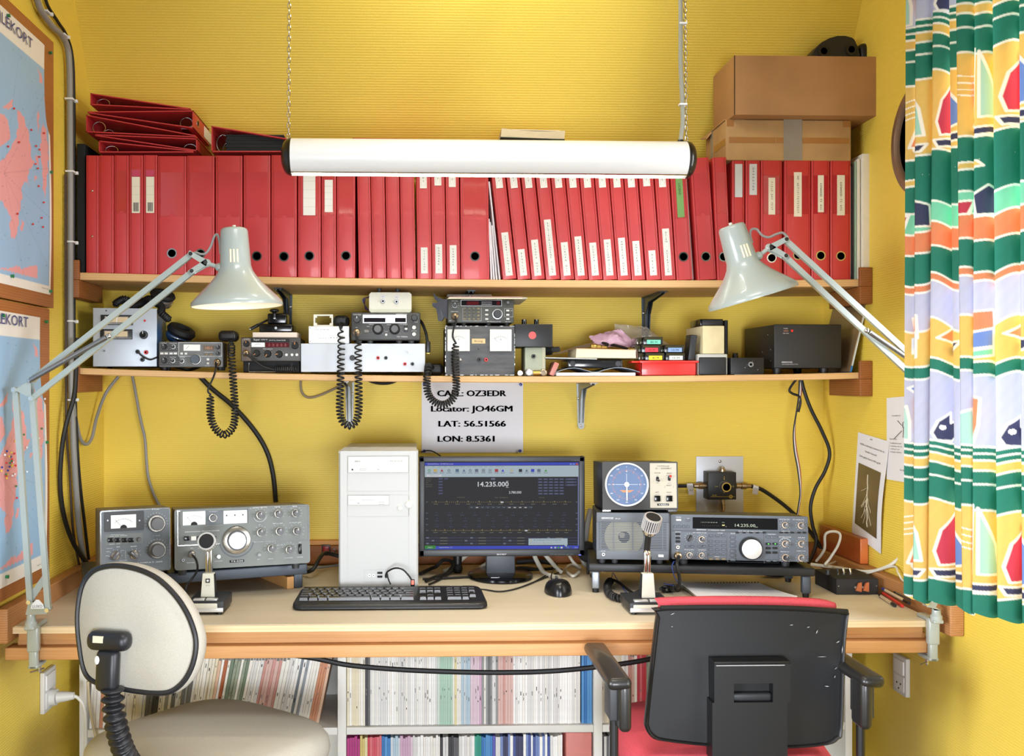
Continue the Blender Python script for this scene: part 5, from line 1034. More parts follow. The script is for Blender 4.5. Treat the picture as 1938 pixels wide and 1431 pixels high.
spring_lamp('grey spring-arm lamp clamped to the right desk edge, tilted shade with its bulb alight', 2.05, (1383.5, 427), (1425.5, 565), dict(stub=(1436, 484), pivot=(1456, 469), hu=(1485, 454), hl=(1484, 485), eu=(1766, 713), el=(1765, 748), ea=(1797, 731), s0=(1636, 626), s1=(1767, 715), ba=(1776, 1128), bb=(1750, 1140)), [(1424, 460), (1420, 446), (1422, 435), (1432, 434), (1442, 445), (1455, 449), (1470, 443), (1482, 441), (1491, 450)], dict(at=(xs, 2.1, DZ), stem=(xs, 2.1, P(1772, 1152, 2.1).z), dy=.04, logo=(1771, 1131)))
# ================================================================ the call-sign sheet on the back wall
a = P(798, 857, YB - .002); c = P(990, 720, YB - .002); r = thing('sign', 'white paper sign with call sign and coordinates pinned to the wall', 'sign', ((a.x + c.x) / 2, YB - .002, a.z))
b = B(); n = 12; vs = []; fs = []
for j in range(n + 1):
 for i in range(n + 1):
  s_, t = i / n, j / n; vs.append((a.x + (c.x - a.x) * s_, YB - .0022 - .002 * math.sin(3 * s_) * math.sin(math.pi * t), a.z + (c.z - a.z) * t))
for j in range(n):
 for i in range(n): q0 = j * (n + 1) + i; fs.append((q0, q0 + 1, q0 + n + 2, q0 + n + 1))
b.add(vs, fs, paper); k = YB / F
for s_, u0, u1, v, hh in (('CALL: OZ3EDR', 827.7, 958, 744.5, 11), ('Locator: JO46GM', 816, 970, 773.5, 11), ('LAT: 56.51566', 830, 957.5, 802, 11), ('LON: 8.5361', 828.5, 936, 830.5, 11)):
 p = P((u0 + u1) / 2, v, YB - .0052); [b.txt(s_, p.x + o_ * k, p.z, hh * k, ink, w=(u1 - u0 - 1) * k, y=YB - .0056) for o_ in (-.9, -.45, 0, .45, .9)]
wpart(b, 'sheet', r, smooth=0)
for (u, v) in ((985, 728), (984, 853), (803, 853.5), (803, 727)):
 b = B(); p = P(u, v, YB - .005); b.lathe((p.x, YB - .004, p.z), (0, -1, 0), [(.004, 0), (.0026, .002), (.0026, .005), (.0045, .007), (.0035, .0085), (0, .009)], mat('pin_blue', (36, 52, 140), .3), 14); wpart(b, 'pin', r)
# ================================================================ desk: left radios on their stand
ken = mat('radio_grey_green', (112, 116, 112), .5, metal=.1); kend = mat('radio_panel_slate', (98, 104, 108), .5); kcase = mat('radio_case_brown_grey', (104, 96, 84), .5)
stl = mat('stand_grey_metal', (72, 78, 86), .45, .35); stb = mat('stand_black', (34, 35, 37), .4, .2); ring_s = mat('knob_spun_alloy', (198, 192, 180), .25, 1.0)
def desk_at(u, v, z=DZ): return PZ(u, v, z)
p = PZ(580, 1067, .798); D = Dev('radio_stand', 'low grey metal stand under the two older radios at the left', 'stand', (p.x, p.y, DZ + .0005), ang=20); hs = .798 - DZ - .0005
b = B(); b.box(-.53, 0, 0, .235, hs - .0255, hs, stl, .003); b.box(-.532, .002, -.003, .01, hs - .026, hs + .0006, stl, .003); D.part(b, 'top')
for x in (-.5, -.02):
 for y in (.008, .215): b = B(); b.box(x - .011, x + .011, y - .005, y + .012, 0, hs - .025, stl, .002); D.part(b, 'leg')
a = PZ(506, 1093, DZ); c = PZ(556, 1114, DZ); d = (c - a).normalized(); nn = Vector((-d.y, d.x, 0)) * .018
b = B(); b.prism([tuple(a + Vector((0, 0, .0006))), tuple(c + Vector((0, 0, .0006))), tuple(c - nn + Vector((0, 0, .0006))), tuple(a - nn + Vector((0, 0, .0006)))], (0, 0, hs - .03), wood('plank_tan', (216, 166, 102), (196, 140, 80), (6, 6, 1), 5)); solo(b, 'wood_block', 'tan wooden plank standing under the right part of the left radio stand', 'plank')
# --- tuner
p = P(189, 1075, 2.31); D = Dev('antenna_tuner', 'grey antenna tuner with two large knobs behind the beige chair', 'antenna tuner', (p.x, 2.31, .7985), ang=21, tilt=-4.5)
x0, x1, _, z1 = D.rect(189, 960, 322.5, 1074.5); z0 = .0125; k = .00127
b = B(); b.box(x0, x1, .004, .165, z0, z1, kcase, .003);
for y in (.03, .05):
 for z in (.03, .05): b.ball((x0 + .0003, y, z + z0), .0009, .0016, .0016, steel, 8, 6)
D.part(b, 'case'); feet(D, (205, 306), 1074, z0, .009, (.02,), dgrey)
b = B(); b.rr(x0, x1, z0, z1, .006, 0, .006, kend); b.rr(x0 + .001, x1 - .001, z0 + .001, z1 - .001, .005, -.0015, 0, chrome); b.rr(x0 + .0035, x1 - .0035, z0 + .0035, z1 - .0035, .004, -.002, 0, kend)
a0, a1, c0, c1 = D.rect(200, 1008, 270, 1032); b.quad(a0, a1, c0, c1, ken, -.0023)
for (s_, u, v, hp_, wp_) in (('R TUNE', 294.5, 964, 2, 13), ('X TUNE', 296, 1014, 2, 13), ('ANT', 223.5, 1035, 2.2, 7), ('BAND', 253, 1034, 2.2, 11), ('ANTENNA TUNER', 260, 1065.5, 2, 40), ('AT-200', 294, 1063.5, 2.6, 26), ('KENWOOD', 222, 1067.5, 2, 22), ('SWR  PWR  POWER', 224, 1014.4, 1.5, 32), ('20W  200', 217, 1029.6, 1.6, 20), ('THROUGH', 207, 1038, 1.4, 11), ('MATCHED', 233.5, 1060.5, 1.4, 14), ('ANT1', 204, 1044, 1.3, 6), ('ANT2', 231, 1042, 1.3, 6), ('DUM', 203, 1052, 1.3, 6)): T(D, b, s_, u, v, hp_, wht, wp_, y=-.0026)
for (u, v, n_, r0) in ((296, 990.7, 13, 18.5), (297.3, 1040.6, 13, 18.5), (218.5, 1051.5, 6, 10), (254, 1050, 6, 10)): x, z = D.at(u, v); b.ticks(x, z, r0 * k, (r0 + 2.2) * k, -5, 185, n_, .0005, wht, -.0026)
b.line(*D.at(209, 1011.8), *D.at(235, 1011.8), .0004, wht, -.0026); b.line(*D.at(237, 1042), *D.at(238, 1058), .0004, wht, -.0026)
D.part(b, 'front_panel')
a0, a1, c0, c1 = D.rect(198, 966.5, 272, 1007); b = B(); b.rr(a0, a1, c0, c1, .003, -.006, -.002, dgrey); q0, q1, q2, q3 = D.rect(209.5, 973, 257, 1000.5); b.box(q0, q1, -.0068, -.006, q2, q3, meterw); cx = (q0 + q1) / 2; cz = q2 - .006
b.arc(cx, cz, .027, 45, 135, .0006, inkg, -.0072); b.ticks(cx, cz, .027, .0295, 45, 135, 9, .0005, ink, -.0072); b.line(cx - .003, cz + .008, cx - .019, cz + .026, .0005, ink, -.0074); b.arc(cx, q2, .004, 0, 180, .0075, blackm, -.0074, 10)
for u in (203.5, 263.5): b.disc(*D.at(u, 985), .0018, steel, -.0064)
D.part(b, 'meter')
for u in (209, 222, 235.4, 247.9): D.button(u - 5, 1017.5, u + 5, 1026.5, blackg, .008, 'switch', .001)
D.knob(263.4, 1020.4, 3.8, .01, knobg)
for (u, v) in ((296, 990.7), (297.3, 1040.6)): D.knob(u, v, 12.5, .02, knobg, ring_s, 17, .009, n=36)
for (u, v, a_) in ((218.5, 1051.5, .6), (254, 1050, -.8)):
 x, z = D.at(u, v); b = B(); b.lathe((x, -.002, z), (0, -1, 0), [(.0102, 0), (.0102, .002), (.0085, .0035), (0, .0035)], ring_s, 24); b.T = Matrix.Translation((x, 0, z)) @ Matrix.Rotation(a_, 4, 'Y'); b.box(-.0042, .0042, -.016, -.005, -.010, .011, knobg, .0018); b.quad(-.0004, .0004, .003, .0105, wht, -.0163); b.T = None; D.part(b, 'selector_knob')
# --- transceiver TS-520
p = P(330.5, 1075, 2.352); D = Dev('transceiver', 'large older grey transceiver with a silver tuning dial, on the left stand', 'radio', (p.x, 2.352, .7985), ang=16.5, tilt=-4.5)
x0, x1, _, z1 = D.rect(330.5, 954.5, 585.5, 1074); z0 = .0135; k = .00129
b = B(); b.box(x0 + .001, x1 - .001, .005, .168, z0 + .001, z1 - .001, kcase, .003); D.part(b, 'case'); feet(D, (346, 562), 1070, z0, .011, (.02,), dgrey)
b = B(); b.rr(x0, x1, z0, z1, .007, 0, .007, ken)
def zz_(u, v): return D.at(u, v)
zu = zz_(447, 1027.5)[1]                                           # divider between upper and lower panel
b.rr(x0 + .006, x1 - .003, zu, z1 - .003, .003, -.0012, 0, ken)
for (xa, za, xb, zb_) in ((x0 + .006, z1 - .004, x1 - .003, z1 - .004), (x1 - .004, z1 - .004, x1 - .004, zu)): b.line(xa, za, xb, zb_, .0018, chrome, -.0018)
xl = zz_(415, 1027)[0]; xr = zz_(478, 1023)[0]; b.line(x0 + .008, zu, xl, zu, .0016, chrome, -.0018); b.line(xr, zu, x1 - .004, zu, .0016, chrome, -.0018); b.line(x0 + .0075, zu, x0 + .0075, z1 - .004, .001, chrome, -.0018)
for (s_, u, v, hp_, wp_) in (('CH SELECT', 403.5, 968, 1.8, 17), ('KENWOOD TRANSCEIVER', 383, 1005.5, 2.2, 64), ('LOAD-METER', 492, 960.3, 1.8, 27), ('PLATE', 524.5, 959.3, 1.8, 10), ('DRIVE', 557, 958.3, 1.8, 9), ('RIT', 491.5, 992.8, 1.8, 5), ('REC-CAR', 526, 990.5, 1.6, 20), ('AF GAIN-RF GAIN', 558.5, 989, 1.6, 23), ('MIC', 363, 1037.5, 1.6, 5), ('PHONES', 361, 1064.8, 1.8, 14), ('BAND', 512.5, 1057.3, 1.8, 9), ('FUNCTION', 546, 1055.8, 1.8, 16), ('POWER', 568, 1054.3, 1.8, 11), ('LIGHT/SHIFT', 413.5, 1062, 1.5, 15), ('RIT', 489.5, 1058.5, 1.5, 5), ('TUNE', 378, 1038, 1.5, 8), ('ON', 567.5, 1026.5, 1.4, 4), ('CAL  VFO', 530, 1031.5, 1.4, 12)): T(D, b, s_, u, v, hp_, wht, wp_, y=-.0022)
for (u, v, r0) in ((492, 974.8, 11), (526, 972, 11), (558.7, 971, 11), (493, 1007.4, 11), (528.4, 1005, 13), (561, 1004.5, 13), (513, 1037.8, 11), (547, 1040, 12)): x, z = zz_(u, v); b.ticks(x, z, r0 * k, (r0 + 2.4) * k, -30, 210, 10, .0004, wht, -.0022)
x, z = zz_(492, 975); b.arc(x, z, 12.4 * k, 190, 350, .0007, wht, -.0022)
x, z = zz_(447.6, 1022); b.arc(x, z, .041, 180, 360, .004, kend, -.0004, 30); b.arc(x, z, .0405, 190, 350, .0008, dgrey, -.0008, 30)
a0, a1, c0, c1 = D.rect(434.5, 1058.8, 462, 1065); b.quad(a0, a1, c0, c1, blackm, -.0016); b.txt('TS-520', (a0 + a1) / 2, (c0 + c1) / 2, .0036, wht, y=-.002, w=(a1 - a0) * .84)
D.part(b, 'front_panel')
a0, a1, c0, c1 = D.rect(341, 960, 472, 998.5); b = B(); b.frame(a0, a1, c0, c1, .004, -.005, 0, ken); b.box(a0 + .004, a1 - .004, -.0016, 0, c0 + .004, c1 - .004, kend); D.part(b, 'window_bezel')
for (u0, v0, u1, v1, kd) in ((345.8, 967, 388.5, 994.6, 0), (423, 965, 467.3, 992, 1)):
 a0, a1, c0, c1 = D.rect(u0, v0, u1, v1); b = B(); b.box(a0, a1, -.0026, -.001, c0, c1, meterw); cx = (a0 + a1) / 2
 if kd == 0: b.arc(cx, c0 - .004, .026, 45, 135, .0005, inkg, -.003); b.ticks(cx, c0 - .004, .026, .0285, 45, 135, 9, .0005, ink, -.003); b.line(cx - .004, c0 + .004, cx - .018, c0 + .022, .0005, ink, -.0032); b.arc(cx, c0, .004, 0, 180, .008, blackm, -.0032, 10)
 else:
  for t in (.13, .48, .82): b.disc(a0 + (a1 - a0) * t, c1 - .0115, .0019, dgrey, -.003)
  b.ticks(cx, c0 - .03, .038, .042, 60, 120, 15, .0004, inkg, -.003); b.line(cx, c0 + .004, cx, c0 + .018, .0004, red, -.003)
 D.part(b, 'meter')
D.knob(403, 980.3, 6, .016, knobg, ring_s, 8)
for u in (353, 366, 378.5, 404): D.button(u - 5, 1014.5, u + 5, 1023, btnw if u == 366 else blackg, .008, 'lever_switch', .001)
for (u, v, r_) in ((492, 974.8, 8.6), (526, 972, 8.6), (558.7, 971, 8.4), (493, 1007.4, 8.4), (528.4, 1005, 8.6), (561, 1004.5, 8.6), (513, 1037.8, 8.2), (547, 1040, 8.4)): D.knob(u, v, r_ * .74, .019, knobg, ring_s, r_, .009, pointer=wht)
x, z = zz_(447.4, 1022); b = B(); b.lathe((x, 0, z), (0, -1, 0), [(.0335, 0), (.0335, .006), (.0325, .008), (.0235, .011), (0, .011)], ring_s, 48); b.ticks(x, z, .029, .0322, 0, 355, 50, .0004, dgrey, -.0092); D.part(b, 'dial_skirt')
b = B(); b.lathe((x, -.010, z), (0, -1, 0), [(.0235, 0), (.0235, .012), (.0222, .014), (.0222, .0145), (0, .0145)], knobg, 40); b.lathe((x, -.0242, z), (0, -1, 0), [(.0205, 0), (.02, .0012), (0, .0012)], mat('dial_alloy', (206, 206, 204), .22, 1.0), 40); D.part(b, 'tuning_dial')
D.button(564.6, 1029.3, 570.2, 1048.3, blackg, .008, 'power_switch', .002)
for (u, v, r_) in ((490, 1049.3, 3.6), (413.4, 1053, 4)): D.knob(u, v, r_, .01, chrome, name='push_knob')
jack(D, 346.5, 1060, 3.2, steel, 'phones_jack', .004); mpa = micplug(D, 363, 1048.6, 7, steel)
satsil = mat('satin_silver', (214, 214, 212), .3, .45)
def desk_mic(label, base, dims, st, tilt, head_l, cordpts, pre, coil=None, plug=None):
 """base = front-left corner on the desk; st = local (x, y) of the column"""
 M = frameM(base, math.radians(dims[3])); r = thing('desk_microphone', label, 'microphone', M); w, dp, h = dims[:3]
 b = B(); b.box(0, w, 0, dp, .006, h, charc, .003); b.box(.001, w - .001, -.001, .02, .006, .016, satsil, .0015)
 for x in (.012, w - .012):
  for y in (.012, dp - .012): b.cyl((x, y, 0), (x, y, .007), .006, .006, rubber, 12)
 b.build('base', r)
 b = B(); b.box(.008, w - .014, -.002, .008, .0145, h - .005, mat('talk_bar', (206, 202, 186), .35), .002); b.box(.012, w * .45, .006, .02, h - .002, h + .0035, satsil, .001); b.box(w * .5, w - .016, .006, .02, h - .002, h + .0035, satsil, .001); b.build('talk_bar', r)
 x, y = st; b = B(); tw, bw, hh = .0245, .031, dims[4]
 def fr(hw0, hw1, z0, z1, d0, d1, mt_): b.add([(x - hw0, y - d0, z0), (x + hw0, y - d0, z0), (x + hw0, y + d0, z0), (x - hw0, y + d0, z0), (x - hw1, y - d1, z1), (x + hw1, y - d1, z1), (x + hw1, y + d1, z1), (x - hw1, y + d1, z1)], [(3, 2, 1, 0), (4, 5, 6, 7), (0, 1, 5, 4), (1, 2, 6, 5), (2, 3, 7, 6), (3, 0, 4, 7)], mt_)
 fr(bw / 2 + .0012, tw / 2 + .0008, h - .001, h + hh - .002, .013, .008, charc); y -= .003; fr(bw / 2, tw / 2, h, h + hh, .013, .008, offwhite); y += .003
 b.box(x - .0045, x + .0045, y - .0155, y - .01, h + hh * .62, h + hh * .62 + .009, black) if pre else None
 if pre: b.disc(x, h + hh * .62 + .0048, .0028, wht, y - .0158); b.txt('MC-50', x, h + hh * .5, .0022, inkg, y=y - .0152)
 b.build('column', r)
 zt = h + hh; b = B(); b.box(x - .0075, x - .0005, y - .006, y + .006, zt - .002, zt + dims[5], chrome, .002); b.box(x + .0005, x + .0075, y - .006, y + .006, zt - .002, zt + dims[5], chrome, .002); b.build('stem', r)
 zs = zt + dims[5]; tip = Vector((x + tilt[0] * dims[6], y + tilt[1] * dims[6], zs + tilt[2] * dims[6])); s_ = Vector((x, y, zs - .004)); ax_ = Vector(tilt[:3]).normalized()
 b = B(); b.tube([s_, s_ + Vector((0, 0, .012)), tip - ax_ * .002], .007, black, 12, 6); b.ball(s_, .009, .009, .008, chrome, 12, 8); b.build('neck', r, smooth=60)
 b = B(); R0, R1 = .0135, .0195; L = head_l; hx = Vector(tilt[3:6]).normalized() if len(tilt) > 3 else ax_
 b.lathe(tip, hx, [(.009, -.008), (R0, 0), (R0 + .0015, .008), (R1 - .0015, .010), (R1 - .0015, .010 + L), (R1 - .003, .014 + L), (0, .014 + L)], blackm, 32)
 b.lathe(tip, hx, [(R0, -.002), (R0 + .002, .001), (R0 + .003, .009), (R1, .0105), (R1 - .001, .012)], chrome, 32)
 Rm = rot_to(hx)
 for i in range(24):
  a = 2 * math.pi * i / 24; e = Vector((math.cos(a), math.sin(a), 0)); b.cyl(tip + Rm @ (e * R1 + Vector((0, 0, .011))), tip + Rm @ (e * R1 + Vector((0, 0, .0115 + L))), .0017, .0017, satsil, 6)
 b.ring(tip + hx * (.0105 + L), hx, R1 - .005, R1 + .001, .003, satsil, 32); b.lathe(tip + hx * (.0112 + L), hx, [(R1 - .005, .0018), (0, .0026)], blackm, 28); b.build('head', r)
 b = B(); I = M.inverted()
 if coil: b.coil([I @ Vector(c) for c in coil], .0075, .0027, 34, rubber, 6, 12)
 b.tube([I @ Vector(c) for c in cordpts], .0027, rubber); b.build('cord', r, smooth=60); return r
bp = desk_at(354, 1165); D0 = DZ + .001
desk_mic('silver and black desk microphone in front of the large older transceiver', (bp.x, bp.y, DZ + .0005), (.081, .105, .031, 0, .052, .058, .012), (.0365, .06), (0, -.5, .86, 0, -.92, .36), .012, [mpa, P(372, 1062, 2.3), P(373, 1080, 2.3), P(360, 1100, 2.29), P(352, 1112, 2.27), (P(352, 1128, 2.28).x, 2.28, DZ + .012), (P(357, 1125, 2.3).x, 2.31, DZ + .006), (P(372, 1128, 2.3).x, 2.31, DZ + .01)], True)
# ================================================================ computer tower
p = P(641, 1110, 2.42); D = Dev('computer_tower', 'beige-white computer tower standing behind the keyboard', 'computer', (p.x, 2.42, DZ + .0005)); pcw = mat('pc_white', (182, 182, 179), .42); pcd = mat('pc_dark_seam', (120, 116, 104), .6)  # darker grey for seam lines on the bezel and drives
x0, x1, _, z1 = D.rect(641, 853.6, 791.5, 1110); k = D.px()
b = B(); b.box(x0 + .003, x1 - .003, .03, .37, .004, z1 - .004, pcw, .002); D.part(b, 'case')
b = B(); n = 16; pts = [(x0, .0, 0)];
b.prism([(x0, .004, 0), (x0 + .004, 0, 0), (x1 - .004, 0, 0), (x1, .004, 0), (x1, .04, 0), (x0, .04, 0)], (0, 0, z1), pcw)
b.prism([(x0, .002, z1 - .001), (x1, .002, z1 - .001), (x1 - .006, .06, z1 + .006), (x0 + .010, .06, z1 + .006)], (0, 0, -.004), pcw)
for (u0, v0, u1, v1) in ((657, 862, 774.6, 930), (657, 936, 774.6, 978)):
 a0, a1, c0, c1 = D.rect(u0, v0, u1, v1); b.frame(a0, a1, c0, c1, .0006, -.0004, 0, mat('pc_seam', (168, 166, 158), .6))
for u in (658, 773.6): xx = D.at(u, 900)[0]; b.line(xx, .005, xx, z1 - .012, .0005, mat('pc_seam', (168, 166, 158), .6), -.0003)
b.line(*D.at(773.6, 938), *D.at(773.6, 946), .0009, pcd); b.line(*D.at(773.6, 963), *D.at(773.6, 976), .0009, pcd); D.part(b, 'front_bezel')
a0, a1, c0, c1 = D.rect(658.6, 863.6, 773.2, 895); b = B(); b.box(a0, a1, -.0012, .002, c0, c1, mat('drive_white', (226, 226, 220), .4), .0006); b.frame(a0, a1, c0, c1, .0007, -.0014, 0, pcd); q0, q1, q2, q3 = D.rect(664, 865.5, 768, 880.5); b.frame(q0, q1, q2, q3, .0004, -.0016, -.001, mat('pc_seam', (168, 166, 158), .6))
T(D, b, '48X', 677, 873, 3, inkg, 12, y=-.0018, bold=.01); T(D, b, 'CREATIVE', 748, 872.6, 3, inkg, 29, y=-.0018)
b.disc(*D.at(667, 888.8), .0022, ink, -.0018); q0, q1, q2, q3 = D.rect(681.5, 887, 692.5, 890.3); b.frame(q0, q1, q2, q3, .0005, -.002, -.001, inkg); b.line(*D.at(713.5, 888.8), *D.at(718.5, 888.8), .0012, inkg, -.0018); D.part(b, 'disc_drive')
for u in (741, 759): x, z = D.at(u, 888.7); b = B(); b.box(x - 5.6 * k, x + 5.6 * k, -.0024, 0, z - 2.4 * k, z + 2.4 * k, offwhite, .0012); D.part(b, 'drive_button')
a0, a1, c0, c1 = D.rect(658.4, 937.2, 736.6, 956.2); b = B(); b.box(a0, a1, -.0012, .002, c0, c1, mat('drive_white', (226, 226, 220), .4), .0005); b.frame(a0, a1, c0, c1, .0006, -.0014, 0, pcd); q0, q1, q2, q3 = D.rect(662, 941.5, 733, 946.2); b.frame(q0, q1, q2, q3, .0004, -.0018, -.001, inkg); q0, q1, q2, q3 = D.rect(685, 946.4, 709.5, 952); b.frame(q0, q1, q2, q3, .0004, -.002, -.001, mat('pc_seam', (168, 166, 158), .6)); b.line(*D.at(676, 952.2), *D.at(680, 952.2), .0012, inkg, -.0018); q0, q1, q2, q3 = D.rect(717, 950, 727, 954.5); b.frame(q0, q1, q2, q3, .0005, -.002, -.001, inkg); D.part(b, 'floppy_drive')
D.knob(774, 954.4, 6.6, .006, offwhite, name='power_button'); D.knob(757, 961.4, 4, .005, offwhite, name='reset_button')
a0, a1, c0, c1 = D.rect(689.4, 1077.5, 734.7, 1100.5); b = B(); b.frame(a0, a1, c0, c1, .0006, -.0008, 0, mat('pc_port_edge', (180, 178, 168), .6)); q0, q1, q2, q3 = D.rect(714, 1082.3, 723.8, 1086.4); b.box(q0, q1, -.0006, 0, q2, q3, ink); q0, q1, q2, q3 = D.rect(714, 1089.4, 723.8, 1093.6); b.box(q0, q1, -.0006, 0, q2, q3, ink)  # slightly darker frame around the port panel
for u in (699, 707.2): x, z = D.at(u, 1089.4); b.ring((x, 0, z), (0, -1, 0), .0015, .0034, .001, steel, 14); b.disc(x, z, .0016, ink, -.0006)
D.part(b, 'port_panel')
x, z = D.at(731, 1089); b = B(); b.box(x - .003, x + .003, -.012, -.001, z - .0045, z + .0045, black, .001)
r_ = D.M @ Vector((x, -.012, z))
b2 = B(); b2.box(x - .0028, x + .0028, -.014, -.0012, z - .0042, z + .0042, black, .001); b2.tube([(x, -.014, z), (x + .003, -.02, z + .012), D.I @ P(747, 1075.5, 2.38), D.I @ P(762, 1078, 2.37), D.I @ P(774, 1090, 2.36), D.I @ P(779, 1098, 2.355)], .0021, rubber); q_ = D.I @ P(781, 1101, 2.355); b2.box(q_.x - .005, q_.x + .005, q_.y - .004, q_.y + .004, q_.z - .011, q_.z + .006, blackg, .002); b2.box(q_.x - .003, q_.x + .003, q_.y - .0046, q_.y, q_.z - .006, q_.z + .0035, mat('lit_red_key', (255, 60, 20), .3, emit=.8)); b2.tube([D.I @ P(733, 1086, 2.39), D.I @ P(735, 1096, 2.37), D.I @ P(739, 1106, 2.36)], .0018, rubber)
o = b2.build('cable', None); o.matrix_world = D.M; tag(o, 'thin black cable with a red-lit stick looping from the front sockets of the computer tower', 'cable')
# ================================================================ monitor
p = P(945, 1109, 2.60); D = Dev('monitor', 'black widescreen monitor showing a radio control program', 'monitor', (P(949, 1109, 2.6).x, 2.6, DZ + .0005)); k = D.px(); mb = mat('monitor_black', (44, 45, 48), .42, bump=.05, bscale=900)
x0, x1, z0, z1 = D.rect(793, 864, 1107, 1054); s0, s1, t0, t1 = D.rect(804, 875, 1095.7, 1040.8)
b = B(); b.box(x0, s0, 0, .02, z0, z1, mb, .003); b.box(s1, x1, 0, .02, z0, z1, mb, .003); b.box(x0, x1, 0, .02, t1, z1, mb, .003); b.box(x0, x1, 0, .02, z0, t0, mb, .003); b.box(x0 + .004, x1 - .004, .012, .045, z0 + .004, z1 - .004, mb, .01)
T(D, b, 'acer', 949.5, 1048.6, 3.8, mat('acer_silver', (170, 172, 174), .3), 19, y=-.0006, bold=.02); T(D, b, 'V193HQ', 1089, 871.4, 1.7, inkg, 15, y=-.0006); D.part(b, 'bezel')
b = B(); D_ = D
def em(key, c, s_=.62): return mat('screen_' + key, (4, 4, 5), .6, emit=s_, emcol=c, spec=.15)
def R(u0, v0, u1, v1, m_, y): a0, a1, c0, c1 = D.rect(790 + u0 / 5.725, 860 + v0 / 5.725, 790 + u1 / 5.725, 860 + v1 / 5.725); b.quad(a0, a1, c0, c1, m_, y)
def TT(s_, u, v, hp_, m_, wp_=None, align='c', bold=0.0, y=.0022): x, z = D.at(790 + u / 5.725, 860 + v / 5.725); b.txt(s_, x, z, hp_ / 5.725 * k, m_, w=wp_ / 5.725 * k if wp_ else None, y=y, align=align, bold=bold)
dk = em('dark', (52, 52, 56)); bl = em('blue', (72, 86, 214)); pale_ = em('pale', (196, 214, 224)); grn = em('green', (66, 150, 66)); yel = em('yellow', (226, 196, 110)); fw = em('white', (236, 238, 244)); dbl = em('slate', (86, 92, 128)); yt = em('ytext', (140, 138, 112)); mid = em('mid', (120, 128, 150)); redc = em('close', (214, 96, 70)); icb = em('icon', (104, 130, 160)); icg = em('icong', (96, 176, 96)); icr = em('iconr', (190, 70, 80))  # dark screen grey carries reflection and backlight in its emission
b.box(s0, s1, .004, .012, t0, t1, dk); Y1, Y2 = .0036, .003
R(80, 88, 1750, 122, bl, Y1); R(80, 122, 1750, 248, pale_, Y1); R(80, 990, 1755, 1033, bl, Y1); R(80, 990, 198, 1028, grn, Y2); R(1742, 122, 1752, 990, em('edge', (150, 160, 220)), Y1); R(80, 244, 1742, 249, fw, Y2); R(100, 222, 262, 244, fw, Y2)
TT('HamRadioDeluxe - [TS-850 Kenwood]', 110, 105, 12, fw, 275, 'l'); TT('start', 138, 1009, 16, fw, 50); TT('HamRadioDeluxe - [T...', 235, 1010, 11, fw, 150, 'l'); TT('TS-850 Kenwood', 178, 232, 10, mid, 100)
for i, s_ in enumerate(('File', 'Edit', 'View', 'Bands', 'Favourites', 'Select Mode', 'Macros', 'Options', 'Satellites', 'Tuning', 'Tools', 'Voice', 'Window', 'Help')): TT(s_, 102 + 62 * i, 134, 10, mid, None, 'l')
for i, u in enumerate((128, 193, 266, 342, 432, 505, 573, 642, 716, 788, 858, 926, 1022, 1118, 1185, 1250, 1318, 1392)):
 mt_ = (icg, yel, icr, icb, icb, icb, icb, mid, dk, mid, icr, bl, yel, dk, mid, bl, mid, icg)[i]; x, z = D.at(790 + u / 5.725, 860 + 176 / 5.725)
 if i in (8, 9): [R(u - 18, 162 + 12 * j, u + 18, 167 + 12 * j, mt_, Y2) for j in range(3)]
 elif i % 3 == 1 or i in (13, 15): R(u - 18, 160, u + 18, 192, mt_, Y2)
 elif i % 3 == 2: b.add([(x - .004, Y2, z - .003), (x + .004, Y2, z - .003), (x, Y2, z + .004)], [(0, 1, 2)], mt_)
 else: b.arc(x, z, .0027, 0, 360, .0016, mt_, Y2, 14)
 R(u - 24, 200, u + 24, 205, mid, Y2)
for u in (1664, 1697): R(u - 12, 98, u + 12, 117, em('winbtn', (130, 150, 236)), Y2)
R(1718, 98, 1743, 117, redc, Y2)
TT('14.235.000', 822, 324, 50, fw, 336, bold=.02); R(960, 291, 988, 295, fw, Y2); R(960, 358, 988, 362, fw, Y2); TT('3.780.000', 1060, 413, 26, fw, 135, bold=.015)
for i, s_ in enumerate(('Dual watch', 'Scanning', 'Split', 'Memory 00', 'Scan lines 5')): TT(s_, 92, 266 + 21 * i, 10, yt, None, 'l')
for i in range(6): R(228, 258 + 32 * i, 274, 274 + 32 * i, dbl, Y2)
R(290, 258, 332, 274, dbl, Y2); R(798, 258, 843, 277, mid, Y2)
for r_ in range(6):
 for c_ in range(5): R(1308 + 58 * c_, 262 + 31.5 * r_, 1356 + 58 * c_, 279 + 31.5 * r_, dbl, Y2); R(1318 + 58 * c_, 267 + 31.5 * r_, 1346 + 58 * c_, 273 + 31.5 * r_, yt if (r_, c_) == (2, 0) else mid, .0026)
for r_ in range(3): R(1605, 262 + 31.5 * r_, 1728, 279 + 31.5 * r_, dbl, Y2); R(1630, 267 + 31.5 * r_, 1695, 273 + 31.5 * r_, mid, .0026)
for (v, mt_, n_, cur) in ((520, yel, 13, 918), (640, dbl, 11, None), (702, dbl, 10, None), (765, dbl, 10, None), (828, yel, 15, 1180)):
 R(160, v - 3, 1680, v + 3, mt_, Y2)
 for i in range(n_):
  u = 160 + 1520 * (i + .35) / n_; R(u - 2, v - 14, u + 2, v, mt_, Y2); R(u - 22, v + 18, u + 22, v + 23, yt if mt_ is yel else dbl, Y2)
 for i in range(n_ * 5): u = 160 + 1520 * i / (n_ * 5); R(u - 1, v - 7, u + 1, v, mt_, Y2)
 R(92, v - 5, 114, v + 1, mid, Y2); R(1716, v - 5, 1738, v + 1, mid, Y2)
 if cur: R(cur - 15, v - 7, cur + 15, v + 7, fw, .0026)
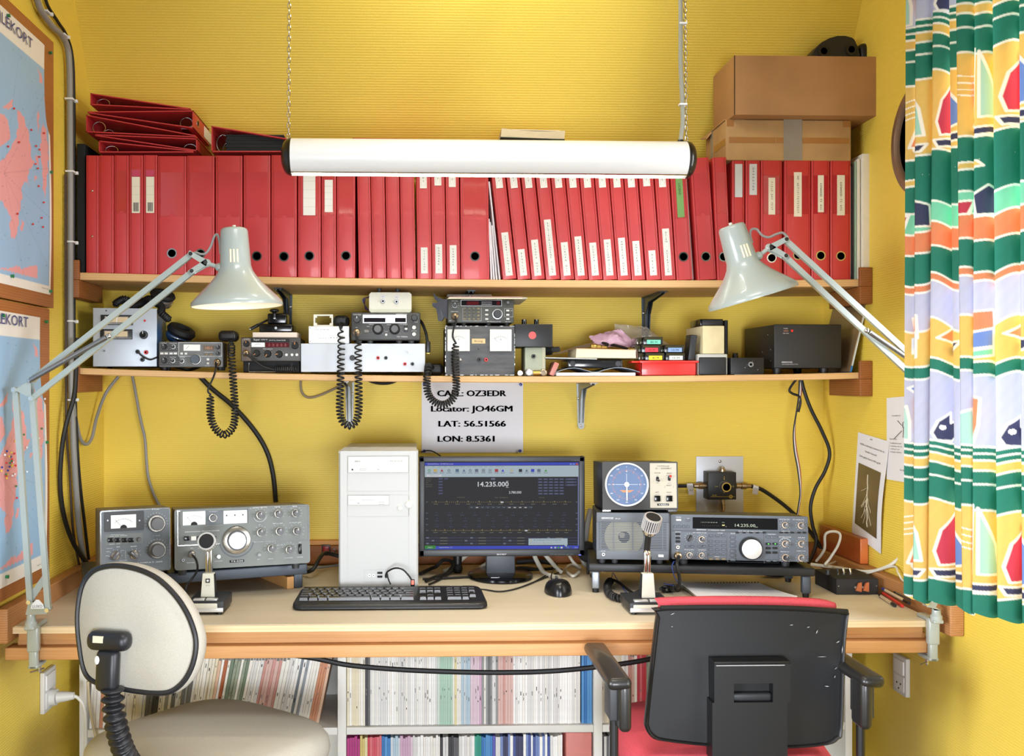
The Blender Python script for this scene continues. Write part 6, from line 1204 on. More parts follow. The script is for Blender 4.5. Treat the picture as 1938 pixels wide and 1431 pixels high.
TT('4 week 2014', 473, 467, 11, yt, 86); TT('HBm - HamRegion 1c', 912, 469, 11, yt, 144); TT('14:21:20', 1350, 470, 11, yt, 56)
for i in range(12): R(562 + 58.5 * i, 565, 612 + 58.5 * i, 567, mid, Y2); R(562 + 58.5 * i, 565, 564 + 58.5 * i, 592, mid, Y2); R(575 + 58.5 * i, 574, 603 + 58.5 * i, 582, fw if i in (1, 7, 8, 9, 10) else mid, Y2)
for r_ in range(3):
 for c_ in range(4): u0 = 85 + 418 * c_; R(u0, 901 + 31 * r_, min(u0 + 405, 1740), 913 + 31 * r_, em('bar', (66, 70, 98)), Y2); R(u0 + 10 + 60 * ((r_ + c_) % 2), 899 + 31 * r_, u0 + 38 + 60 * ((r_ + c_) % 2), 914 + 31 * r_, mid, .0026); R(u0 + 160, 904 + 31 * r_, u0 + 240, 910 + 31 * r_, yt, .0026)
R(1205, 912, 1628, 985, pale_, .0024); x, z = D.at(790 + 1590 / 5.725, 860 + 985 / 5.725); b.add([(x, .0024, z + .0002), (x + .008, .0024, z + .0002), (x + .007, .0024, z - .005)], [(0, 2, 1)], pale_)
TT('Der er ubenyttede ikoner på skrivebordet', 1260, 929, 11, ink, 300, 'l', y=.002); TT('Klik her for at rydde op på dit skrivebord', 1220, 955, 10, inkg, 330, 'l', y=.002); TT('du kan også vælge senere', 1220, 971, 10, inkg, 250, 'l', y=.002)
x, z = D.at(790 + 1232 / 5.725, 860 + 929 / 5.725); b.add([(x - .0022, .002, z - .002), (x + .0022, .002, z - .002), (x, .002, z + .002)], [(0, 1, 2)], yel)
for i in range(6): R(1485 + 34 * i, 1003, 1506 + 34 * i, 1022, (pale_, icg, fw, dbl, icb, dbl)[i], Y2)
TT('14:21', 1720, 1013, 11, fw, 34); R(1445, 1006, 1462, 1020, fw, Y2)
D.part(b, 'screen', smooth=0)
b = B()
for i in range(6): q0, q1, q2, q3 = D.rect(1041 + 7.6 * i, 1048, 1047 + 7.6 * i, 1050.4); b.box(q0, q1, -.0012, .001, q2, q3, black)
q0, q1, q2, q3 = D.rect(1095, 1049.3, 1099.5, 1051.3); b.box(q0, q1, -.001, .001, q2, q3, em('led', (120, 130, 255), 1.2)); D.part(b, 'button_strip', label='row of tiny control buttons with a blue light')
a0, a1, c0, c1 = D.rect(921, 1050, 976, 1095); b = B(); b.box(a0, a1, .015, .04, .010, z0 + .03, mat('monitor_neck', (70, 74, 82), .45), .003); D.part(b, 'neck')
b = B(); n = 48; cx = (a0 + a1) / 2; rings = []
for (sx, sy, z) in ((.084, .098, 0), (.087, .1, .003), (.086, .099, .008), (.08, .092, .0115), (.02, .02, .013)): rings.append([(cx + sx * math.cos(2 * math.pi * i / n), .03 + sy * math.sin(2 * math.pi * i / n), z) for i in range(n)])
vs = [p_ for r_ in rings for p_ in r_]; fs = [(i * n + j, i * n + (j + 1) % n, (i + 1) * n + (j + 1) % n, (i + 1) * n + j) for i in range(4) for j in range(n)] + [tuple(4 * n + j for j in range(n)), tuple(reversed(range(n)))]
b.add(vs, fs, blackg); b.box(cx - .03, cx - .008, -.042, -.0385, .0117, .0124, steel); D.part(b, 'base')
# ================================================================ keyboard and mouse
fl, frr, bk = desk_at(551.5, 1157), desk_at(925, 1157), PZ(740, 1108, DZ + .026); W = frr.x - fl.x; dep = bk.y - fl.y
til = math.atan2(.012, dep); D = Dev('keyboard', 'black computer keyboard lying at the front of the desk', 'keyboard', ((fl.x + frr.x) / 2, fl.y, DZ + .0006), ang=.3); kb = mat('keyboard_black', (30, 30, 31), .38); kk = mat('key_black', (46, 44, 42), .33)
b = B(); n = 6
def kout(ins, z0_, z1_):
 hw = W / 2 - ins; d0 = ins; d1 = dep - ins; r_ = .022; pts = []
 for (cx, cy, a0) in ((hw - r_, d1 - r_, 0), (-hw + r_, d1 - r_, 90), (-hw + r_, d0 + r_, 180), (hw - r_, d0 + r_, 270)):
  for i in range(6): a = math.radians(a0 + 18 * i); x = cx + r_ * math.cos(a); y = cy + r_ * math.sin(a); x *= 1 - .035 * max(0, y / dep - .1); pts.append((x, y, z0_ + (z1_ - z0_) * y / dep))
 return pts
rg = [kout(.004, 0, 0), kout(0, .004, .006), kout(.001, .011, .021), kout(.005, .014, .025)]; N_ = len(rg[0]); vs = [p_ for r_ in rg for p_ in r_]
fs = [(i * N_ + j, i * N_ + (j + 1) % N_, (i + 1) * N_ + (j + 1) % N_, (i + 1) * N_ + j) for i in range(3) for j in range(N_)] + [tuple(3 * N_ + j for j in range(N_)), tuple(reversed(range(N_)))]
b.add(vs, fs, kb)
def kz(y): return .014 + .011 * y / dep
b.T = Matrix.Translation((0, 0, .0005)) @ Matrix.Translation((W * .352, dep * .945, kz(dep * .945))) @ Matrix.Rotation(math.radians(-90) + math.atan2(.011, dep), 4, 'X'); b.txt('Microsoft', 0, 0, .0052, wht, y=-.0003, w=.031, bold=.01); b.T = None
D.part(b, 'body', smooth=50)
u_ = (W * .62 - .012) / 15.0; x0k = -W / 2 + .013
def key(x, y, w, d=.0165, h=.0062):
 b = B(); z = kz(y + d / 2); g = .0011; tp = .0022
 vs = [(x + g, y + g, z - .001), (x + w - g, y + g, z - .001), (x + w - g, y + d - g, z - .001), (x + g, y + d - g, z - .001), (x + g + tp * .6, y + g + tp * .5, z + h), (x + w - g - tp * .6, y + g + tp * .5, z + h), (x + w - g - tp * .6, y + d - g - tp, z + h + .0006), (x + g + tp * .6, y + d - g - tp, z + h + .0006)]
 b.add(vs, [(4, 5, 6, 7), (0, 1, 5, 4), (1, 2, 6, 5), (2, 3, 7, 6), (3, 0, 4, 7)], kk); D.part(b, 'key', smooth=0)
rd = .0185; yb = .030
rows = ([1.25, 1.25, 1.25, 5.6, 1.25, 1.25, 1.4, 1.75], [1.25] + [1] * 11 + [2.75], [1.75] + [1] * 11 + [1, 1.25], [1.5] + [1] * 12 + [1.5], [1] * 13 + [2])
for i, rw in enumerate(rows):
 x = x0k; y = yb + rd * i
 for w in rw: key(x, y, w * u_); x += w * u_
x = x0k
for i in range(13):
 if i in (1, 5, 9): x += u_ * .45
 key(x, yb + rd * 5 + .002, u_ * .98, .0095, .004); x += u_ * 1.02
xn = x0k + 15 * u_ + .012; un = u_ * .98
for i in range(3):
 for j in (3, 4): key(xn + un * i, yb + rd * j, un)
 key(xn + un * i, yb, un)
key(xn + un, yb + rd, un)
xq = xn + 3 * un + .012
for j in range(5):
 for i in range(4):
  if i == 3 and j in (0, 2): continue
  if j == 0 and i == 1: continue
  key(xq + un * i, yb + rd * j, un * (2 if (j == 0 and i == 0) else 1), .0165 if not (i == 3 and j in (1, 3)) else .0165)
c0 = desk_at(928, 1126); b = B(); b.tube([(D.M @ Vector((W / 2 - .04, dep - .006, .016))), tuple(desk_at(916, 1119) + Vector((0, 0, .004))), tuple(desk_at(945, 1122) + Vector((0, 0, .003))), tuple(desk_at(975, 1117) + Vector((0, 0, .003))), tuple(desk_at(1010, 1104) + Vector((0, 0, .003))), tuple(desk_at(1035, 1090) + Vector((0, 0, .003)))], .0019, rubber); solo(b, 'keyboard_cable', 'thin black cable running over the desk from behind the keyboard to the right', 'cable')
p = desk_at(1062, 1131); r = thing('computer_mouse', 'black computer mouse right of the keyboard', 'mouse', (p.x, p.y + .05, DZ + .0005)); b = B(); n, m_ = 28, 10; vs = []; fs = []
for i in range(m_ + 1):
 t = i / m_ * math.pi / 2
 for j in range(n):
  a = 2 * math.pi * j / n; rx = .0335 * (1 + .06 * math.sin(a)); ry = .054; q_ = math.cos(t) ** .6; vs.append((rx * q_ * math.cos(a), ry * q_ * math.sin(a), .001 + .034 * math.sin(t) * (1 - .25 * (math.sin(a) * q_))))
for i in range(m_):
 for j in range(n): fs.append((i * n + j, i * n + (j + 1) % n, (i + 1) * n + (j + 1) % n, (i + 1) * n + j))
fs.append(tuple(reversed(range(n)))); b.add(vs, fs, mat('mouse_black', (20, 20, 21), .28)); b.build('shell', r, smooth=70)
b = B(); b.cyl((-.003, .03, .0305), (.003, .03, .0305), .006, .006, dgrey, 16); b.build('wheel', r)
b = B(); I = Matrix.Translation(-Vector((p.x, p.y + .05, DZ + .0005))); b.tube([(0, .052, .008), (I @ (desk_at(1043, 1100) + Vector((0, 0, .01)))), (I @ (desk_at(1050, 1087) + Vector((0, 0, .015)))), (I @ (desk_at(1064, 1086) + Vector((0, 0, .008)))), (I @ (desk_at(1030, 1096) + Vector((0, 0, .003)))), (I @ (desk_at(990, 1112) + Vector((0, 0, .003))))], .0018, rubber); b.build('cord', r)
# ================================================================ desk: right-hand station
p = PZ(1114.6, 1067, .81); D = Dev('radio_stand', 'low black metal stand with grey legs under the right-hand transceiver and speaker', 'stand', (p.x, p.y, DZ + .0005), ang=-8.5); hs = .81 - DZ - .0005
xr = D.at(1542.5, 1080)[0]; b = B(); b.box(0, xr, 0, .22, hs - .019, hs, stb, .003); b.box(-.001, xr + .001, -.002, .012, hs - .0195, hs + .0006, stb, .004); D.part(b, 'top')
lg = mat('leg_aluminium', (136, 140, 146), .4, .6)
for i, (u0, u1) in enumerate(((1120, 1135), (1519, 1536))):
 a = D.at(u0, 1100)[0]; c = D.at(u1, 1100)[0]
 for y in (.004, .19): b = B(); b.box(a, c, y, y + .02, .009, hs - .019, lg if i == 0 else stl, .004); b.cyl(((a + c) / 2, y + .01, 0), ((a + c) / 2, y + .01, .01), .0075, .0085, rubber, 14); D.part(b, 'leg')
kg = mat('radio_blue_grey', (82, 88, 96), .5, metal=.05); kgd = mat('radio_blue_grey_dark', (62, 66, 72), .5); kg2 = mat('speaker_grey', (92, 97, 104), .5)
# --- speaker
p = PZ(1129, 1067.5, .8105); D = Dev('speaker', 'grey slotted radio speaker under the rotator controller', 'speaker', (p.x, p.y, .8108), ang=-6); k = D.px()
x0, x1, z0, z1 = D.rect(1129, 971.5, 1266, 1063); z0 = .0115; b = B(); b.box(x0 + .002, x1 + .006, .006, .16, z0 + .001, z1 - .001, charc, .003); b.box(x1, x1 + .0045, .004, .1, z0 + .002, z1 - .004, black, .001); D.part(b, 'case')
b = B(); b.rr(x0, x1, z0, z1, .003, .0012, .008, kg2)
zl0 = D.at(1190, 1041)[1]; b.box(x0, x1, -.0005, .002, z0, zl0 - .001, kg2, .002); zt0 = D.at(1190, 989)[1]; b.box(x0, x1, -.0005, .002, zt0, z1, kg2, .001)
cx, cz = D.at(1181, 1016.5); RR = 36.5 * k
b.disc(cx, cz, RR, mat('cone_cream', (150, 146, 122), .7), .0008, 40); b.disc(cx, cz, RR * .3, blackm, .0006, 24); b.disc(cx - RR * .1, cz + RR * .1, RR * .15, mat('cone_cap', (120, 116, 96), .6), .0004, 20)
n = 17
for i in range(n):
 z = zl0 + (zt0 - zl0) * (i + .5) / n; b.box(x0 + .006, x1 - .006, -.0003, .0008, z - .0013, z + .0007, kg2)
 hx = math.sqrt(max(0, RR * RR - (z + .0018 - cz) ** 2)); [(b.quad(p0, p1, z + .0007, z + .0015, kg2, -.0002), b.quad(p0, p1, z + .0015, z + .0027, blackm, -.0002)) for p0, p1 in ((x0 + .006, cx - hx), (cx + hx, x1 - .006))]
for u in (1137, 1161, 1197.5, 1254): x = D.at(u, 1010)[0]; b.box(x - .0012, x + .0012, -.0008, .001, zl0, zt0, kg2)
T(D, b, 'KENWOOD', 1149.7, 980.6, 3.4, wht, 22, y=-.0012, bold=.015); T(D, b, 'SP-31', 1169, 981.6, 2.4, wht, 9, y=-.0012); T(D, b, 'PHONES', 1141.5, 1042.8, 1.4, wht, 8, y=-.0012); D.part(b, 'front_grille')
jack(D, 1141.8, 1048.8, 3.6, steel, 'phones_jack', .004)
for u in (1223, 1250.6): D.button(u - 5, 1049.5, u + 5, 1054, btnw, .005)
feet(D, (1141, 1165, 1251), 1066, z0, .009, (.02, .14), dgrey); tz = D.M.translation.z + z1
# --- rotator controller
p = P(1141, 968, 2.41); D = Dev('rotator_controller', 'antenna rotator controller with a round blue compass dial, on top of the speaker', 'controller', (p.x, 2.415, tz + .0005), ang=-1.5, tilt=-3); k = D.px()
x0, x1, _, z1 = D.rect(1140.5, 874, 1282.5, 962); zf = D.at(1200, 962)[1]; zf = max(zf, .008); b = B(); b.box(x0 + .001, x1 - .001, .006, .15, zf, z1 - .001, black, .002); b.box(x0 + .002, x1 - .002, .008, .14, .0065, zf + .001, blackm, .001); D.part(b, 'case')
b = B(); b.rr(x0, x1, zf - .004, z1, .003, 0, .007, mat('controller_front', (52, 51, 50), .5)); D.part(b, 'front_panel')
a0, a1, c0, c1 = D.rect(1230.5, 876.6, 1279.8, 961.3); tanp = mat('panel_cream', (178, 171, 154), .5); b = B(); b.box(a0, a1, -.0012, 0, c0, c1, tanp)
for (s_, u, v, hp_, wp_) in (('CONTROLLER', 1255, 882.2, 2, 23), ('G - 2000RC', 1255.3, 886.6, 2.6, 31), ('POWER', 1244.2, 895.3, 1.9, 11.5), ('BRAKE', 1266.5, 895.8, 1.9, 9.5), ('ON', 1244, 899.5, 1.3, 4), ('RELEASE', 1266, 899.8, 1.3, 11), ('OFF', 1243.6, 914, 1.3, 5), ('AUTO', 1266.2, 914.6, 1.3, 7), ('RESET', 1266, 918.8, 1.9, 10), ('LEFT', 1243.6, 931.5, 1.9, 7), ('RIGHT', 1266, 931.8, 1.9, 9), ('(CCW)', 1243.6, 935.6, 1.2, 8), ('(CW)', 1266, 935.8, 1.2, 6)): T(D, b, s_, u, v, hp_, ink, wp_, y=-.0016)
b.line(*D.at(1258.5, 919.5), *D.at(1257.2, 923), .0004, ink, -.0016); b.line(*D.at(1273.5, 919.5), *D.at(1274.6, 923), .0004, ink, -.0016)
a_ = D.rect(1243.6, 953, 1265.6, 957); b.quad(*a_, ink, -.0016); b.txt('YAESU', (a_[0] + a_[1]) / 2, (a_[2] + a_[3]) / 2, .0034, wht, y=-.002, w=(a_[1] - a_[0]) * .8); D.part(b, 'control_panel')
cx, cz = D.at(1185.8, 917); R0 = 41.2 * k; dialb = mat('dial_blue', (84, 106, 142), .45); b = B(); b.lathe((cx, 0, cz), (0, -1, 0), [(R0, 0), (R0, .006), (R0 * .985, .0072), (R0 * .94, .0072), (R0 * .925, .0014)], wht, 64, cap=False); b.disc(cx, cz, R0 * .93, dialb, -.0016, 64); og = mat('dial_orange', (214, 128, 84), .5)
b.ticks(cx, cz, R0 * .62, R0 * .68, 0, 354, 60, .0004, og, -.002); b.ticks(cx, cz, R0 * .58, R0 * .70, 0, 330, 12, .0009, og, -.0021)
for i, s_ in enumerate(('90', '60', '30', '0', '330', '300', '270', '240', '210', '180', '150', '120')): a = math.radians(30 * i); b.txt(s_, cx + R0 * .81 * math.cos(a), cz + R0 * .81 * math.sin(a), .0031, wht, y=-.0022)
for s_, a in (('N', 90), ('E', 0), ('S', 270), ('W', 180)): a = math.radians(a); b.txt(s_, cx + R0 * .6 * math.cos(a), cz + R0 * .6 * math.sin(a), .0034, wht, y=-.0023)
b.line(cx - R0 * .52, cz, cx + R0 * .52, cz, .0007, wht, -.002); b.line(cx, cz, cx, cz + R0 * .5, .0007, wht, -.002)
b.add([(cx - R0 * .32, -.002, cz - R0 * .26), (cx + R0 * .34, -.002, cz - R0 * .26), (cx + R0 * .14, -.002, cz - R0 * .36), (cx - R0 * .16, -.002, cz - R0 * .36)], [(0, 3, 2, 1)], og); D.part(b, 'compass_dial', smooth=30)
b = B(); b.lathe((cx, -.0016, cz), (0, -1, 0), [(.0062, 0), (.006, .003), (.0025, .0032), (.0025, .001)], wht, 20); b.box(cx - .0013, cx + .0013, -.004, -.003, cz - R0 * .74, cz, wht); D.part(b, 'needle')
for (u, v, tip) in ((1244, 906.5, black), (1266.3, 905.5, red)): x, z = D.at(u, v); b = B(); b.rr(x - .0034, x + .0034, z - .006, z + .006, .0033, -.003, 0, blackm); b.rr(x - .0038, x + .0038, z - .0064, z + .0064, .0036, -.0016, 0, steel); b.cyl((x, -.002, z), (x + .0006, -.012, z - .003 if tip is black else z + .005), .0018, .0026, chrome, 10); b.ball((x + .0006, -.013, z - .0035 if tip is black else z + .0058), .0029, .003, .0029, tip, 12, 8); D.part(b, 'toggle_switch')
for u in (1243.5, 1266.2): D.button(u - 5.6, 938, u + 5.6, 949, blackg, .006, 'button', .001)
for x in (x0 + .012, x1 - .012): b = B(); b.box(x - .012, x + .01, .004, .016, 0, .007, dgrey, .001); b.box(x - .012, x + .008, .002, .0042, .002, .006, chrome); D.part(b, 'foot')
# --- TS-850 style transceiver
p = PZ(1270, 1068, .8105); D = Dev('transceiver', 'modern blue-grey transceiver with a large white tuning dial, on the right stand', 'radio', (p.x, p.y, .8108), ang=-8.8, tilt=-4.2); k = D.px()
x0, x1 = D.at(1270, 1020)[0], D.at(1529.7, 1020)[0]; z1 = D.at(1270, 973.5)[1]; z0 = .0125
b = B(); b.box(x0 + .002, x1 - .002, .006, .17, z0 + .001, z1 - .001, charc, .003); D.part(b, 'case'); b = B(); b.rr(x0, x1, z0, z1, .004, 0, .008, kg)
zd = D.at(1400, 1005.5)[1]; b.quad(x0 + .002, x1 - .002, zd - .0035, zd + .0005, kgd, -.0004)
for (u0, v0, u1, v1) in ((1339.5, 1017, 1375.5, 1056), (1377, 1008, 1445.5, 1063.5), (1446.5, 1009, 1473, 1065)): q_ = D.rect(u0, v0, u1, v1); b.frame(*q_, .0004, -.0006, 0, kgd)
q_ = D.rect(1379.5, 1038.5, 1394, 1055.5); b.frame(*q_, .0006, -.0008, 0, inkg)
b.line(*D.at(1377, 1009), *D.at(1377, 1064), .0006, inkg, -.0008); b.line(*D.at(1446, 1011), *D.at(1446, 1066), .0006, inkg, -.0008)
for (s_, u, v, hp_, wp_) in (('POWER', 1284.5, 979, 1.5, 9.5), ('TIMER', 1302, 981.4, 1.2, 5), ('KENWOOD', 1327, 1002.6, 2.2, 17.5), ('HF TRANSCEIVER  TS-850S', 1356, 1003.8, 1.5, 31), ('NOTCH-SQL', 1485, 983, 1.6, 19), ('RX LEVEL-TX', 1511, 983.5, 1.6, 20), ('FUNCTION', 1460, 1011.3, 1.6, 14), ('RIT/XIT-TONE', 1485.5, 1016.5, 1.6, 22), ('AF-RF', 1516.6, 1017.6, 1.6, 13), ('SLOPE TUNE', 1516, 1043, 1.4, 16), ('MAIN/DUAL', 1485.5, 1044, 1.4, 16), ('MODE', 1387, 1009.7, 1.6, 8), ('PROC-MIC', 1304.5, 1040.3, 1.4, 18), ('VOX-DELAY', 1328.5, 1040.8, 1.4, 15), ('KEY SPEED-TUNE', 1324, 1008.3, 1.4, 25), ('PHONES', 1282, 1030, 1.3, 9), ('FILTER', 1363, 1009, 1.3, 9), ('MIC', 1282, 1042.6, 1.3, 4), ('ATT PRE AIP AGC NOTCH', 1420, 1005.8, 1.3, 44), ('PROC MONI', 1283, 1006.8, 1.2, 10), ('VOX FULL', 1283, 1014.6, 1.2, 10), ('TX M.CH', 1459, 1017, 1.3, 18), ('MEMORY', 1357, 1053.6, 1.2, 9), ('REMOTE', 1487, 1005.5, 1.2, 14)): T(D, b, s_, u, v, hp_, wht, wp_, y=-.001)
for (u, v, r0) in ((1485.6, 994, 8), (1516, 994.7, 8.4), (1485.6, 1029.4, 8.4), (1516.7, 1029.4, 8.4), (1486.4, 1055.5, 8.4), (1516.7, 1056.2, 8.6), (1305, 1050.8, 7.6), (1328, 1020.7, 7.6), (1328, 1051.4, 7.6), (1305, 1018.6, 8)): x, z = D.at(u, v); b.ticks(x, z, r0 * k, (r0 + 1.8) * k, -50, 230, 11, .0004, wht, -.001)
x, z = D.at(1485.6, 1029.4); b.arc(x, z, 10.8 * k, 20, 160, .0006, wht, -.001); x, z = D.at(1420.5, 1038); b.arc(x, z, 22 * k, 0, 360, .0016, kgd, -.0005, 40)
D.part(b, 'front_panel')
zdt, zdb = D.at(1311, 979)[1], D.at(1311, 1000.2)[1]; xa, xb = D.at(1311, 990)[0], D.at(1471.5, 990)[0]; b = B(); b.box(xa, xb, -.0012, .001, zdb, zdt, mat('display_matt', (9, 9, 10), .6, spec=.1)); vf = mat('vfd_dim', (150, 160, 140), .4, emit=.12)
def disp(s_, u, v, hp_, wp_): x, z = D.at(u, v); b.txt(s_, x, z, hp_ * k, vf, w=wp_ * k, y=-.0016)
disp('14.235.00', 1410, 994.5, 5.4, 37); disp('kHz', 1431.5, 997.5, 2, 5); disp('VFO', 1368.5, 989, 1.6, 5); disp('A', 1374, 996.6, 1.8, 2); disp('1 3 5 7 9 20 40 60 dB', 1342, 988.7, 1.5, 30); disp('. . . . . . . . .', 1345, 994.4, 1.5, 30)
q_ = D.rect(1366.4, 993, 1371.5, 995.2); b.quad(*q_, mat('vfd_yellow', (160, 150, 80), .4, emit=.2), -.0016); D.part(b, 'display')
D.button(1279.5, 982.3, 1289, 985.8, btnw); D.button(1298.6, 983, 1305.6, 986, kg)
for u in (1277.4, 1285.3, 1293.6, 1302): D.button(u - 2.2, 994, u + 2.2, 999, kg)
for v in (1010.8, 1018, 1024.8): D.button(1278.6, v - 1.9, 1286.8, v + 1.9, blackm)
for u in (1299.8, 1310, 1323, 1332.3): D.button(u - 3.4, 1032.2, u + 3.4, 1035.8, kg)
for i, v in enumerate((1013.6, 1024.6, 1032.4, 1040.2, 1048.2, 1058)):
 for j, u in enumerate((1345.2, 1357.2, 1369.2)): D.button(u - 3.8, v - 1.7, u + 3.8, v + 1.7, btnb if i == 5 else kg, name='key')
for v in (1017, 1025, 1033, 1043, 1051, 1059): D.button(1381.8, v - 2.4, 1391.6, v + 2.4, kg, name='mode_key')
for i, v in enumerate((1016.6, 1029.4, 1037.4, 1045.8, 1061)):
 for u in (1453.8, 1466.4): D.button(u - 4.4, v - 1.9, u + 4.4, v + 1.9, blackm if 0 < i < 4 else kg, name='function_key')
b = B();
for u in (1454, 1466.6): b.quad(*D.rect(u - 1.2, 1028.5, u + 1.2, 1029.8), mat('green_led', (80, 255, 80), .4, emit=1.2), -.0046)
D.part(b, 'indicator_lights')
q_ = [D.rect(u, 1006.6, u + 6.5, 1009.6) for u in (1392, 1405, 1418, 1430, 1443, 1475, 1485, 1496, 1509, 1519)]; b = B()
for a in q_: b.box(a[0], a[1], -.001, 0, a[2], a[3], blackm)
D.part(b, 'small_button_row')
for (u, v, r_) in ((1485.6, 994, 6.4), (1516, 994.7, 6.8), (1485.6, 1029.4, 6.6), (1516.7, 1029.4, 6.8), (1486.4, 1055.5, 7), (1516.7, 1056.2, 7), (1305, 1050.8, 6), (1328, 1020.7, 6), (1328, 1051.4, 6)): D.knob(u, v, r_ * .68, .015, charc if u in (1486.4,) or v < 1021 and u < 1400 else knobg, mat('knob_skirt_tan', (176, 156, 136), .35, .6), r_, .004, pointer=wht)
x, z = D.at(1305, 1018.6); b = B(); b.lathe((x, 0, z), (0, -1, 0), [(.0075, 0), (.007, .003), (0, .003)], knobm, 20); b.T = Matrix.Translation((x, 0, z)) @ Matrix.Rotation(.5, 4, 'Y'); b.box(-.0022, .0022, -.012, -.003, -.0082, .0085, black, .0012); b.T = None; D.part(b, 'selector_knob')
x, z = D.at(1420, 1038); b = B(); b.lathe((x, 0, z), (0, -1, 0), [(.0268, 0), (.0268, .003), (.0262, .02), (.0245, .022), (.0205, .0225)], charc, 48); b.lathe((x, 0, z), (0, -1, 0), [(.0235, .0224), (.022, .0234), (0, .0236)], mat('dial_pale_metal', (206, 204, 202), .45, .3), 48); D.part(b, 'tuning_dial')
jack(D, 1282.7, 1035.5, 3.6, nickel, 'phones_jack', .004); mpb = micplug(D, 1282.4, 1051.8, 7.6, nickel)
feet(D, (1296, 1490), 1068, z0, .011, (.02,), dgrey)
# --- second desk microphone
bp = desk_at(1192, 1165); zc_ = DZ + .01
def dk_(u, v, dz=.009): return desk_at(u, v) + Vector((0, 0, dz))
desk_mic('silver desk microphone with ribbed chrome head in front of the right speaker', (bp.x, bp.y, DZ + .0005), (.095, .11, .028, 0, .054, .05, .05), (.054, .065), (-.0, -.35, .9, .13, -.45, .86), .03, [dk_(1216, 1128, .01), P(1221, 1112, 2.33), P(1223, 1090, 2.34), P(1229, 1068, 2.33), P(1231, 1055, 2.31)], False, coil=[dk_(1216, 1128), dk_(1190, 1140, .0105), dk_(1168, 1140, .0105), dk_(1152, 1130, .0105), dk_(1150, 1115, .0105), dk_(1156, 1106, .0105)])
b = B(); b.tube([dk_(1250, 1124, .012), dk_(1262, 1120, .012), P(1283, 1112, 2.33), P(1286, 1095, 2.32), P(1281, 1068, 2.32), mpb], .0042, rubber); b.coil([dk_(1254, 1124), dk_(1272, 1121), P(1284, 1113, 2.33)], .0075, .0026, 12, rubber); b.tube([dk_(1256, 1120, .02), P(1284, 1108, 2.34), P(1276, 1090, 2.33), P(1272, 1072, 2.33), P(1276, 1062, 2.33)], .0012, mat('blue_wire', (40, 66, 150), .4), 6); solo(b, 'microphone_cable', 'thick black cable hanging from the microphone socket of the modern transceiver', 'cable')
b = B(); b.tube([dk_(1158, 1107, .014), dk_(1172, 1112, .012), dk_(1188, 1122, .008), dk_(1200, 1128, .006)], .0035, rubber); b.tube([dk_(1157, 1108, .01), dk_(1160, 1096, .016), dk_(1168, 1104, .01), dk_(1184, 1124, .006), dk_(1196, 1132, .004)], .0012, mat('blue_wire', (40, 66, 150), .4), 6); solo(b, 'thin_lead', 'short black lead and blue wire beside the coiled cord left of the silver microphone', 'cable')
# --- antenna switch on the wall
Yw = YB - .0015; a = P(1317, 973.5, Yw); c = P(1406.3, 863.5, Yw); r = thing('antenna_switch', 'black rotary antenna switch on a pale plate screwed to the wall', 'antenna switch', ((a.x + c.x) / 2, Yw, a.z)); kw = YB / F
b = B(); b.box(a.x, c.x, Yw - .003, Yw, a.z, c.z, mat('pale_plate', (198, 200, 204), .4, .3), .0008); p = P(1362, 873, Yw); b.ball((p.x, Yw - .0035, p.z), .004, .002, .004, steel, 12, 8); wpart(b, 'mounting_plate', r)
Ys = Yw - .05; a = P(1340, 946, Ys); c = P(1393.5, 894, Ys); b = B(); b.box(a.x, c.x, Ys, Yw - .003, a.z, c.z, black, .0015); gold = mat('gold_print', (214, 180, 60), .5); cx, cz = P(1370.6, 920.8, Ys).x, P(1370.6, 920.8, Ys).z
for (dx, dz, s_) in ((-.026, 0, '1'), (.026, 0, '3'), (0, .026, '2'), (0, -.021, '')): b.txt(s_, cx + dx, cz + dz, .005, gold, y=Ys - .0005) if s_ else None; b.line(cx + dx * .74, cz + dz * .74, cx + dx * .86, cz + dz * .86, .0022, gold, Ys - .0005)
b.line(a.x + .008, cz - .029, c.x - .004, cz - .029, .0008, gold, Ys - .0005); b.arc(c.x - .016, cz - .029, .004, 0, 360, .002, gold, Ys - .0006, 16); b.txt('CX-401', a.x + .018, cz - .025, .003, gold, y=Ys - .0005); wpart(b, 'switch_box', r)
b = B(); b.lathe((cx, Ys, cz), (0, -1, 0), [(.016, 0), (.016, .003), (.0145, .004), (.0145, .019), (.0125, .021), (.011, .021)], knobg, 30); b.lathe((cx, Ys, cz), (0, -1, 0), [(.0128, .0208), (.0128, .0216), (.0105, .0216)], gold, 30, cap=False); b.lathe((cx, Ys, cz), (0, -1, 0), [(.0105, .0212), (0, .0212)], blackm, 24); wpart(b, 'knob', r)
Yc = Ys + .022
for (u0, v0, u1, v1, tl) in ((1340, 919.5, 1313, 919.8, 1), (1394, 919.5, 1421, 920, 1), (1366.7, 896, 1366.7, 884, 0), (1366.5, 946, 1366.5, 975, 1)):
 p0, p1 = P(u0, v0, Yc), P(u1, v1, Yc); d = p1 - p0; L = d.length; b = B(); b.lathe(p0, d, [(.0085, -.002), (.0085, .003), (.0075, .004), (.0075, L * .3), (.0095, L * .32), (.0095, L * .66), (.0075, L * .7), (.006, L), (0, L)], nickel, 18); wpart(b, 'coax_socket', r)
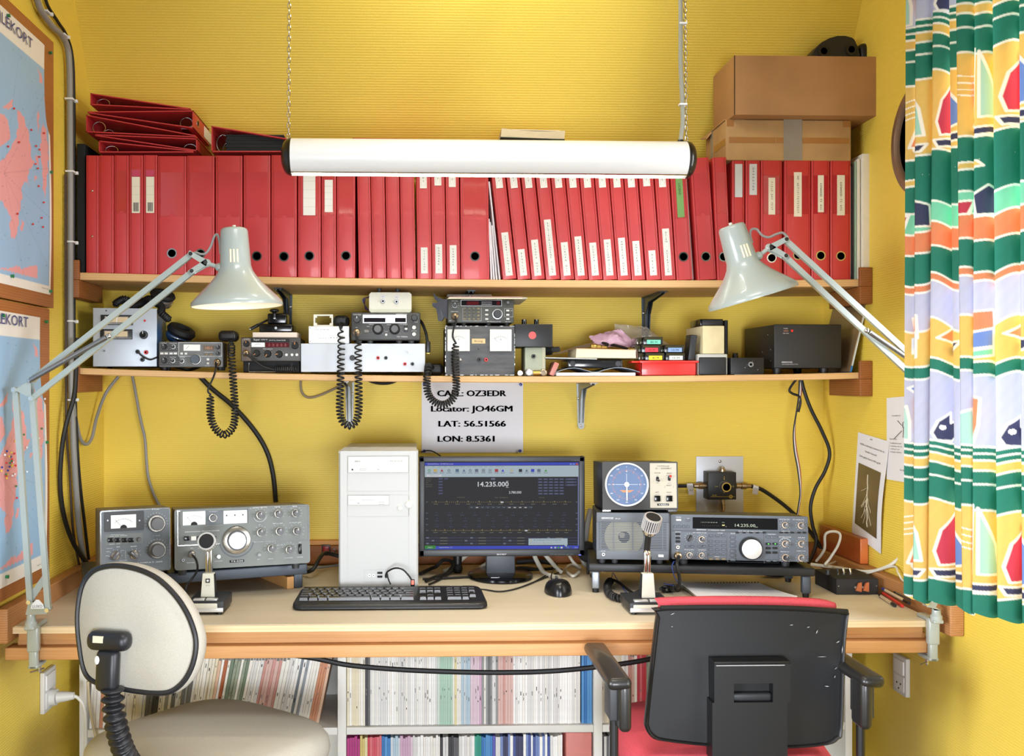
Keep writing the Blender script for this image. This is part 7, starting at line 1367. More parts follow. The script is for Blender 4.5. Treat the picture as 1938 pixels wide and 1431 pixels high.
b = B(); b.tube([P(1315, 919.8, Yc), P(1300, 920, Yc + .004), P(1284, 920, Yc + .012), P(1268, 921, Yc + .02)], .0052, rubber); t = P(1305, 919, Yc); b.box(t.x - .008, t.x + .008, t.y - .006, t.y + .006, t.z - .0058, t.z + .006, wht); b.add([(t.x - .009, t.y - .0058, t.z + .003), (t.x + .009, t.y - .0058, t.z + .003), (t.x + .011, t.y - .009, t.z - .026), (t.x - .005, t.y - .009, t.z - .026)], [(0, 3, 2, 1), (0, 1, 2, 3)], paper); b.txt('A3', t.x + .002, t.z - .012, .006, inkg, y=t.y - .0095); solo(b, 'coax_cable', 'black coax with a white paper tag left of the wall antenna switch', 'cable')
b = B(); b.tube([P(1419, 920, Yc), P(1440, 926, Yc), P(1468, 944, Yc + .004), P(1492, 963, Yc + .008), P(1515, 985, Yc + .01), P(1540, 1015, Yc + .01), P(1556, 1040, Yc - .02), P(1572, 1070, Yc - .05), tuple(desk_at(1578, 1082) + Vector((0, 0, .006)))], .0056, rubber); t = P(1429, 922, Yc); b.cyl(t + Vector((-.007, 0, .002)), t + Vector((.008, 0, -.003)), .0062, .0062, wht, 12); b.add([(t.x - .008, t.y - .0062, t.z), (t.x + .009, t.y - .0062, t.z - .004), (t.x + .004, t.y - .008, t.z - .021), (t.x - .011, t.y - .008, t.z - .018)], [(0, 3, 2, 1), (0, 1, 2, 3)], paper); solo(b, 'coax_cable', 'black coax with a white tag curving down right of the wall antenna switch', 'cable')
# --- cables dropping from the lower shelf at the right
Yk = 2.745
b = B(); b.tube([P(1515, 712, Yk), P(1522, 740, Yk), P(1535, 775, Yk), P(1555, 815, Yk), P(1570, 855, Yk), P(1562, 890, Yk), P(1543, 925, Yk), P(1534, 960, Yk), P(1538, 995, Yk), P(1545, 1020, Yk), P(1540, 1045, Yk - .01), P(1530, 1065, Yk - .03)], .0052, rubber); solo(b, 'cable', 'thick black cable hanging in a wave from the right end of the lower shelf', 'cable')
b = B(); bw = mat('brown_wire2', (150, 70, 60), .5)
for dx, mt_ in ((-.003, rubber), (0, whitec), (.003, bw)):
 d = Vector((dx, 0, 0)); b.tube([P(1515, 712, Yk) + d, P(1514, 745, Yk) + d, P(1508, 775, Yk) + d * .3 + Vector((0, dx, 0)), P(1503, 815, Yk) + d * .5, P(1505, 850, Yk) + d, P(1512, 890, Yk) + d, P(1515, 930, Yk) + d * .4, P(1512, 958, Yk) + d * .4, P(1508, 980, Yk - .02) + d * .4], .0022, mt_, 6)
b.tube([P(1515, 712, Yk), P(1504, 722, Yk), P(1494, 738, Yk), P(1500, 745, Yk), P(1512, 750, Yk), P(1515, 762, Yk), P(1511, 780, Yk)], .0034, rubber); solo(b, 'ribbon_lead', 'twisted black, white and brown lead hanging from the right of the lower shelf', 'cable')
# --- board, black box, notepad, pens at the right end
varn = wood('varnished_board', (176, 88, 42), (138, 60, 26), (9, 1, 12), 5, .3); varn2 = mat('varnished_end', (214, 118, 62), .3, coat=.4)
zt = P(1646, 1019, 2.55).z; r = thing('wood_board', 'reddish varnished board standing on edge in the right back corner', 'board', (XR - .013, 2.68, DZ + .0436)); b = B(); b.box(XR - .024, XR - .002, 2.55, YB - .032, DZ + .0436, zt, varn, .003); wpart(b, 'board', r); b = B(); b.box(XR - .0235, XR - .0025, 2.5485, 2.552, DZ + .044, zt - .001, varn2, .003); wpart(b, 'end_grain', r)
p = desk_at(1583, 1126); q_ = desk_at(1663.5, 1126); r = thing('junction_box', 'low black metal box with orange clips near the right end of the desk', 'box', ((p.x + q_.x) / 2, p.y, DZ + .0005)); hb = P(1583, 1096, p.y).z - DZ; b = B(); b.box(p.x, q_.x, p.y, p.y + .13, DZ + .0005, DZ + hb, blackm, .001); b.box(p.x + .001, q_.x - .001, p.y - .0006, p.y + .001, DZ + .002, DZ + hb - .001, satin);
for x in (p.x + .005, q_.x - .005): b.disc(x, DZ + hb * .55, .0016, steel, p.y - .001)
wpart(b, 'case', r)
for i, x in enumerate((p.x + .004, p.x + .03, p.x + .045, p.x + .062)):
 y = p.y + .06; b = B()
 if i == 0: b.cyl((x, y, DZ + hb - .0005), (x, y, DZ + hb + .011), .0078, .0065, charc, 18)
 else: b.cyl((x, y, DZ + hb - .0005), (x, y, DZ + hb + .003), .0045, .0045, chrome, 12); b.cyl((x, y, DZ + hb + .003), (x, y + .004, DZ + hb + .013), .0022, .0028, chrome if i > 1 else dgrey, 10)
 wpart(b, 'knob' if i == 0 else 'toggle_switch', r)
oc = mat('clip_orange_brown', (176, 98, 56), .45)
for x in (p.x + .052, p.x + .070): b = B(); b.prism([(x - .008, p.y - .005, DZ + .012), (x + .006, p.y - .005, DZ + .009), (x + .006, p.y - .005, DZ + .032), (x - .001, p.y - .005, DZ + .03)], (0, -.006, 0), oc); b.cyl((x - .009, p.y - .001, DZ + .02), (x - .009, p.y - .009, DZ + .02), .003, .003, steel, 10); wpart(b, 'clip', r)
# notepad: stack of lined sheets with a wire-bound top edge
zn = DZ + .0005; c4 = [PZ(*uv, zn + .008) for uv in ((1331, 1138), (1509, 1136), (1438, 1103.5), (1285, 1105))]
r = thing('notepad', 'spiral notepad of lined paper lying under the right radio stand', 'notepad', (c4[0].lerp(c4[2], .5).x, c4[0].lerp(c4[2], .5).y, zn)); ns = mat('notepad_paper', (224, 220, 212), .8)
for lyr in range(3):
 b = B(); n = 10; vs = []; fs = []; off = .003 * (2 - lyr); zz0 = zn + .0006 + .0025 * lyr
 for s2 in (0, 1):
  for j in range(n + 1):
   for i in range(n + 1):
    s_, t = i / n, j / n; q2 = c4[0].lerp(c4[1], s_).lerp(c4[3].lerp(c4[2], s_), t); curl = .010 * lyr / 2 * (s_ ** 4) * (1 - t) ** 2 + .006 * (1 - s_) ** 4 * t * (lyr == 2); vs.append((q2.x + off, q2.y - off, zz0 + curl + (.0022 if s2 else 0)))
 m_ = (n + 1) ** 2
 for s2 in (0, 1):
  for j in range(n):
   for i in range(n): a = s2 * m_ + j * (n + 1) + i; f = (a, a + 1, a + n + 2, a + n + 1); fs.append(f if s2 else f[::-1])
 ed_ = [i for i in range(n + 1)] + [(n + 1) * j + n for j in range(1, n + 1)] + [(n + 1) * n + i for i in range(n - 1, -1, -1)] + [(n + 1) * j for j in range(n - 1, 0, -1)]
 for i in range(len(ed_)): a, c = ed_[i], ed_[(i + 1) % len(ed_)]; fs.append((a, c, c + m_, a + m_))
 b.add(vs, fs, ns if lyr < 2 else paper)
 if lyr == 2:
  for q3 in range(1, 22):
   s_ = q3 / 22; a = c4[0].lerp(c4[1], s_); c = c4[3].lerp(c4[2], s_); zq = zz0 + .0024; d = Vector((.0004, 0, 0)); a = Vector((a.x + off, a.y - off + .004, zq + .010 * s_ ** 4)); c = Vector((c.x + off, c.y - off - .006, zq + .004 * (1 - s_) ** 4)); m1 = a.lerp(c, .35); m1.z = zq + .010 * s_ ** 4 * .42; m2 = a.lerp(c, .7); m2.z = zq + .010 * s_ ** 4 * .09 + .0008
   for (g0, g1) in ((a, m1), (m1, m2), (m2, c)): b.add([g0 - d, g0 + d, g1 + d, g1 - d], [(0, 1, 2, 3)], mat('rule_line', (170, 160, 160), .8))
 wpart(b, 'page_stack', r)
b = B()
for i in range(26): q2 = c4[3].lerp(c4[2], (i + .5) / 26); b.tube([q2 + Vector((0, .003 * math.cos(a) + .002, .0035 * math.sin(a) - .001)) for a in [2 * math.pi * j / 10 for j in range(10)]], .0009, dgrey, 5, closed=True, raw=True)
wpart(b, 'wire_binding', r)
pens = (('black-capped clear ballpoint lying nearest the front of the pen heap', (1664, 1130), (1694, 1150), black, 'clear', black), ('red-tipped pen in the pen heap by the right lamp clamp', (1671, 1126), (1708, 1151), red, 'red', red), ('clear ballpoint with a blue cap and black end in the pen heap', (1670, 1124.5), (1721, 1153), mat('pen_blue', (40, 60, 150), .3), 'clear', black), ('pale pen lying at the back of the heap by the lamp clamp', (1686, 1123.5), (1731, 1139), black, 'pale', dgrey), ('silver pen lying in the middle of the pen heap', (1693, 1131), (1726, 1146), dgrey, 'silver', steel), ('white click pen at the right end of the heap', (1702, 1128), (1737, 1141), steel, 'white', white))
bodies = {'clear': mat('pen_clear', (206, 186, 156), .15, coat=.5), 'red': mat('pen_red', (206, 44, 36), .3), 'pale': mat('pen_pale', (190, 176, 150), .3), 'silver': steel, 'white': white}
for i, (lb, a, c, m0, bd, m1) in enumerate(pens):
 rr_ = .0042; lift = rr_ + .0005 + (.0088 if i in (2, 4) else 0); a = desk_at(*a); c = desk_at(*c); a.z = c.z = DZ + lift; r = thing('pen', lb, 'pen', (a.lerp(c, .5).x, a.lerp(c, .5).y, DZ + lift - rr_), 'pens near the right lamp clamp')
 b = B(); b.cyl(a.lerp(c, .12), a.lerp(c, .84), rr_ * .92, rr_ * .92, bodies[bd], 12); wpart(b, 'barrel', r); b = B(); b.cyl(a, a.lerp(c, .13), rr_ * .7, rr_ * .95, m0, 12); wpart(b, 'tip', r); b = B(); b.cyl(a.lerp(c, .82), c, rr_, rr_ * .9, m1, 12); wpart(b, 'cap', r)
# --- cables on the desk and rocker switch on the back rail
p = P(617, 1041.5, YB - .03); r = thing('rocker_switch', 'red rocker switch in a black frame on the wooden rail behind the desk', 'switch', p - Vector((0, 0, .016))); b = B(); b.box(p.x - .012, p.x + .012, YB - .03, YB - .0275, p.z - .0155, p.z + .0155, black, .001); wpart(b, 'frame', r); b = B(); b.box(p.x - .0085, p.x + .0085, YB - .033, YB - .029, p.z - .0115, p.z + .0115, mat('rocker_red', (170, 24, 20), .3), .001); wpart(b, 'rocker', r)
p = P(632, 1042, YB - .03); b = B(); b.lathe((p.x, YB - .0285, p.z), (0, -1, 0), [(.0058, 0), (.0055, .002), (.003, .003), (0, .003)], steel, 16); b.ball((p.x, YB - .032, p.z), .0026, .0015, .0026, red, 10, 6); solo(b, 'indicator_lamp', 'small round red lamp beside the rocker switch on the wooden rail', 'lamp')
def cab(lb, pts, r_, mt_, nm='cable'): b = B(); b.tube(pts, r_, mt_); return solo(b, nm, lb, 'cable')
cab('black cable arching from the left stand to behind the computer tower', [dk_(575, 1092, .012), P(592, 1078, 2.62), P(606, 1055, 2.66), P(615, 1047, 2.72), P(632, 1050, 2.74), P(655, 1056, 2.74)], .0055, rubber)
cab('grey cable lying behind the left stand, partly under the computer tower', [dk_(566, 1081), dk_(596, 1081), dk_(625, 1078), dk_(650, 1074)], .0036, greyc)
cab('thick white cable hanging down right of the monitor neck', [P(1009, 1046, 2.70), P(1016, 1062, 2.69), P(1028, 1082, 2.66), dk_(1042, 1094, .006), dk_(1058, 1098, .006)], .0062, whitec)
cab('second white cable hanging from the monitor toward the mouse', [P(1028, 1046, 2.70), P(1042, 1062, 2.69), P(1056, 1078, 2.66), dk_(1064, 1088, .006)], .0058, whitec)
cab('thin white cable looped on the desk left of the right stand', [P(1075, 1048, 2.72), P(1085, 1064, 2.7), dk_(1098, 1078, .005), dk_(1082, 1072, .005), dk_(1070, 1080, .005), dk_(1084, 1094, .005), dk_(1096, 1088, .008)], .004, whitec)
cab('grey ribbon-like cable rising behind the monitor to the controller', [P(1118, 965, 2.7), P(1112, 990, 2.68), P(1108, 1020, 2.68), P(1102, 1050, 2.7), P(1108, 1068, 2.7), dk_(1118, 1073, .006)], .008, greyc)
cab('diagonal white cable left of the monitor neck', [P(884, 1050, 2.74), P(866, 1066, 2.72), P(852, 1076, 2.70), P(840, 1082, 2.69)], .0055, whitec)
cab('short white cable end close to the monitor neck', [P(922, 1066, 2.73), P(905, 1078, 2.72), P(892, 1086, 2.71)], .006, whitec)
cab('black cable bundle curling behind the monitor on the right', [P(978, 1064, 2.76), P(1010, 1062, 2.76), P(1045, 1066, 2.74), P(1050, 1076, 2.73), P(1020, 1079, 2.72), P(985, 1076, 2.71), P(960, 1082, 2.7), P(925, 1086, 2.72)], .0068, rubber)
cab('black coiled lead between the computer tower and the monitor', [dk_(796, 1090, .006), dk_(812, 1082, .006), P(826, 1072, 2.7), P(840, 1060, 2.7), P(858, 1066, 2.68), dk_(846, 1090, .006), dk_(826, 1096, .006), dk_(806, 1104, .006)], .005, rubber)
cab('thin black lead slanting to the front between tower and monitor', [P(872, 1074, 2.7), dk_(850, 1090, .006), dk_(828, 1102, .004), dk_(812, 1109, .004)], .0028, rubber)
cab('long thin black lead lying across behind the monitor base', [dk_(800, 1099, .004), dk_(850, 1097, .004), dk_(900, 1094, .004)], .003, rubber)
b = B(); c = P(866, 1076, 2.69); b.ball(c, .014, .012, .016, blackm, 14, 10); b.cyl(c + Vector((0, 0, .012)), c + Vector((0, .004, .05)), .011, .013, black, 12); solo(b, 'power_plug', 'black power plug standing among cables left of the monitor neck', 'plug')
b = B(); c = P(1113, 1045, 2.66); b.lathe(c, (.1, -1, 0), [(.026, -.02), (.028, -.01), (.028, .006), (.022, .012), (0, .012)], blackm, 24); b.cyl((c.x, c.y, DZ + .0005), (c.x, c.y, c.z - .024), .004, .004, black); solo(b, 'webcam', 'round black object half hidden between the monitor and the speaker', 'webcam')
cab('white cable arching over the varnished board in the right corner', [P(1545, 1062, 2.6), P(1560, 1040, 2.55), P(1562, 1012, 2.53), P(1578, 1006, 2.52), P(1590, 1012, 2.52), P(1586, 1032, 2.52), P(1570, 1058, 2.53), P(1562, 1070, 2.55), tuple(dk_(1590, 1074, .02))], .0034, whitec)
cab('pale cable running from the right corner along the wall toward the curtain', [P(1535, 1068, 2.6), P(1580, 1074, 2.56), P(1640, 1082, 2.48), P(1680, 1072, 2.42), P(1700, 1058, 2.40), P(1718, 1046, 2.36), P(1745, 1030, 2.3)], .0042, whitec)
cab('thin pale cable dangling beside the right lamp base', [P(1640, 1086, 2.47), P(1690, 1072, 2.4), P(1700, 1085, 2.36), P(1708, 1098, 2.34), P(1722, 1108, 2.3), P(1750, 1120, 2.26)], .0024, whitec)
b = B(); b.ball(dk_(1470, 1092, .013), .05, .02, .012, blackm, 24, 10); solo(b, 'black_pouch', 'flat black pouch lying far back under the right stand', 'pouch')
# ================================================================ bookcase and magazines under the desk
YBK = 2.53; kB = YBK / F; shw = mat('bookcase_white', (222, 220, 212), .45)
ux = lambda u, Y=YBK: P(u, 1300, Y).x
zsh = P(900, 1375, YBK).z; zlo = .045
r = thing('bookcase', 'white bookcase full of magazines under the desk', 'bookcase', (.1, YBK, 0))
for i, (u0, u1) in enumerate(((150, 163), (639, 655), (1124, 1140), (1600, 1613))): b = B(); b.box(ux(u0), ux(u1), YBK, YBK + .27, 0, .69, shw, .001); wpart(b, 'side_panel' if i in (0, 3) else 'divider', r)
for (u0, u1) in ((163.5, 638.5), (655.5, 1123.5), (1140.5, 1599.5)):
 for z in (zsh, zlo): b = B(); b.box(ux(u0), ux(u1), YBK + .002, YBK + .265, z - .019, z, shw, .001); wpart(b, 'shelf', r)
b = B(); b.box(ux(150), ux(1613), YBK + .2705, YBK + .276, .01, .69, shw); wpart(b, 'back_panel', r)
MC = {}
def mm(c):
 if c not in MC: MC[c] = mat('mag_%d_%d_%d' % c, c, .55, var=.05, vscale=60)
 return MC[c]
W1, W2, W3, W4 = (245, 243, 238), (238, 234, 224), (222, 220, 216), (230, 222, 204)
PAL = {'white': (W1, W2, W1, W3), 'cream': (W2, W4, (226, 214, 184)), 'grey': (W3, (150, 150, 148), (110, 110, 110), W2), 'orange': ((204, 140, 104), (222, 184, 156), W2, W1, (176, 98, 62)), 'green': ((150, 160, 140), W3, W2, (112, 130, 108)), 'mint': ((176, 208, 186), (204, 220, 206)), 'yellow': ((228, 214, 158), W2), 'sky': ((178, 200, 212), (204, 214, 218)), 'pink': ((206, 168, 190), (222, 198, 208)), 'blue': ((62, 128, 190), (48, 112, 176), (84, 146, 200)), 'magenta': ((170, 48, 116), (150, 40, 100)), 'gold': ((206, 186, 110), (220, 206, 160)), 'red': ((206, 80, 92), (196, 60, 76), (214, 110, 116)), 'teal': ((46, 150, 128), (60, 164, 140)), 'black': ((60, 58, 60), W3, (96, 94, 96)), 'purple': ((120, 76, 150), (90, 90, 170), W3), 'navy': ((70, 86, 150), (120, 140, 190), W1, (60, 62, 96)), 'rose': ((216, 180, 170), W2, (206, 150, 140)), 'bluegrey': ((150, 158, 166), W3, W1, (122, 130, 138))}
def mags(u0, u1, n, seq, z0, h, lean, where, dy=0.0, marks=True):
 """seq: (fraction, colour word); every magazine is a thing, those alike share group and label"""
 seed = random.Random(int(u0)); x = ux(u0); x1 = ux(u1); w0 = (x1 - x) / n; i = 0
 while x < x1 - w0 * .6:
  t = (x - ux(u0)) / (x1 - ux(u0)); cw = [c for f, c in seq if t <= f + 1e-6][0]; w = w0 * seed.uniform(.75, 1.25); hh = h - seed.uniform(0, .008); c = seed.choice(PAL[cw]); yo = seed.uniform(0, .004); th = lean(t); w2 = w * .94
  b = B(); mt_ = mm(c); b.box(0, w2, 0, .2, 0, hh, mt_)
  if marks:
   for q in range(seed.randint(0, 2)):
    z = hh * seed.choice((seed.uniform(.12, .34), seed.uniform(.2, .3), seed.uniform(.52, .58))); e = seed.uniform(.004, .012); b.quad(w2 * .3, w2 * .6, z, z + e, seed.choice((ink, inkg, inkg, inkg)), -.0003)
   if cw == 'orange' or cw == 'green' or cw == 'rose': b.quad(w2 * .1, w2 * .9, hh * .62, hh * .66, inkg, -.0003)
  o = b.build('magazine', None, None, 0); o.matrix_world = Matrix.Translation((x, YBK + .012 + yo + dy, z0 + .0005)) @ Matrix.Rotation(th, 4, 'Y')
  nm = {'white': 'white', 'black': 'black and grey', 'navy': 'blue and white', 'sky': 'pale blue', 'mint': 'pale green', 'red': 'red', 'rose': 'rosy', 'gold': 'golden'}.get(cw, cw); lb = 'thin magazine among the %s spines in %s' % (nm, where); tag(o, lb, 'magazine', '%s magazines in %s' % (nm, where)); x += w / math.cos(th)
mags(166, 604, 76, ((.1, 'orange'), (.2, 'cream'), (.3, 'black'), (.42, 'grey'), (.50, 'cream'), (.56, 'orange'), (.70, 'green'), (.80, 'rose'), (.90, 'bluegrey'), (1.1, 'orange')), zsh, .285, lambda t: .05 + .15 * min(1, t * 1.6), 'the upper left compartment')
mags(656, 1102, 104, ((.07, 'cream'), (.1, 'black'), (.38, 'white'), (.44, 'mint'), (.48, 'yellow'), (.52, 'sky'), (.565, 'pink'), (.64, 'grey'), (.70, 'rose'), (1.1, 'white')), zsh, .287, lambda t: 0, 'the upper middle compartment')
mags(1102.5, 1124, 5, ((1.1, 'blue'),), zsh, .29, lambda t: 0, 'the upper middle compartment', marks=False)
mags(1141, 1236, 22, ((.35, 'cream'), (.52, 'bluegrey'), (.7, 'rose'), (.85, 'red'), (1.1, 'green')), zsh, .283, lambda t: 0, 'the upper right compartment')
mags(656, 1066, 88, ((.05, 'magenta'), (.09, 'gold'), (.15, 'red'), (.20, 'blue'), (.245, 'sky'), (.3, 'pink'), (.43, 'white'), (.52, 'black'), (.58, 'white'), (.615, 'teal'), (.67, 'blue'), (.7, 'purple'), (.93, 'navy'), (1.1, 'white')), zlo, .302, lambda t: 0, 'the lower middle compartment', marks=False)
mags(1141, 1172, 7, ((1.1, 'black'),), zlo, .3, lambda t: 0, 'the lower right compartment', marks=False)
b = B(); b.box(ux(1072), ux(1121), YBK + .008, YBK + .26, zlo + .0005, zlo + .307, mat('salmon_file', (206, 122, 112), .5, var=.05), .002); solo(b, 'box_file', 'salmon pink box file at the right end of the lower middle compartment', 'box file')
for i in range(5):
 r = thing('spiral_notebook', 'white spiral notebook leaning in the lower left compartment of the bookcase', 'notebook', Matrix.Translation((ux(168) + i * .016, YBK + .02, zlo + .001)) @ Matrix.Rotation(.12 + .05 * i, 4, 'Y'), 'spiral notebooks in the lower left compartment'); b = B(); b.box(0, .008, .006, .2, 0, .29, paper, .001); b.build('pages', r)
 b = B()
 for j in range(22): z = .012 + .0125 * j; b.tube([(.004 + .006 * math.cos(a), .004 + .006 * math.sin(a), z + .004 * math.sin(a / 2)) for a in [2 * math.pi * q / 8 for q in range(8)]], .0011, wht, 4, closed=True, raw=True)
 b.build('spiral_binding', r)
b = B(); b.tube([P(u, v, 2.30) for u, v in ((470, 1205), (505, 1226), (545, 1238), (600, 1247), (660, 1259), (750, 1267), (850, 1271.5), (950, 1273), (1050, 1270), (1150, 1260), (1228, 1248), (1300, 1228), (1340, 1205))], .0062, rubber); solo(b, 'cable', 'thick black cable drooping below the desk in front of the magazines', 'cable')
# ================================================================ chairs
def chair_base(r, x, y, z, mt_):
 b = B(); b.cyl((x, y, .1), (x, y, z), .026, .026, mt_, 18); wpart(b, 'column', r)
 for i in range(5):
  a = math.radians(72 * i + 20); d = Vector((math.cos(a), math.sin(a), 0)); b = B(); b.tube([Vector((x, y, .1)), Vector((x, y, .085)) + d * .14, Vector((x, y, .062)) + d * .27], .017, mt_, 10); wpart(b, 'base_leg', r)
  b = B(); c = Vector((x, y, .0255)) + d * .27; b.cyl(c + Vector((-.02, 0, 0)), c + Vector((.02, 0, 0)), .025, .025, rubber, 16); b.cyl(c, c + Vector((0, 0, .035)), .008, .008, mt_, 8); wpart(b, 'caster', r)
def seat_pad(r, c, rx, ry, z0, z1, rot, mt_, mt2, e=.55):
 """rounded square cushion with a domed top and a dark shell below"""
 n = 56; Rz = Matrix.Rotation(rot, 3, 'Z')
 def ringp(s_, z):
  out = []
  for j in range(n):
   a = 2 * math.pi * j / n; ca, sa = math.cos(a), math.sin(a); p = Vector((rx * s_ * math.copysign(abs(ca) ** e, ca), ry * s_ * math.copysign(abs(sa) ** e, sa), 0)); out.append(Vector(c) + Rz @ p + Vector((0, 0, z)))
  return out
 def loft(lst, m_, nm):
  b = B(); rg = [ringp(s_, z) for s_, z in lst]; vs = [p for q in rg for p in q]; fs = [(i * n + j, i * n + (j + 1) % n, (i + 1) * n + (j + 1) % n, (i + 1) * n + j) for i in range(len(rg) - 1) for j in range(n)] + [tuple(reversed(range(n))), tuple((len(rg) - 1) * n + j for j in range(n))]; b.add(vs, fs, m_); wpart(b, nm, r, smooth=60)
 h = z1 - z0; loft([(.9, z0), (.985, z0 + h * .1), (1.01, z0 + h * .4), (.995, z0 + h * .66), (.95, z0 + h * .84), (.86, z0 + h * .94), (.6, z0 + h * 1.0), (.2, z0 + h * 1.02)], mt_, 'seat'); loft([(.5, z0 - .03), (.9, z0 - .02), (.965, z0 - .006), (.965, z0 + .006), (.9, z0 + .004)], mt2, 'seat_shell')
beige = mat('beige_fabric', (190, 185, 172), .9, var=.05, vscale=420, bump=.3, bscale=700); pip = mat('piping_black', (30, 31, 35), .4)
c0 = PZ(430, 1372, .5); r = thing('office_chair', 'beige fabric typist chair with a black bellows-covered back post, at the left', 'chair', (c0.x, c0.y, 0))
seat_pad(r, (-.442, 2.135, 0), .222, .218, .432, .512, math.radians(-38), beige, pip); chair_base(r, c0.x, 2.1, .42, pip)
YC = 1.86; phi = math.radians(-12); O = P(262, 1190, YC); Mb = frameM(O, phi, math.radians(-5)); Ib = Mb.inverted()
def onb(u, v): d = Ib.to_3x3() @ ray(u, v); c = Ib @ CAMP; t = -c.y / d.y; return (c + d * t)
ol = [(800, 42), (700, 66), (635, 120), (592, 205), (566, 350), (563, 480), (576, 620), (600, 770), (640, 858), (720, 905), (860, 938), (1000, 962), (1140, 975), (1250, 962), (1345, 885), (1408, 760), (1432, 610), (1405, 480), (1345, 350), (1260, 235), (1150, 135), (1030, 76), (910, 46)]
ol = [onb(u / 3.858, 1060 + v / 3.858) for u, v in ol]; ol = cr(ol, 4, True); cen = sum(ol, Vector()) / len(ol)
def scl(s_, y): return [Vector((cen.x + (p.x - cen.x) * s_, y, cen.z + (p.z - cen.z) * s_)) for p in ol]
def loft2(lst, m_, nm):
 b = B(Mb); n = len(ol); rg = [scl(s_, y) for s_, y in lst]; vs = [p for q in rg for p in q]; fs = [(i * n + j, (i + 1) * n + j, (i + 1) * n + (j + 1) % n, i * n + (j + 1) % n) for i in range(len(rg) - 1) for j in range(n)] + [tuple(range(n)), tuple(reversed([(len(rg) - 1) * n + j for j in range(n)]))]; b.add(vs, fs, m_); b.T = None; wpart(b, nm, r, smooth=60)
loft2([(.9, .004), (1.0, .004), (1.035, .012), (1.045, .024), (1.03, .038), (.97, .048), (.8, .053), (.4, .055)], beige, 'backrest'); loft2([(.3, -.003), (.94, -.002), (.985, .004), (.985, .007)], beige, 'back_panel')
b = B(Mb); b.tube(scl(.995, .001), .0052, pip, 8, closed=True, raw=True); b.T = None; wpart(b, 'piping', r)
def bx(u0, v0, u1, v1, y0, y1, m_, bev, nm):
 a = onb(u0 / 3.858, 1060 + v1 / 3.858); c = onb(u1 / 3.858, 1060 + v0 / 3.858); b = B(Mb); b.box(a.x, c.x, y0, y1, a.z, c.z, m_, bev); b.T = None; return b
b = bx(685, 512, 990, 640, -.036, -.001, pip, .014, ''); b.T = Mb; a = onb(750 / 3.858, 1060 + 580 / 3.858); c = onb(825 / 3.858, 1060 + 535 / 3.858); b.box(a.x, c.x, -.0368, -.034, a.z, c.z, labely); b.T = None; wpart(b, 'back_bracket', r, smooth=50)
b = bx(738, 640, 905, 940, -.03, -.004, pip, .011, ''); b.T = Mb; a = onb(768 / 3.858, 1060 + 710 / 3.858); b.ball((a.x, -.030, a.z), .005, .0012, .008, wht, 10, 6); b.T = None; wpart(b, 'back_post', r, smooth=50)
pa = [P(u, v, YC - .02 + dy) for u, v, dy in ((213, 1302, 0), (214, 1330, 0), (217, 1358, .0), (224, 1390, .01), (236, 1425, .03), (256, 1455, .07), (285, 1480, .14))]; pa = cr(pa, 40); b = B(); L = 0; rr_ = []
for i, p in enumerate(pa):
 L += (p - pa[i - 1]).length if i else 0; rr_.append(.0175 + .0042 * math.sin(2 * math.pi * L / .0165))
b.tube(pa, rr_, pip, 18, raw=True); wpart(b, 'bellows', r, smooth=80)
redf = mat('red_fabric', (212, 78, 90), .9, var=.08, vscale=300, bump=.25, bscale=800); bshell = mat('chair_black_shell', (18, 18, 19), .46, bump=.12, bscale=16)
r = thing('office_chair', 'black-backed office chair with red upholstery and armrests, at the right', 'chair', (.64, 2.08, 0))
seat_pad(r, (.65, 2.115, 0), .212, .215, .44, .518, 0, redf, pip); chair_base(r, .64, 2.08, .43, pip)
YR = 1.95; sh = [(1249, 1152), (1244, 1165), (1236, 1230), (1222, 1355), (1222, 1378), (1232, 1394), (1255, 1402), (1345, 1412), (1420, 1415), (1500, 1415), (1565, 1409), (1586, 1398), (1594, 1378), (1600, 1230), (1606, 1170), (1604, 1160), (1560, 1153), (1420, 1149)]
po = cr([P(u, v, YR) for u, v in sh], 3, True); cen = sum(po, Vector()) / len(po); n = len(po)
def so(s_, y, dz=0): return [Vector((cen.x + (p.x - cen.x) * s_, YR + y + .02 * ((p.z - cen.z)), cen.z + (p.z - cen.z) * s_ + dz)) for p in po]
def loft3(lst, m_, nm, sm=60):
 b = B(); rg = [so(*q) for q in lst]; vs = [p for q in rg for p in q]; fs = [(i * n + j, (i + 1) * n + j, (i + 1) * n + (j + 1) % n, i * n + (j + 1) % n) for i in range(len(rg) - 1) for j in range(n)] + [tuple(range(n)), tuple(reversed([(len(rg) - 1) * n + j for j in range(n)]))]; b.add(vs, fs, m_); wpart(b, nm, r, smooth=sm)
loft3([(.4, .0035), (.9, .0035), (.962, .0035), (.968, -.003), (.985, -.005), (1.0, -.002), (1.0, .012), (.97, .018)], bshell, 'back_shell'); loft3([(.88, .016, .016), (.92, .02, .02), (.93, .03, .024), (.925, .044, .024), (.89, .052, .022), (.75, .055, .018)], redf, 'backrest')
b = B(); b.tube([P(u, v, YR - .004) for u, v in ((1250, 1151), (1330, 1150), (1420, 1150), (1510, 1152), (1604, 1158))], .0055, black, 8); wpart(b, 'top_trim', r)
scf = mat('scuff_white', (170, 170, 168), .7); b = B(); rs = random.Random(5)
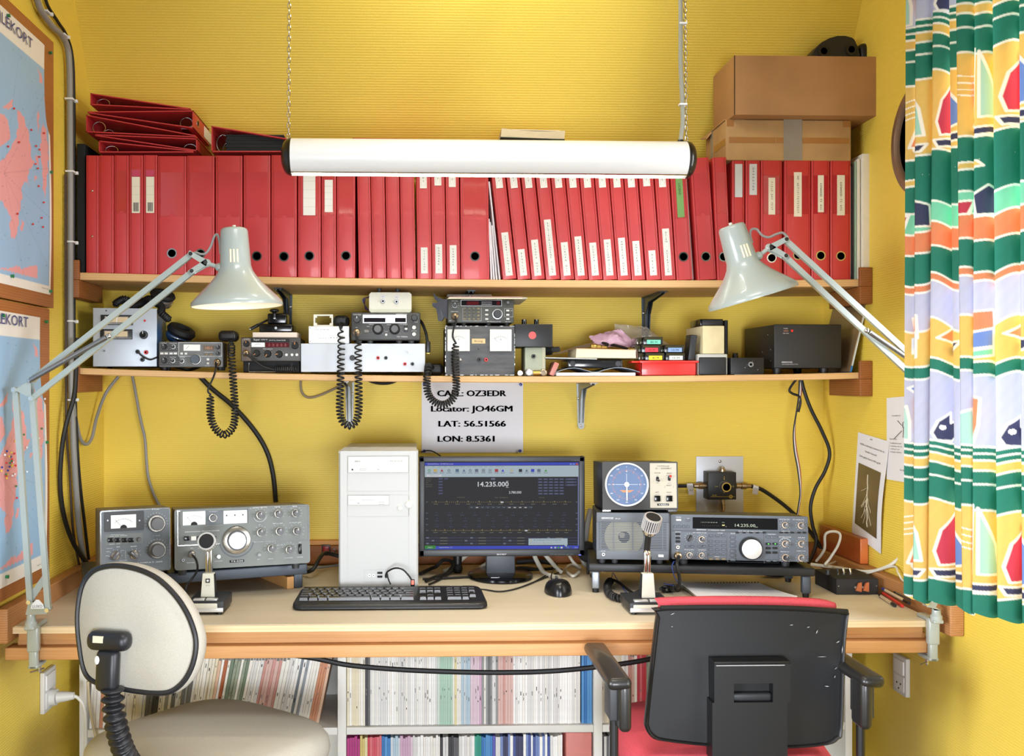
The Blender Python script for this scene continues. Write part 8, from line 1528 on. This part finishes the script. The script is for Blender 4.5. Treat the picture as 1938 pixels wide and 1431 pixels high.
for (u, v, l_, a_) in ((1273, 1162, 10, .4), (1498, 1183, 8, .1), (1530, 1187, 7, .3), (1546, 1196, 9, 1.2), (1586, 1215, 9, .5), (1594, 1230, 16, 1.5), (1582, 1265, 8, .7), (1580, 1281, 6, 1.2), (1594, 1258, 10, 1.5), (1272, 1186, 3, .2), (1565, 1299, 10, -.1), (1556, 1243, 20, .0)):
 p = so(1, 0)[0]; q = P(u, v, YR - .0062 + .02 * (P(u, v, YR).z - cen.z)); w_ = .0011 * rs.uniform(.6, 1.2); d = Vector((math.cos(a_), 0, math.sin(a_))) * l_ * .0005; nn = Vector((-math.sin(a_), 0, math.cos(a_))) * w_; b.add([q - d, q + nn * .6, q + d, q - nn], [(0, 1, 2, 3)], scf)
wpart(b, 'scuff_marks', r)
b = B(); Yk2 = YR - .034; a = P(1352, 1256, Yk2); c = P(1496, 1256, Yk2); zb = .36; hx0, hx1 = P(1389, 1300, Yk2).x, P(1463, 1300, Yk2).x; hz0, hz1 = P(1400, 1330, Yk2).z, P(1400, 1294, Yk2).z
for (xa, xb, z0, z1) in ((a.x, c.x, hz1, a.z), (a.x, hx0, hz0, hz1), (hx1, c.x, hz0, hz1), (a.x - .004, c.x - .006, zb, hz0)): b.box(xa, xb, Yk2, YR + .004, z0, z1, bshell, .0)
b.box(hx0, hx1, Yk2 + .022, Yk2 + .026, hz0, hz1, blackm); b.box(hx0, hx1, Yk2 + .006, Yk2 + .024, hz0, hz0 + (hz1 - hz0) * .42, charc, .004); b.box(a.x - .001, c.x + .001, Yk2 - .002, YR, a.z - .002, a.z + .004, bshell, .003); b.box(a.x + .003, c.x - .012, Yk2 - .0024, Yk2 - .001, a.z - .0045, a.z - .003, scf); b.box(a.x + .02, c.x - .02, YR - .03, 2.1, .36, .40, pip, .006); wpart(b, 'back_support', r)
armm = mat('armrest_black', (34, 32, 30), .4, coat=.2)
for sx, xc in ((-1, .387), (1, .872)):
 zt = .70; b = B(); w_ = .0235
 b.box(xc - w_, xc + w_, 1.845, 2.115, zt - .024, zt, armm, .011); b.box(xc - sx * w_ - (.026 if sx > 0 else 0) * -0 - (0.024 if sx < 0 else 0) * -0 - (0 if sx > 0 else .0), xc - sx * w_ + (.024 if sx > 0 else -.024), 1.848, 1.9, zt - .104, zt - .006, armm, .010); wpart(b, 'armrest', r, smooth=60)
 b = B(); xo = xc - sx * .004; b.box(xo - .012 - .006 * sx * -1, xo + .012 - .006 * sx * -1, 1.875, 1.93, zt - .09, zt - .02, dgrey, .003); b.cyl((xo + sx * .004, 1.905, zt - .09), (xo + sx * .004, 1.905, .45), .0085, .0085, black, 14); b.tube([(xo + sx * .004, 1.905, .452), (xo + sx * .004, 1.93, .42), (xo - sx * .1, 2.02, .405), (.64, 2.05, .405)], .011, black, 10); wpart(b, 'arm_post', r)
# ================================================================ left wall: maps, conduit, socket
XW = XL
def Yw_(u, x=XW): return PX(u, 700, x).y
def zw(u, v, x=XW): return PX(u, v, x).z
TW = Matrix(((0, -1, 0, XW + .0195), (1, 0, 0, 0), (0, 0, 1, 0), (0, 0, 0, 1)))     # text on the left wall: x along +Y
def pip_mask(X, Z, poly):
 m = np.zeros(X.shape, bool); n = len(poly)
 for i in range(n):
  (x0, z0), (x1, z1) = poly[i], poly[i - 1]
  if z0 == z1: continue
  c = ((z0 > Z) != (z1 > Z)) & (X < (x1 - x0) * (Z - z0) / (z1 - z0) + x0); m ^= c
 return m
def pline(X, Z, pts, t, closed=False, soft=False):
 m = np.full(X.shape, 9e9); n = len(pts)
 for i in range(n if closed else n - 1):
  (x0, z0), (x1, z1) = pts[i], pts[(i + 1) % n]; dx, dz = x1 - x0, z1 - z0; L = dx * dx + dz * dz + 1e-12; q = np.clip(((X - x0) * dx + (Z - z0) * dz) / L, 0, 1); m = np.minimum(m, (X - x0 - q * dx) ** 2 + (Z - z0 - q * dz) ** 2)
 return m if soft else m < t * t
def inkon(C, w, c): C += (np.asarray(c) - C) * w[..., None]
def L3(c): return np.array(lin(c)[:3])
def sheet(name, parent, V, C, mt_, smooth=True, M=None):
 """grid mesh with its printed colours; V (nv, nu, 3), C (nv, nu, 3)"""
 nv, nu = V.shape[:2]; me = bpy.data.meshes.new(name); idx = np.arange(nv * nu).reshape(nv, nu); f = np.stack((idx[:-1, :-1], idx[:-1, 1:], idx[1:, 1:], idx[1:, :-1]), -1).reshape(-1, 4)
 W = V.reshape(-1, 3)
 if M is not None: A = np.array(M); W = W @ A[:3, :3].T + A[:3, 3]
 me.vertices.add(nv * nu); me.vertices.foreach_set('co', W.astype(np.float32).ravel()); me.loops.add(f.size); me.loops.foreach_set('vertex_index', f.ravel().astype(np.int32)); me.polygons.add(len(f)); me.polygons.foreach_set('loop_start', np.arange(0, f.size, 4, dtype=np.int32)); me.update(calc_edges=True)
 ca = me.color_attributes.new('paint', 'FLOAT_COLOR', 'POINT'); ca.data.foreach_set('color', np.concatenate((C.reshape(-1, 3), np.ones((nv * nu, 1))), 1).astype(np.float32).ravel()); me.materials.append(mt_)
 if smooth: me.polygons.foreach_set('use_smooth', [True] * len(f))
 o = bpy.data.objects.new(name, me); COL.objects.link(o)
 if parent is not None: o.parent = parent
 return o
lands = [[(35, 510), (50, 520), (75, 560), (90, 600), (95, 640), (105, 690), (105, 740), (120, 755), (112, 780), (95, 790), (90, 830), (98, 880), (85, 850), (70, 850), (60, 880), (62, 925), (48, 1000), (42, 1080), (25, 1118), (8, 1100), (5, 1000), (-20, 960), (-80, 900), (-90, 780), (-20, 740), (10, 690), (35, 640), (45, 580)], [(155, 600), (165, 570), (178, 610), (187, 700), (185, 780), (178, 860), (170, 930), (162, 880), (160, 780), (150, 700)], [(135, 520), (144, 545), (142, 620), (135, 590)], [(135, 300), (150, 340), (167, 400), (150, 380)], [(170, 430), (190, 520), (203, 650), (195, 600)], [(58, 1030), (72, 1035), (67, 1080), (56, 1060)], [(-60, 1250), (0, 1250), (40, 1240), (60, 1255), (135, 1240), (138, 1300), (90, 1290), (-60, 1250)], [(-30, 500), (0, 480), (20, 460), (15, 500), (0, 510)], [(118, 820), (136, 824), (126, 842)], [(130, 725), (144, 730), (140, 785), (132, 770)], [(-90, 520), (-20, 540), (5, 600), (5, 650), (-60, 700)]]
lw = []
for pl in lands: lw.append([(Yw_(u / 2.467), zw(u / 2.467, v / 2.467)) for u, v in pl])
b1 = (1.487, 1.991)                                        # sea of the upper map, in metres
def wallmap(label, zfr, zpap, zsea, ymax, ztxt, ytx, pins, cl):
 Y0 = 1.45; Yf = ymax + .024; r = thing('wall_map', label, 'map', (XW, (Y0 + Yf) / 2, zfr[0])); fw_ = wood('map_frame_wood', (182, 118, 62), (150, 88, 40), (12, 1, 12), 5)
 b = B(); b.box(XW + .001, XW + .018, Y0, Yf, zfr[0], zfr[1], fw_, .001); wpart(b, 'board', r)
 ny, nz = 300, 220; y = np.linspace(Y0 + .02, ymax, ny); z = np.linspace(zpap[0], zpap[1], nz); Yg, Zg = np.meshgrid(y, z); C = np.empty(Yg.shape + (3,)); C[:] = L3((232, 226, 216)); ys1 = ymax - .012
 C[(Zg > zsea[0]) & (Zg < zsea[1]) & (Yg < ys1) & (Yg > Y0 + .032)] = L3((150, 184, 214)); kz_ = (zsea[1] - zsea[0]) / (b1[1] - b1[0])
 sea = (Zg > zsea[0]) & (Zg < zsea[1]) & (Yg < ys1); Zn = b1[0] + (Zg - zsea[0]) / kz_; Yn = Yg - (ymax - 2.374)
 rg = np.random.RandomState(3); jig = .003 * np.sin(Zn * 210) + .002 * np.sin(Yn * 330 + Zn * 90)
 for pl in lw: C[pip_mask(Yn + jig, Zn + jig * .6, pl) & sea] = L3((226, 158, 158))
 for a in (-1.1, -.6, -.2, .25, .8, 1.3): C[pline(Yn, Zn, [(2.11, 1.70), (2.11 + .8 * math.cos(a), 1.70 + .8 * math.sin(a))], .0008) & sea] *= .8
 for q in range(160): a, c = rg.uniform(1.4, 2.36), rg.uniform(1.49, 1.99); C[pline(Yn, Zn, [(a, c), (a + .006, c + .001)], .0011) & sea] *= .72
 C[pline(Yg, Zg, [(ys1, zsea[0]), (ys1, zsea[1]), (Y0, zsea[1])], .0008)] *= .6
 V = np.stack((XW + .0188 + .003 * np.sin((Zg - zpap[0]) * 9) * (Yg > ymax - .05) * (Yg - ymax + .05) / .05, Yg, Zg), -1); sheet('map_sheet', r, V, C, paint_mat('map_print', .5), M=ROOTM[r.name].inverted())
 b = B(TW); b.txt('PEJLEKORT', ytx, ztxt, .0225, mat('map_title_blue', (70, 76, 130), .7), w=.226, align='r', y=-.0022); b.T = None; wpart(b, 'title_print', r); b = B(TW); b.txt('Hagbergs bogtryk', ymax - .012, zpap[0] + .012, .003, inkg, w=.05, align='r', y=-.002); b.T = None; wpart(b, 'imprint', r)
 g_ = mat('pin_green', (40, 120, 70), .3); rs = random.Random(len(label)); cols = [red, g_, mat('pin_yellow', (226, 190, 60), .3), mat('pin_blue', (36, 52, 140), .3), wht]
 for (yy, z_) in ((ymax - .006, zpap[1] - .008), (ymax - .006, zpap[0] + .008), (ymax - .004, (zpap[0] + zpap[1]) / 2), (ymax - .25, zpap[1] - .01), (ymax - .23, zpap[0] + .02)): b = B(); b.lathe((XW + .019, yy, z_), (1, 0, 0), [(.0035, 0), (.0035, .0045), (.0045, .006), (0, .0075)], g_, 10); wpart(b, 'pin', r)
 for i in range(pins):
  c_ = cols[0] if not cl else rs.choice(cols); yy, z_ = (rs.gauss(2.14, .03), rs.gauss(1.075, .022)) if cl and i < pins * .75 else (rs.uniform(2.1, 2.33), zsea[0] + rs.uniform(.25, .75) * (zsea[1] - zsea[0])); b = B(); b.ball((XW + .023, yy, z_), .0024, .0024, .0024, c_, 8, 6); wpart(b, 'pin', r)
wallmap('upper wall map of a blue sea with pink land in a pine frame', (1.436, 2.075), (1.466, 2.048), (1.487, 1.991), 2.374, 2.0225, 2.258, 16, False)
wallmap('lower wall map pinned with many coloured pins, behind the left lamp arm', (.797, 1.432), (.826, 1.408), (.857, 1.356), 2.347, 1.392, 2.233, 40, True)
# conduit and cables on the left wall
pvc = mat('conduit_grey', (140, 138, 134), .45); Xc = XW + .014
def wp(u, v, x=Xc): return PX(u, v, x)
r = thing('cable_conduit', 'grey cable conduit running down the left wall with white cable ties', 'conduit', wp(133, 700)); b = B(); b.tube([wp(u, v) for u, v in ((62, -20), (70, 0), (78, 21), (98, 49), (114, 64), (126, 86), (130.5, 116), (132, 181), (133, 370), (133, 600), (134, 700), (137, 800), (142, 900), (150, 1000), (157, 1050), (163, 1080))], .0078, pvc, 12); wpart(b, 'tube', r)
for (u, v) in ((84, 22), (117, 66), (132, 188), (133, 325), (133, 458), (133, 608), (134, 757)): b = B(); c = wp(u, v); b.box(c.x - .010, c.x + .011, c.y - .010, c.y + .017, c.z - .0022, c.z + .0022, wht, .001); b.box(c.x + .006, c.x + .014, c.y + .014, c.y + .021, c.z - .004, c.z + .004, wht, .001); wpart(b, 'cable_tie', r)
def wcab(lb, pts, r_, mt_=rubber, x=XW + .008): b = B(); b.tube([wp(u, v, x) for u, v in pts], r_, mt_); solo(b, 'cable', lb, 'cable')
wcab('black cable hugging the right side of the grey conduit on the left wall', ((82, -20), (90, 10), (110, 42), (126, 68), (137, 110), (140, 200), (140, 400), (140, 600), (142, 720), (144, 800), (150, 900), (160, 990), (168, 1060)), .0042)
wcab('thin dark cable left of the grey conduit on the left wall', ((124, 330), (124.5, 600), (125, 720), (126, 820), (132, 900), (138, 1000), (150, 1070)), .0034, mat('dark_brown_cable', (58, 40, 30), .5))
b = B(); b.tube([P(u, v, Y) for u, v, Y in ((146, 640, 2.5), (143, 720, 2.48), (139, 755, 2.47), (126, 800, 2.46), (117, 850, 2.46), (114, 920, 2.47), (122, 980, 2.5), (140, 1030, 2.55), (166, 1068, 2.62))], .006, rubber); solo(b, 'cable', 'thick black cable bulging in front of the conduit beside the lower map', 'cable')
def bcab(lb, pts, r_, mt_, Y=YB - .008): b = B(); b.tube([P(u, v, Y) for u, v in pts], r_, mt_); solo(b, 'cable', lb, 'cable')
b = B(); b.tube([P(u, v, Y) for u, v, Y in ((224, 713, 2.78), (200, 745, 2.76), (183, 790, 2.72), (174, 828, 2.68), (163, 841, 2.65), (152, 830, 2.62), (145, 800, 2.59), (139, 765, 2.57))], .0046, greyc); solo(b, 'cable', 'grey cable sagging in a loop from the lower shelf to the conduit', 'cable')
bcab('grey cable hanging down the back wall to the antenna tuner', ((250, 710), (256, 740), (265, 790), (274, 830), (277, 870), (281, 905), (292, 938), (304, 960)), .0042, greyc)
bcab('thick black cable curving down the back wall to the large older transceiver', ((374, 708), (400, 735), (440, 768), (480, 813), (505, 855), (517, 900), (522, 950)), .007, rubber)
bcab('flat grey cable looping under the lower shelf by the left grey bracket', ((569, 712), (570, 738), (578, 750), (592, 752), (618, 743), (648, 728)), .0036, mat('taupe_cable', (142, 128, 104), .5))
bcab('black cable sagging slightly under the lower shelf left of the sign', ((684, 714), (705, 723), (722, 726), (742, 724), (762, 714)), .004, rubber)
bcab('thin black wire at the lower left corner of the sign', ((797, 856), (806, 853), (818, 854), (832, 862), (840, 870)), .0018, rubber, YB - .014)
# sockets
sg = mat('socket_grey', (206, 204, 198), .45)
def wallbox(nm, lb, u0, u1, v0, v1, x, sgn):
 ya, yb = PX(u0, 1290, x).y, PX(u1, 1290, x).y; um = (u0 + u1) / 2; z0, z1 = PX(um, v1, x).z, PX(um, v0, x).z; r = thing(nm, lb, 'socket', (x, (ya + yb) / 2, z0)); y0, y1 = min(ya, yb), max(ya, yb)
 b = B(); b.box(x, x + sgn * .011, y0, y1, z0, z1, sg, .002); wpart(b, 'plate', r); zm = (z0 + z1) / 2; b = B(); b.box(x + sgn * .009, x + sgn * .0145, y0 + .008, y1 - .008, zm + .004, z1 - .009, mat('socket_face', (222, 220, 214), .4), .0015); wpart(b, 'rocker', r)
 b = B(); b.box(x + sgn * .009, x + sgn * .0125, y0 + .008, y1 - .008, z0 + .009, zm - .001, mat('socket_face', (222, 220, 214), .4), .001)
 ym = (y0 + y1) / 2; h_ = zm - z0
 for (dy, dz) in ((-.009, .56), (.009, .56), (0, .3)): b.cyl((x + sgn * .0115, ym + dy, z0 + h_ * dz), (x + sgn * .0129, ym + dy, z0 + h_ * dz), .0026, .0026, hole, 10)
 wpart(b, 'outlet', r); return y0, y1, z0, z1
y0, y1, z0, z1 = wallbox('wall_socket', 'grey double wall socket with a plug on the left wall under the desk', 75, 97, 1266, 1343, XW + .001, 1); c = Vector((XW + .014, (y0 + y1) / 2, z0 + (z1 - z0) * .3))
r = thing('power_plug', 'white plug with its cord in the left wall socket', 'plug', c); b = B(); b.cyl(c, c + Vector((.014, 0, 0)), .020, .019, sg, 24); b.lathe(c + Vector((.014, 0, 0)), (1, .1, .05), [(.014, 0), (.012, .02), (.0085, .04), (0, .041)], sg, 18); wpart(b, 'body', r); b = B(); b.tube([c + Vector((.05, .004, .002)), c + Vector((.064, .006, -.006)), c + Vector((.076, .008, -.03)), c + Vector((.08, .008, -.09)), c + Vector((.074, .01, -.2)), c + Vector((.06, .01, -.3)), c + Vector((.03, .01, c.z * -1 + .01))], .0042, whitec); wpart(b, 'cord', r)
b = B(); b.tube([P(166, 1290, 2.51), P(170, 1340, 2.51), P(180, 1390, 2.5), P(190, 1431, 2.5), P(196, 1500, 2.5)], .0036, mat('beige_cable', (206, 190, 152), .5)); solo(b, 'cable', 'pale cable hanging in front of the left end of the bookcase', 'cable')
wallbox('wall_switch', 'white combined switch and outlet on the right wall under the desk end', 1698, 1723, 1241, 1313, XR - .001, -1)
# ================================================================ right wall: posters, mirror, curtain
def wquad(name, label, corners, x, mk, txts):
 """corners tl, tr, br, bl in the frame, on the plane x"""
 c = [PX(u, v, x) for u, v in corners]; r = thing(name, label, 'poster', (x, (c[2].y + c[3].y) / 2, min(c[2].z, c[3].z))); n = 14; b = B(); vs = []; fs = []
 def pt(s_, t, d=0.0): p = c[0].lerp(c[1], s_).lerp(c[3].lerp(c[2], s_), t); return Vector((x - .0035 * (1 - math.cos(t * 5.5)) * s_ - d, p.y, p.z))
 for j in range(n + 1):
  for i in range(n + 1): vs.append(pt(i / n, j / n))
 for j in range(n):
  for i in range(n): a = j * (n + 1) + i; fs.append((a, a + n + 1, a + n + 2, a + 1))
 b.add(vs, fs, paper); wpart(b, 'sheet', r); b = B()
 for (s_, s0, s1, t, h) in txts:
  p0, p1 = pt(s0, t, .002), pt(s1, t, .002); d = p1 - p0; b.T = Matrix((((d / d.length).x, 1, 0, p0.x), ((d / d.length).y, 0, 0, p0.y), ((d / d.length).z, 0, 1, p0.z), (0, 0, 0, 1))); b.txt(s_, 0, 0, h, ink, w=d.length, align='l', y=0)
 b.T = None; wpart(b, 'print', r, smooth=0); mk(r, pt); return r
def mk1(r, pt):
 b = B(); n = 8; vs = []; fs = []
 for j in range(n + 1):
  for i in range(n + 1): vs.append(pt(.10 + .76 * i / n, .29 + .60 * j / n, .0012))
 for j in range(n):
  for i in range(n): a = j * (n + 1) + i; fs.append((a, a + n + 1, a + n + 2, a + 1))
 b.add(vs, fs, mat('storm_brown', (112, 94, 62), .35, var=.3, vscale=9, col2=(70, 58, 40))); wpart(b, 'photograph', r); b = B(); rs = random.Random(11)
 def bolt(s0, t0, s1, t1, w_, n_):
  pr = None
  for i in range(n_ + 1):
   q = i / n_; p = pt(s0 + (s1 - s0) * q + (rs.uniform(-.02, .02) if 0 < i < n_ else 0), t0 + (t1 - t0) * q, .0022)
   if pr is not None: b.tube([pr, p], w_, mat('lightning', (236, 224, 190), .5), 4, raw=True)
   pr = p
 bolt(.46, .36, .55, .84, .0011, 12)
 for q in range(9): t = rs.uniform(.45, .7); s_ = .46 + (t - .36) * .2; bolt(s_, t, s_ + rs.choice((-1, 1)) * rs.uniform(.08, .25), t + rs.uniform(.06, .18), .0005, 5)
 wpart(b, 'lightning_bolt', r); b = B(); p = pt(.5, .03, .002); b.cyl(p, p + Vector((-.008, 0, .001)), .0008, .0008, steel, 6); b.ball(p + Vector((-.009, 0, .002)), .0026, .0026, .0026, wht, 10, 8); wpart(b, 'pin', r)
wquad('poster', 'white notice with a brown lightning photograph pinned to the right wall', ((1624, 818), (1683, 836), (1668, 1049), (1612, 1007)), XR - .003, mk1, (('HUSK at afmontere antenner når du', .12, .9, .10, .005), ('forlader stationen!', .3, .68, .155, .005), ('Dette gælder både for VHF og HF!', .13, .82, .215, .005)))
def mk2(r, pt):
 b = B()
 for (s0, t0, s1, t1) in ((.3, .28, .42, .34), (.22, .5, .42, .4), (.44, .3, .5, .3), (.5, .3, .5, .36), (.5, .36, .44, .36), (.44, .36, .44, .3), (.46, .36, .46, .48)): b.tube([pt(s0, t0, .002), pt(s1, t1, .002)], .0006, ink, 4, raw=True)
 wpart(b, 'diagram', r)
wquad('poster', 'white sheet with a small diagram, half hidden behind the curtain', ((1678, 753.5), (1760, 746), (1754, 920), (1678, 907)), XR - .002, mk2, (('Opstilling', .46, .8, .085, .007), ('Forsinket til', .16, .36, .22, .0035), ('Antenne', .1, .3, .50, .0035), ('Koblingsboksen', .12, .42, .55, .003), ('kontakten skal stå', .12, .44, .585, .003), ('i stilling 2 når', .12, .38, .62, .003), ('anlægget slukkes', .12, .42, .655, .003), ('Se den tegning', .38, .7, .86, .0045)))
r = thing('wall_mirror', 'round wall mirror with a wide brownish metal rim, partly behind the curtain', 'mirror', (XR - .002, 2.262, 1.695)); c = (XR - .002, 2.262, 1.832); fm = mat('rim_bronze', (150, 122, 100), .35, .5)
b = B(); b.lathe(c, (-1, 0, 0), [(.137, 0), (.137, .012), (.130, .017), (.112, .019), (.108, .012), (.108, .004)], fm, 64, cap=False); wpart(b, 'rim', r, smooth=40); b = B(); b.lathe(c, (-1, 0, 0), [(.110, .006), (0, .006)], mat('mirror_glass', (170, 176, 180), .08, .9), 48); wpart(b, 'glass', r)
# curtain: gathered cloth hanging beside the window
fu = [(1715, 1709), (1734, 1727), (1769, 1755), (1790, 1809), (1803, 1821), (1846, 1839), (1873, 1887), (1925, 1934), (1965, 1975), (2010, 2015), (2050, 2050)]
NS, NV = 720, 900; zt_ = 2.32; fN = len(fu) - 1; sp = np.linspace(0, fN - 1e-6, NS); ii = sp.astype(int); fr_ = sp - ii
def xyrow(tv):                                             # tv 0 top of frame .. 1 hem
 U = [a + (c - a) * tv for a, c in fu]; n_ = len(U); cr_ = []; en = []
 for i, u in enumerate(U): t_ = i / (n_ - 1); d = ray(u, 700); Y = 1.985 - .40 * t_ - .012 * math.sin(i * 2.1); cr_.append((d.x / d.y * Y, Y))
 for i in range(fN): d = ray(U[i + 1] + 7, 700); Y = cr_[i][1] - .25 * (cr_[i][1] - cr_[i + 1][1]) + .012; en.append((d.x / d.y * Y, Y))
 cr_, en = np.array(cr_), np.array(en); f_ = np.clip(fr_ / .7, 0, 1); g_ = np.clip((fr_ - .7) / .3, 0, 1); g_ = g_ * g_ * (3 - 2 * g_)
 p = cr_[ii] * ((1 - f_) * (1 - g_))[:, None] + en[ii] * (f_ * (1 - g_))[:, None] + cr_[ii + 1] * g_[:, None]
 p[:, 1] -= .012 * np.sin(f_ * math.pi) * (1 - g_)      # faces belly toward the room
 k_ = np.ones(9) / 9; q_ = np.stack([np.convolve(np.pad(p[:, j], 4, 'edge'), k_, 'valid') for j in (0, 1)])
 return q_[0], q_[1]
a0 = xyrow(0); a1 = xyrow(1); hem = .826 + np.clip(1.99 - a1[1], 0, 1) * .04 - .010 * np.sin(fr_ * math.pi)
q = np.linspace(0, 1, NV)[:, None]; zc_ = zt_ + (hem[None, :] - zt_) * q; tvv = np.clip((1.65 - zc_) / (1.65 - .78), -.6, 1) * .5 + .5; tvv = np.clip(tvv, 0, 1)
Vx = a0[0] + (a1[0] - a0[0]) * tvv; Vy = a0[1] + (a1[1] - a0[1]) * tvv; V = np.stack((Vx, Vy, zc_), -1)
dep_ = Vy; vv = 722 - (zc_ - CZ) * F / (1.955 + 0 * dep_); seg = np.sqrt(np.diff(a1[0]) ** 2 + np.diff(a1[1]) ** 2); S = np.concatenate(([0], np.cumsum(seg)))[None, :] * np.ones((NV, 1)) * 1000
GR, YE, LI, OR_, MI, NA, RE, BL, WH, PI_ = [L3(c) for c in ((34, 118, 98), (222, 184, 98), (186, 188, 208), (216, 132, 90), (122, 200, 166), (56, 58, 88), (190, 56, 78), (104, 134, 196), (240, 236, 224), (196, 88, 150))]
per = 806.0; vr = np.mod(vv - 330, per) + 330; sw = np.sin(S / 37.0) * 5 + np.sin(S / 17.0 + 1.3) * 3
bands = [(330, 0, GR), (392, 1.3, MI), (432, 1.6, OR_), (474, 1.1, GR), (531, 1.9, OR_), (546, 1.9, LI), (618, 2.2, YE), (688, 1.5, GR), (712, 1.5, LI), (838, .8, GR), (850, .9, GR), (862, 1.0, YE), (880, 1.1, GR), (904, .9, GR), (950, 1.2, YE), (1096, .7, GR), (1136, 0, GR)]
C = np.empty(V.shape); C[:] = GR; ed = np.full(vv.shape, 99.0)
for v0, am, cc in bands:
 e = vr - (v0 + sw * am); C[e > 0] = cc; ed = np.minimum(ed, np.abs(e) * (1 if v0 not in (330, 1136) else 99))
C *= (1 + .03 * np.sin(S / 5.3 + vv / 7.0)[..., None] * np.sin(vv / 11.0 + S / 13.0)[..., None])
inkon(C, np.clip(2.6 - ed, 0, 1), WH)
j2, j6 = [int(np.argmax(ii == q_)) for q_ in (2, 6)]; Sm = np.mod((S - S[0, j2]) * 250.0 / (S[0, j6] - S[0, j2]) + 22, 250.0)
def shp(poly, cc, SS=None, ol_=2.0, lo=0):
 SS = Sm if SS is None else SS; m = pip_mask(SS, vr, poly); w_ = np.clip(2.6 - np.sqrt(pline(SS, vr, poly, ol_, True, True)), 0, 1); C[m] = cc; inkon(C, w_, WH)
for SS in (Sm,):
 shp([(70, 928), (64, 960), (36, 1000), (28, 1040), (34, 1066), (68, 1064)], RE); shp([(80, 928), (84, 970), (110, 1020), (116, 1055), (86, 1066)], BL); C[pline(SS, vr, [(74, 915), (76, 1080)], 2.6)] = WH; shp([(24, 1074), (122, 1072), (118, 1087), (30, 1088)], NA)
 for d in (0, 12, 24, 34): C[pline(SS, vr, [(135, 985 + d), (150, 981 + d), (165, 986 + d), (180, 981 + d)], 1.2)] = WH
 shp([(198, 940), (186, 1000), (182, 1060), (196, 1062)], PI_); shp([(204, 945), (226, 1010), (232, 1062), (204, 1062)], L3((160, 208, 190))); shp([(184, 1020), (170, 1075), (196, 1078)], OR_); shp([(176, 1080), (236, 1078), (228, 1092), (182, 1093)], NA)
 shp([(24, 818), (32, 796), (50, 780), (50, 800), (74, 792), (68, 818), (52, 834), (30, 832)], NA); C[(SS - 38) ** 2 + (vr - 808) ** 2 < 24] = WH; shp([(186, 745), (206, 752), (204, 800), (196, 838), (186, 800)], OR_); shp([(110, 830), (132, 790), (168, 770), (172, 800), (172, 836)], L3((168, 210, 196)))
 shp([(170, 735), (186, 726), (196, 738), (184, 750)], BL); shp([(60, 655), (110, 648), (96, 668), (66, 680)], NA); shp([(30, 640), (58, 620), (60, 652)], OR_); shp([(58, 622), (70, 648), (60, 654)], RE); shp([(176, 600), (224, 596), (226, 640), (180, 630)], OR_); shp([(176, 640), (224, 628), (224, 660), (176, 668)], BL); shp([(180, 670), (224, 662), (224, 676), (180, 682)], MI)
 shp([(196, 392), (216, 376), (240, 388), (242, 428), (200, 428)], NA); shp([(140, 402), (170, 400), (164, 424), (146, 424)], RE); shp([(150, 345), (210, 342), (200, 330), (155, 332)], YE)
r = thing('curtain', 'gathered curtain printed with sailing boats, fish and waves, at the right', 'curtain', (1.02, 1.85, .8)); sheet('cloth', r, V, np.clip(C, 0, 1), paint_mat('curtain_print', .8, trans=.3), M=ROOTM[r.name].inverted())
b = B(); b.cyl((1.03, 1.3, 2.335), (1.03, 2.02, 2.335), .012, .012, steel, 12); wpart(b, 'rail', r)
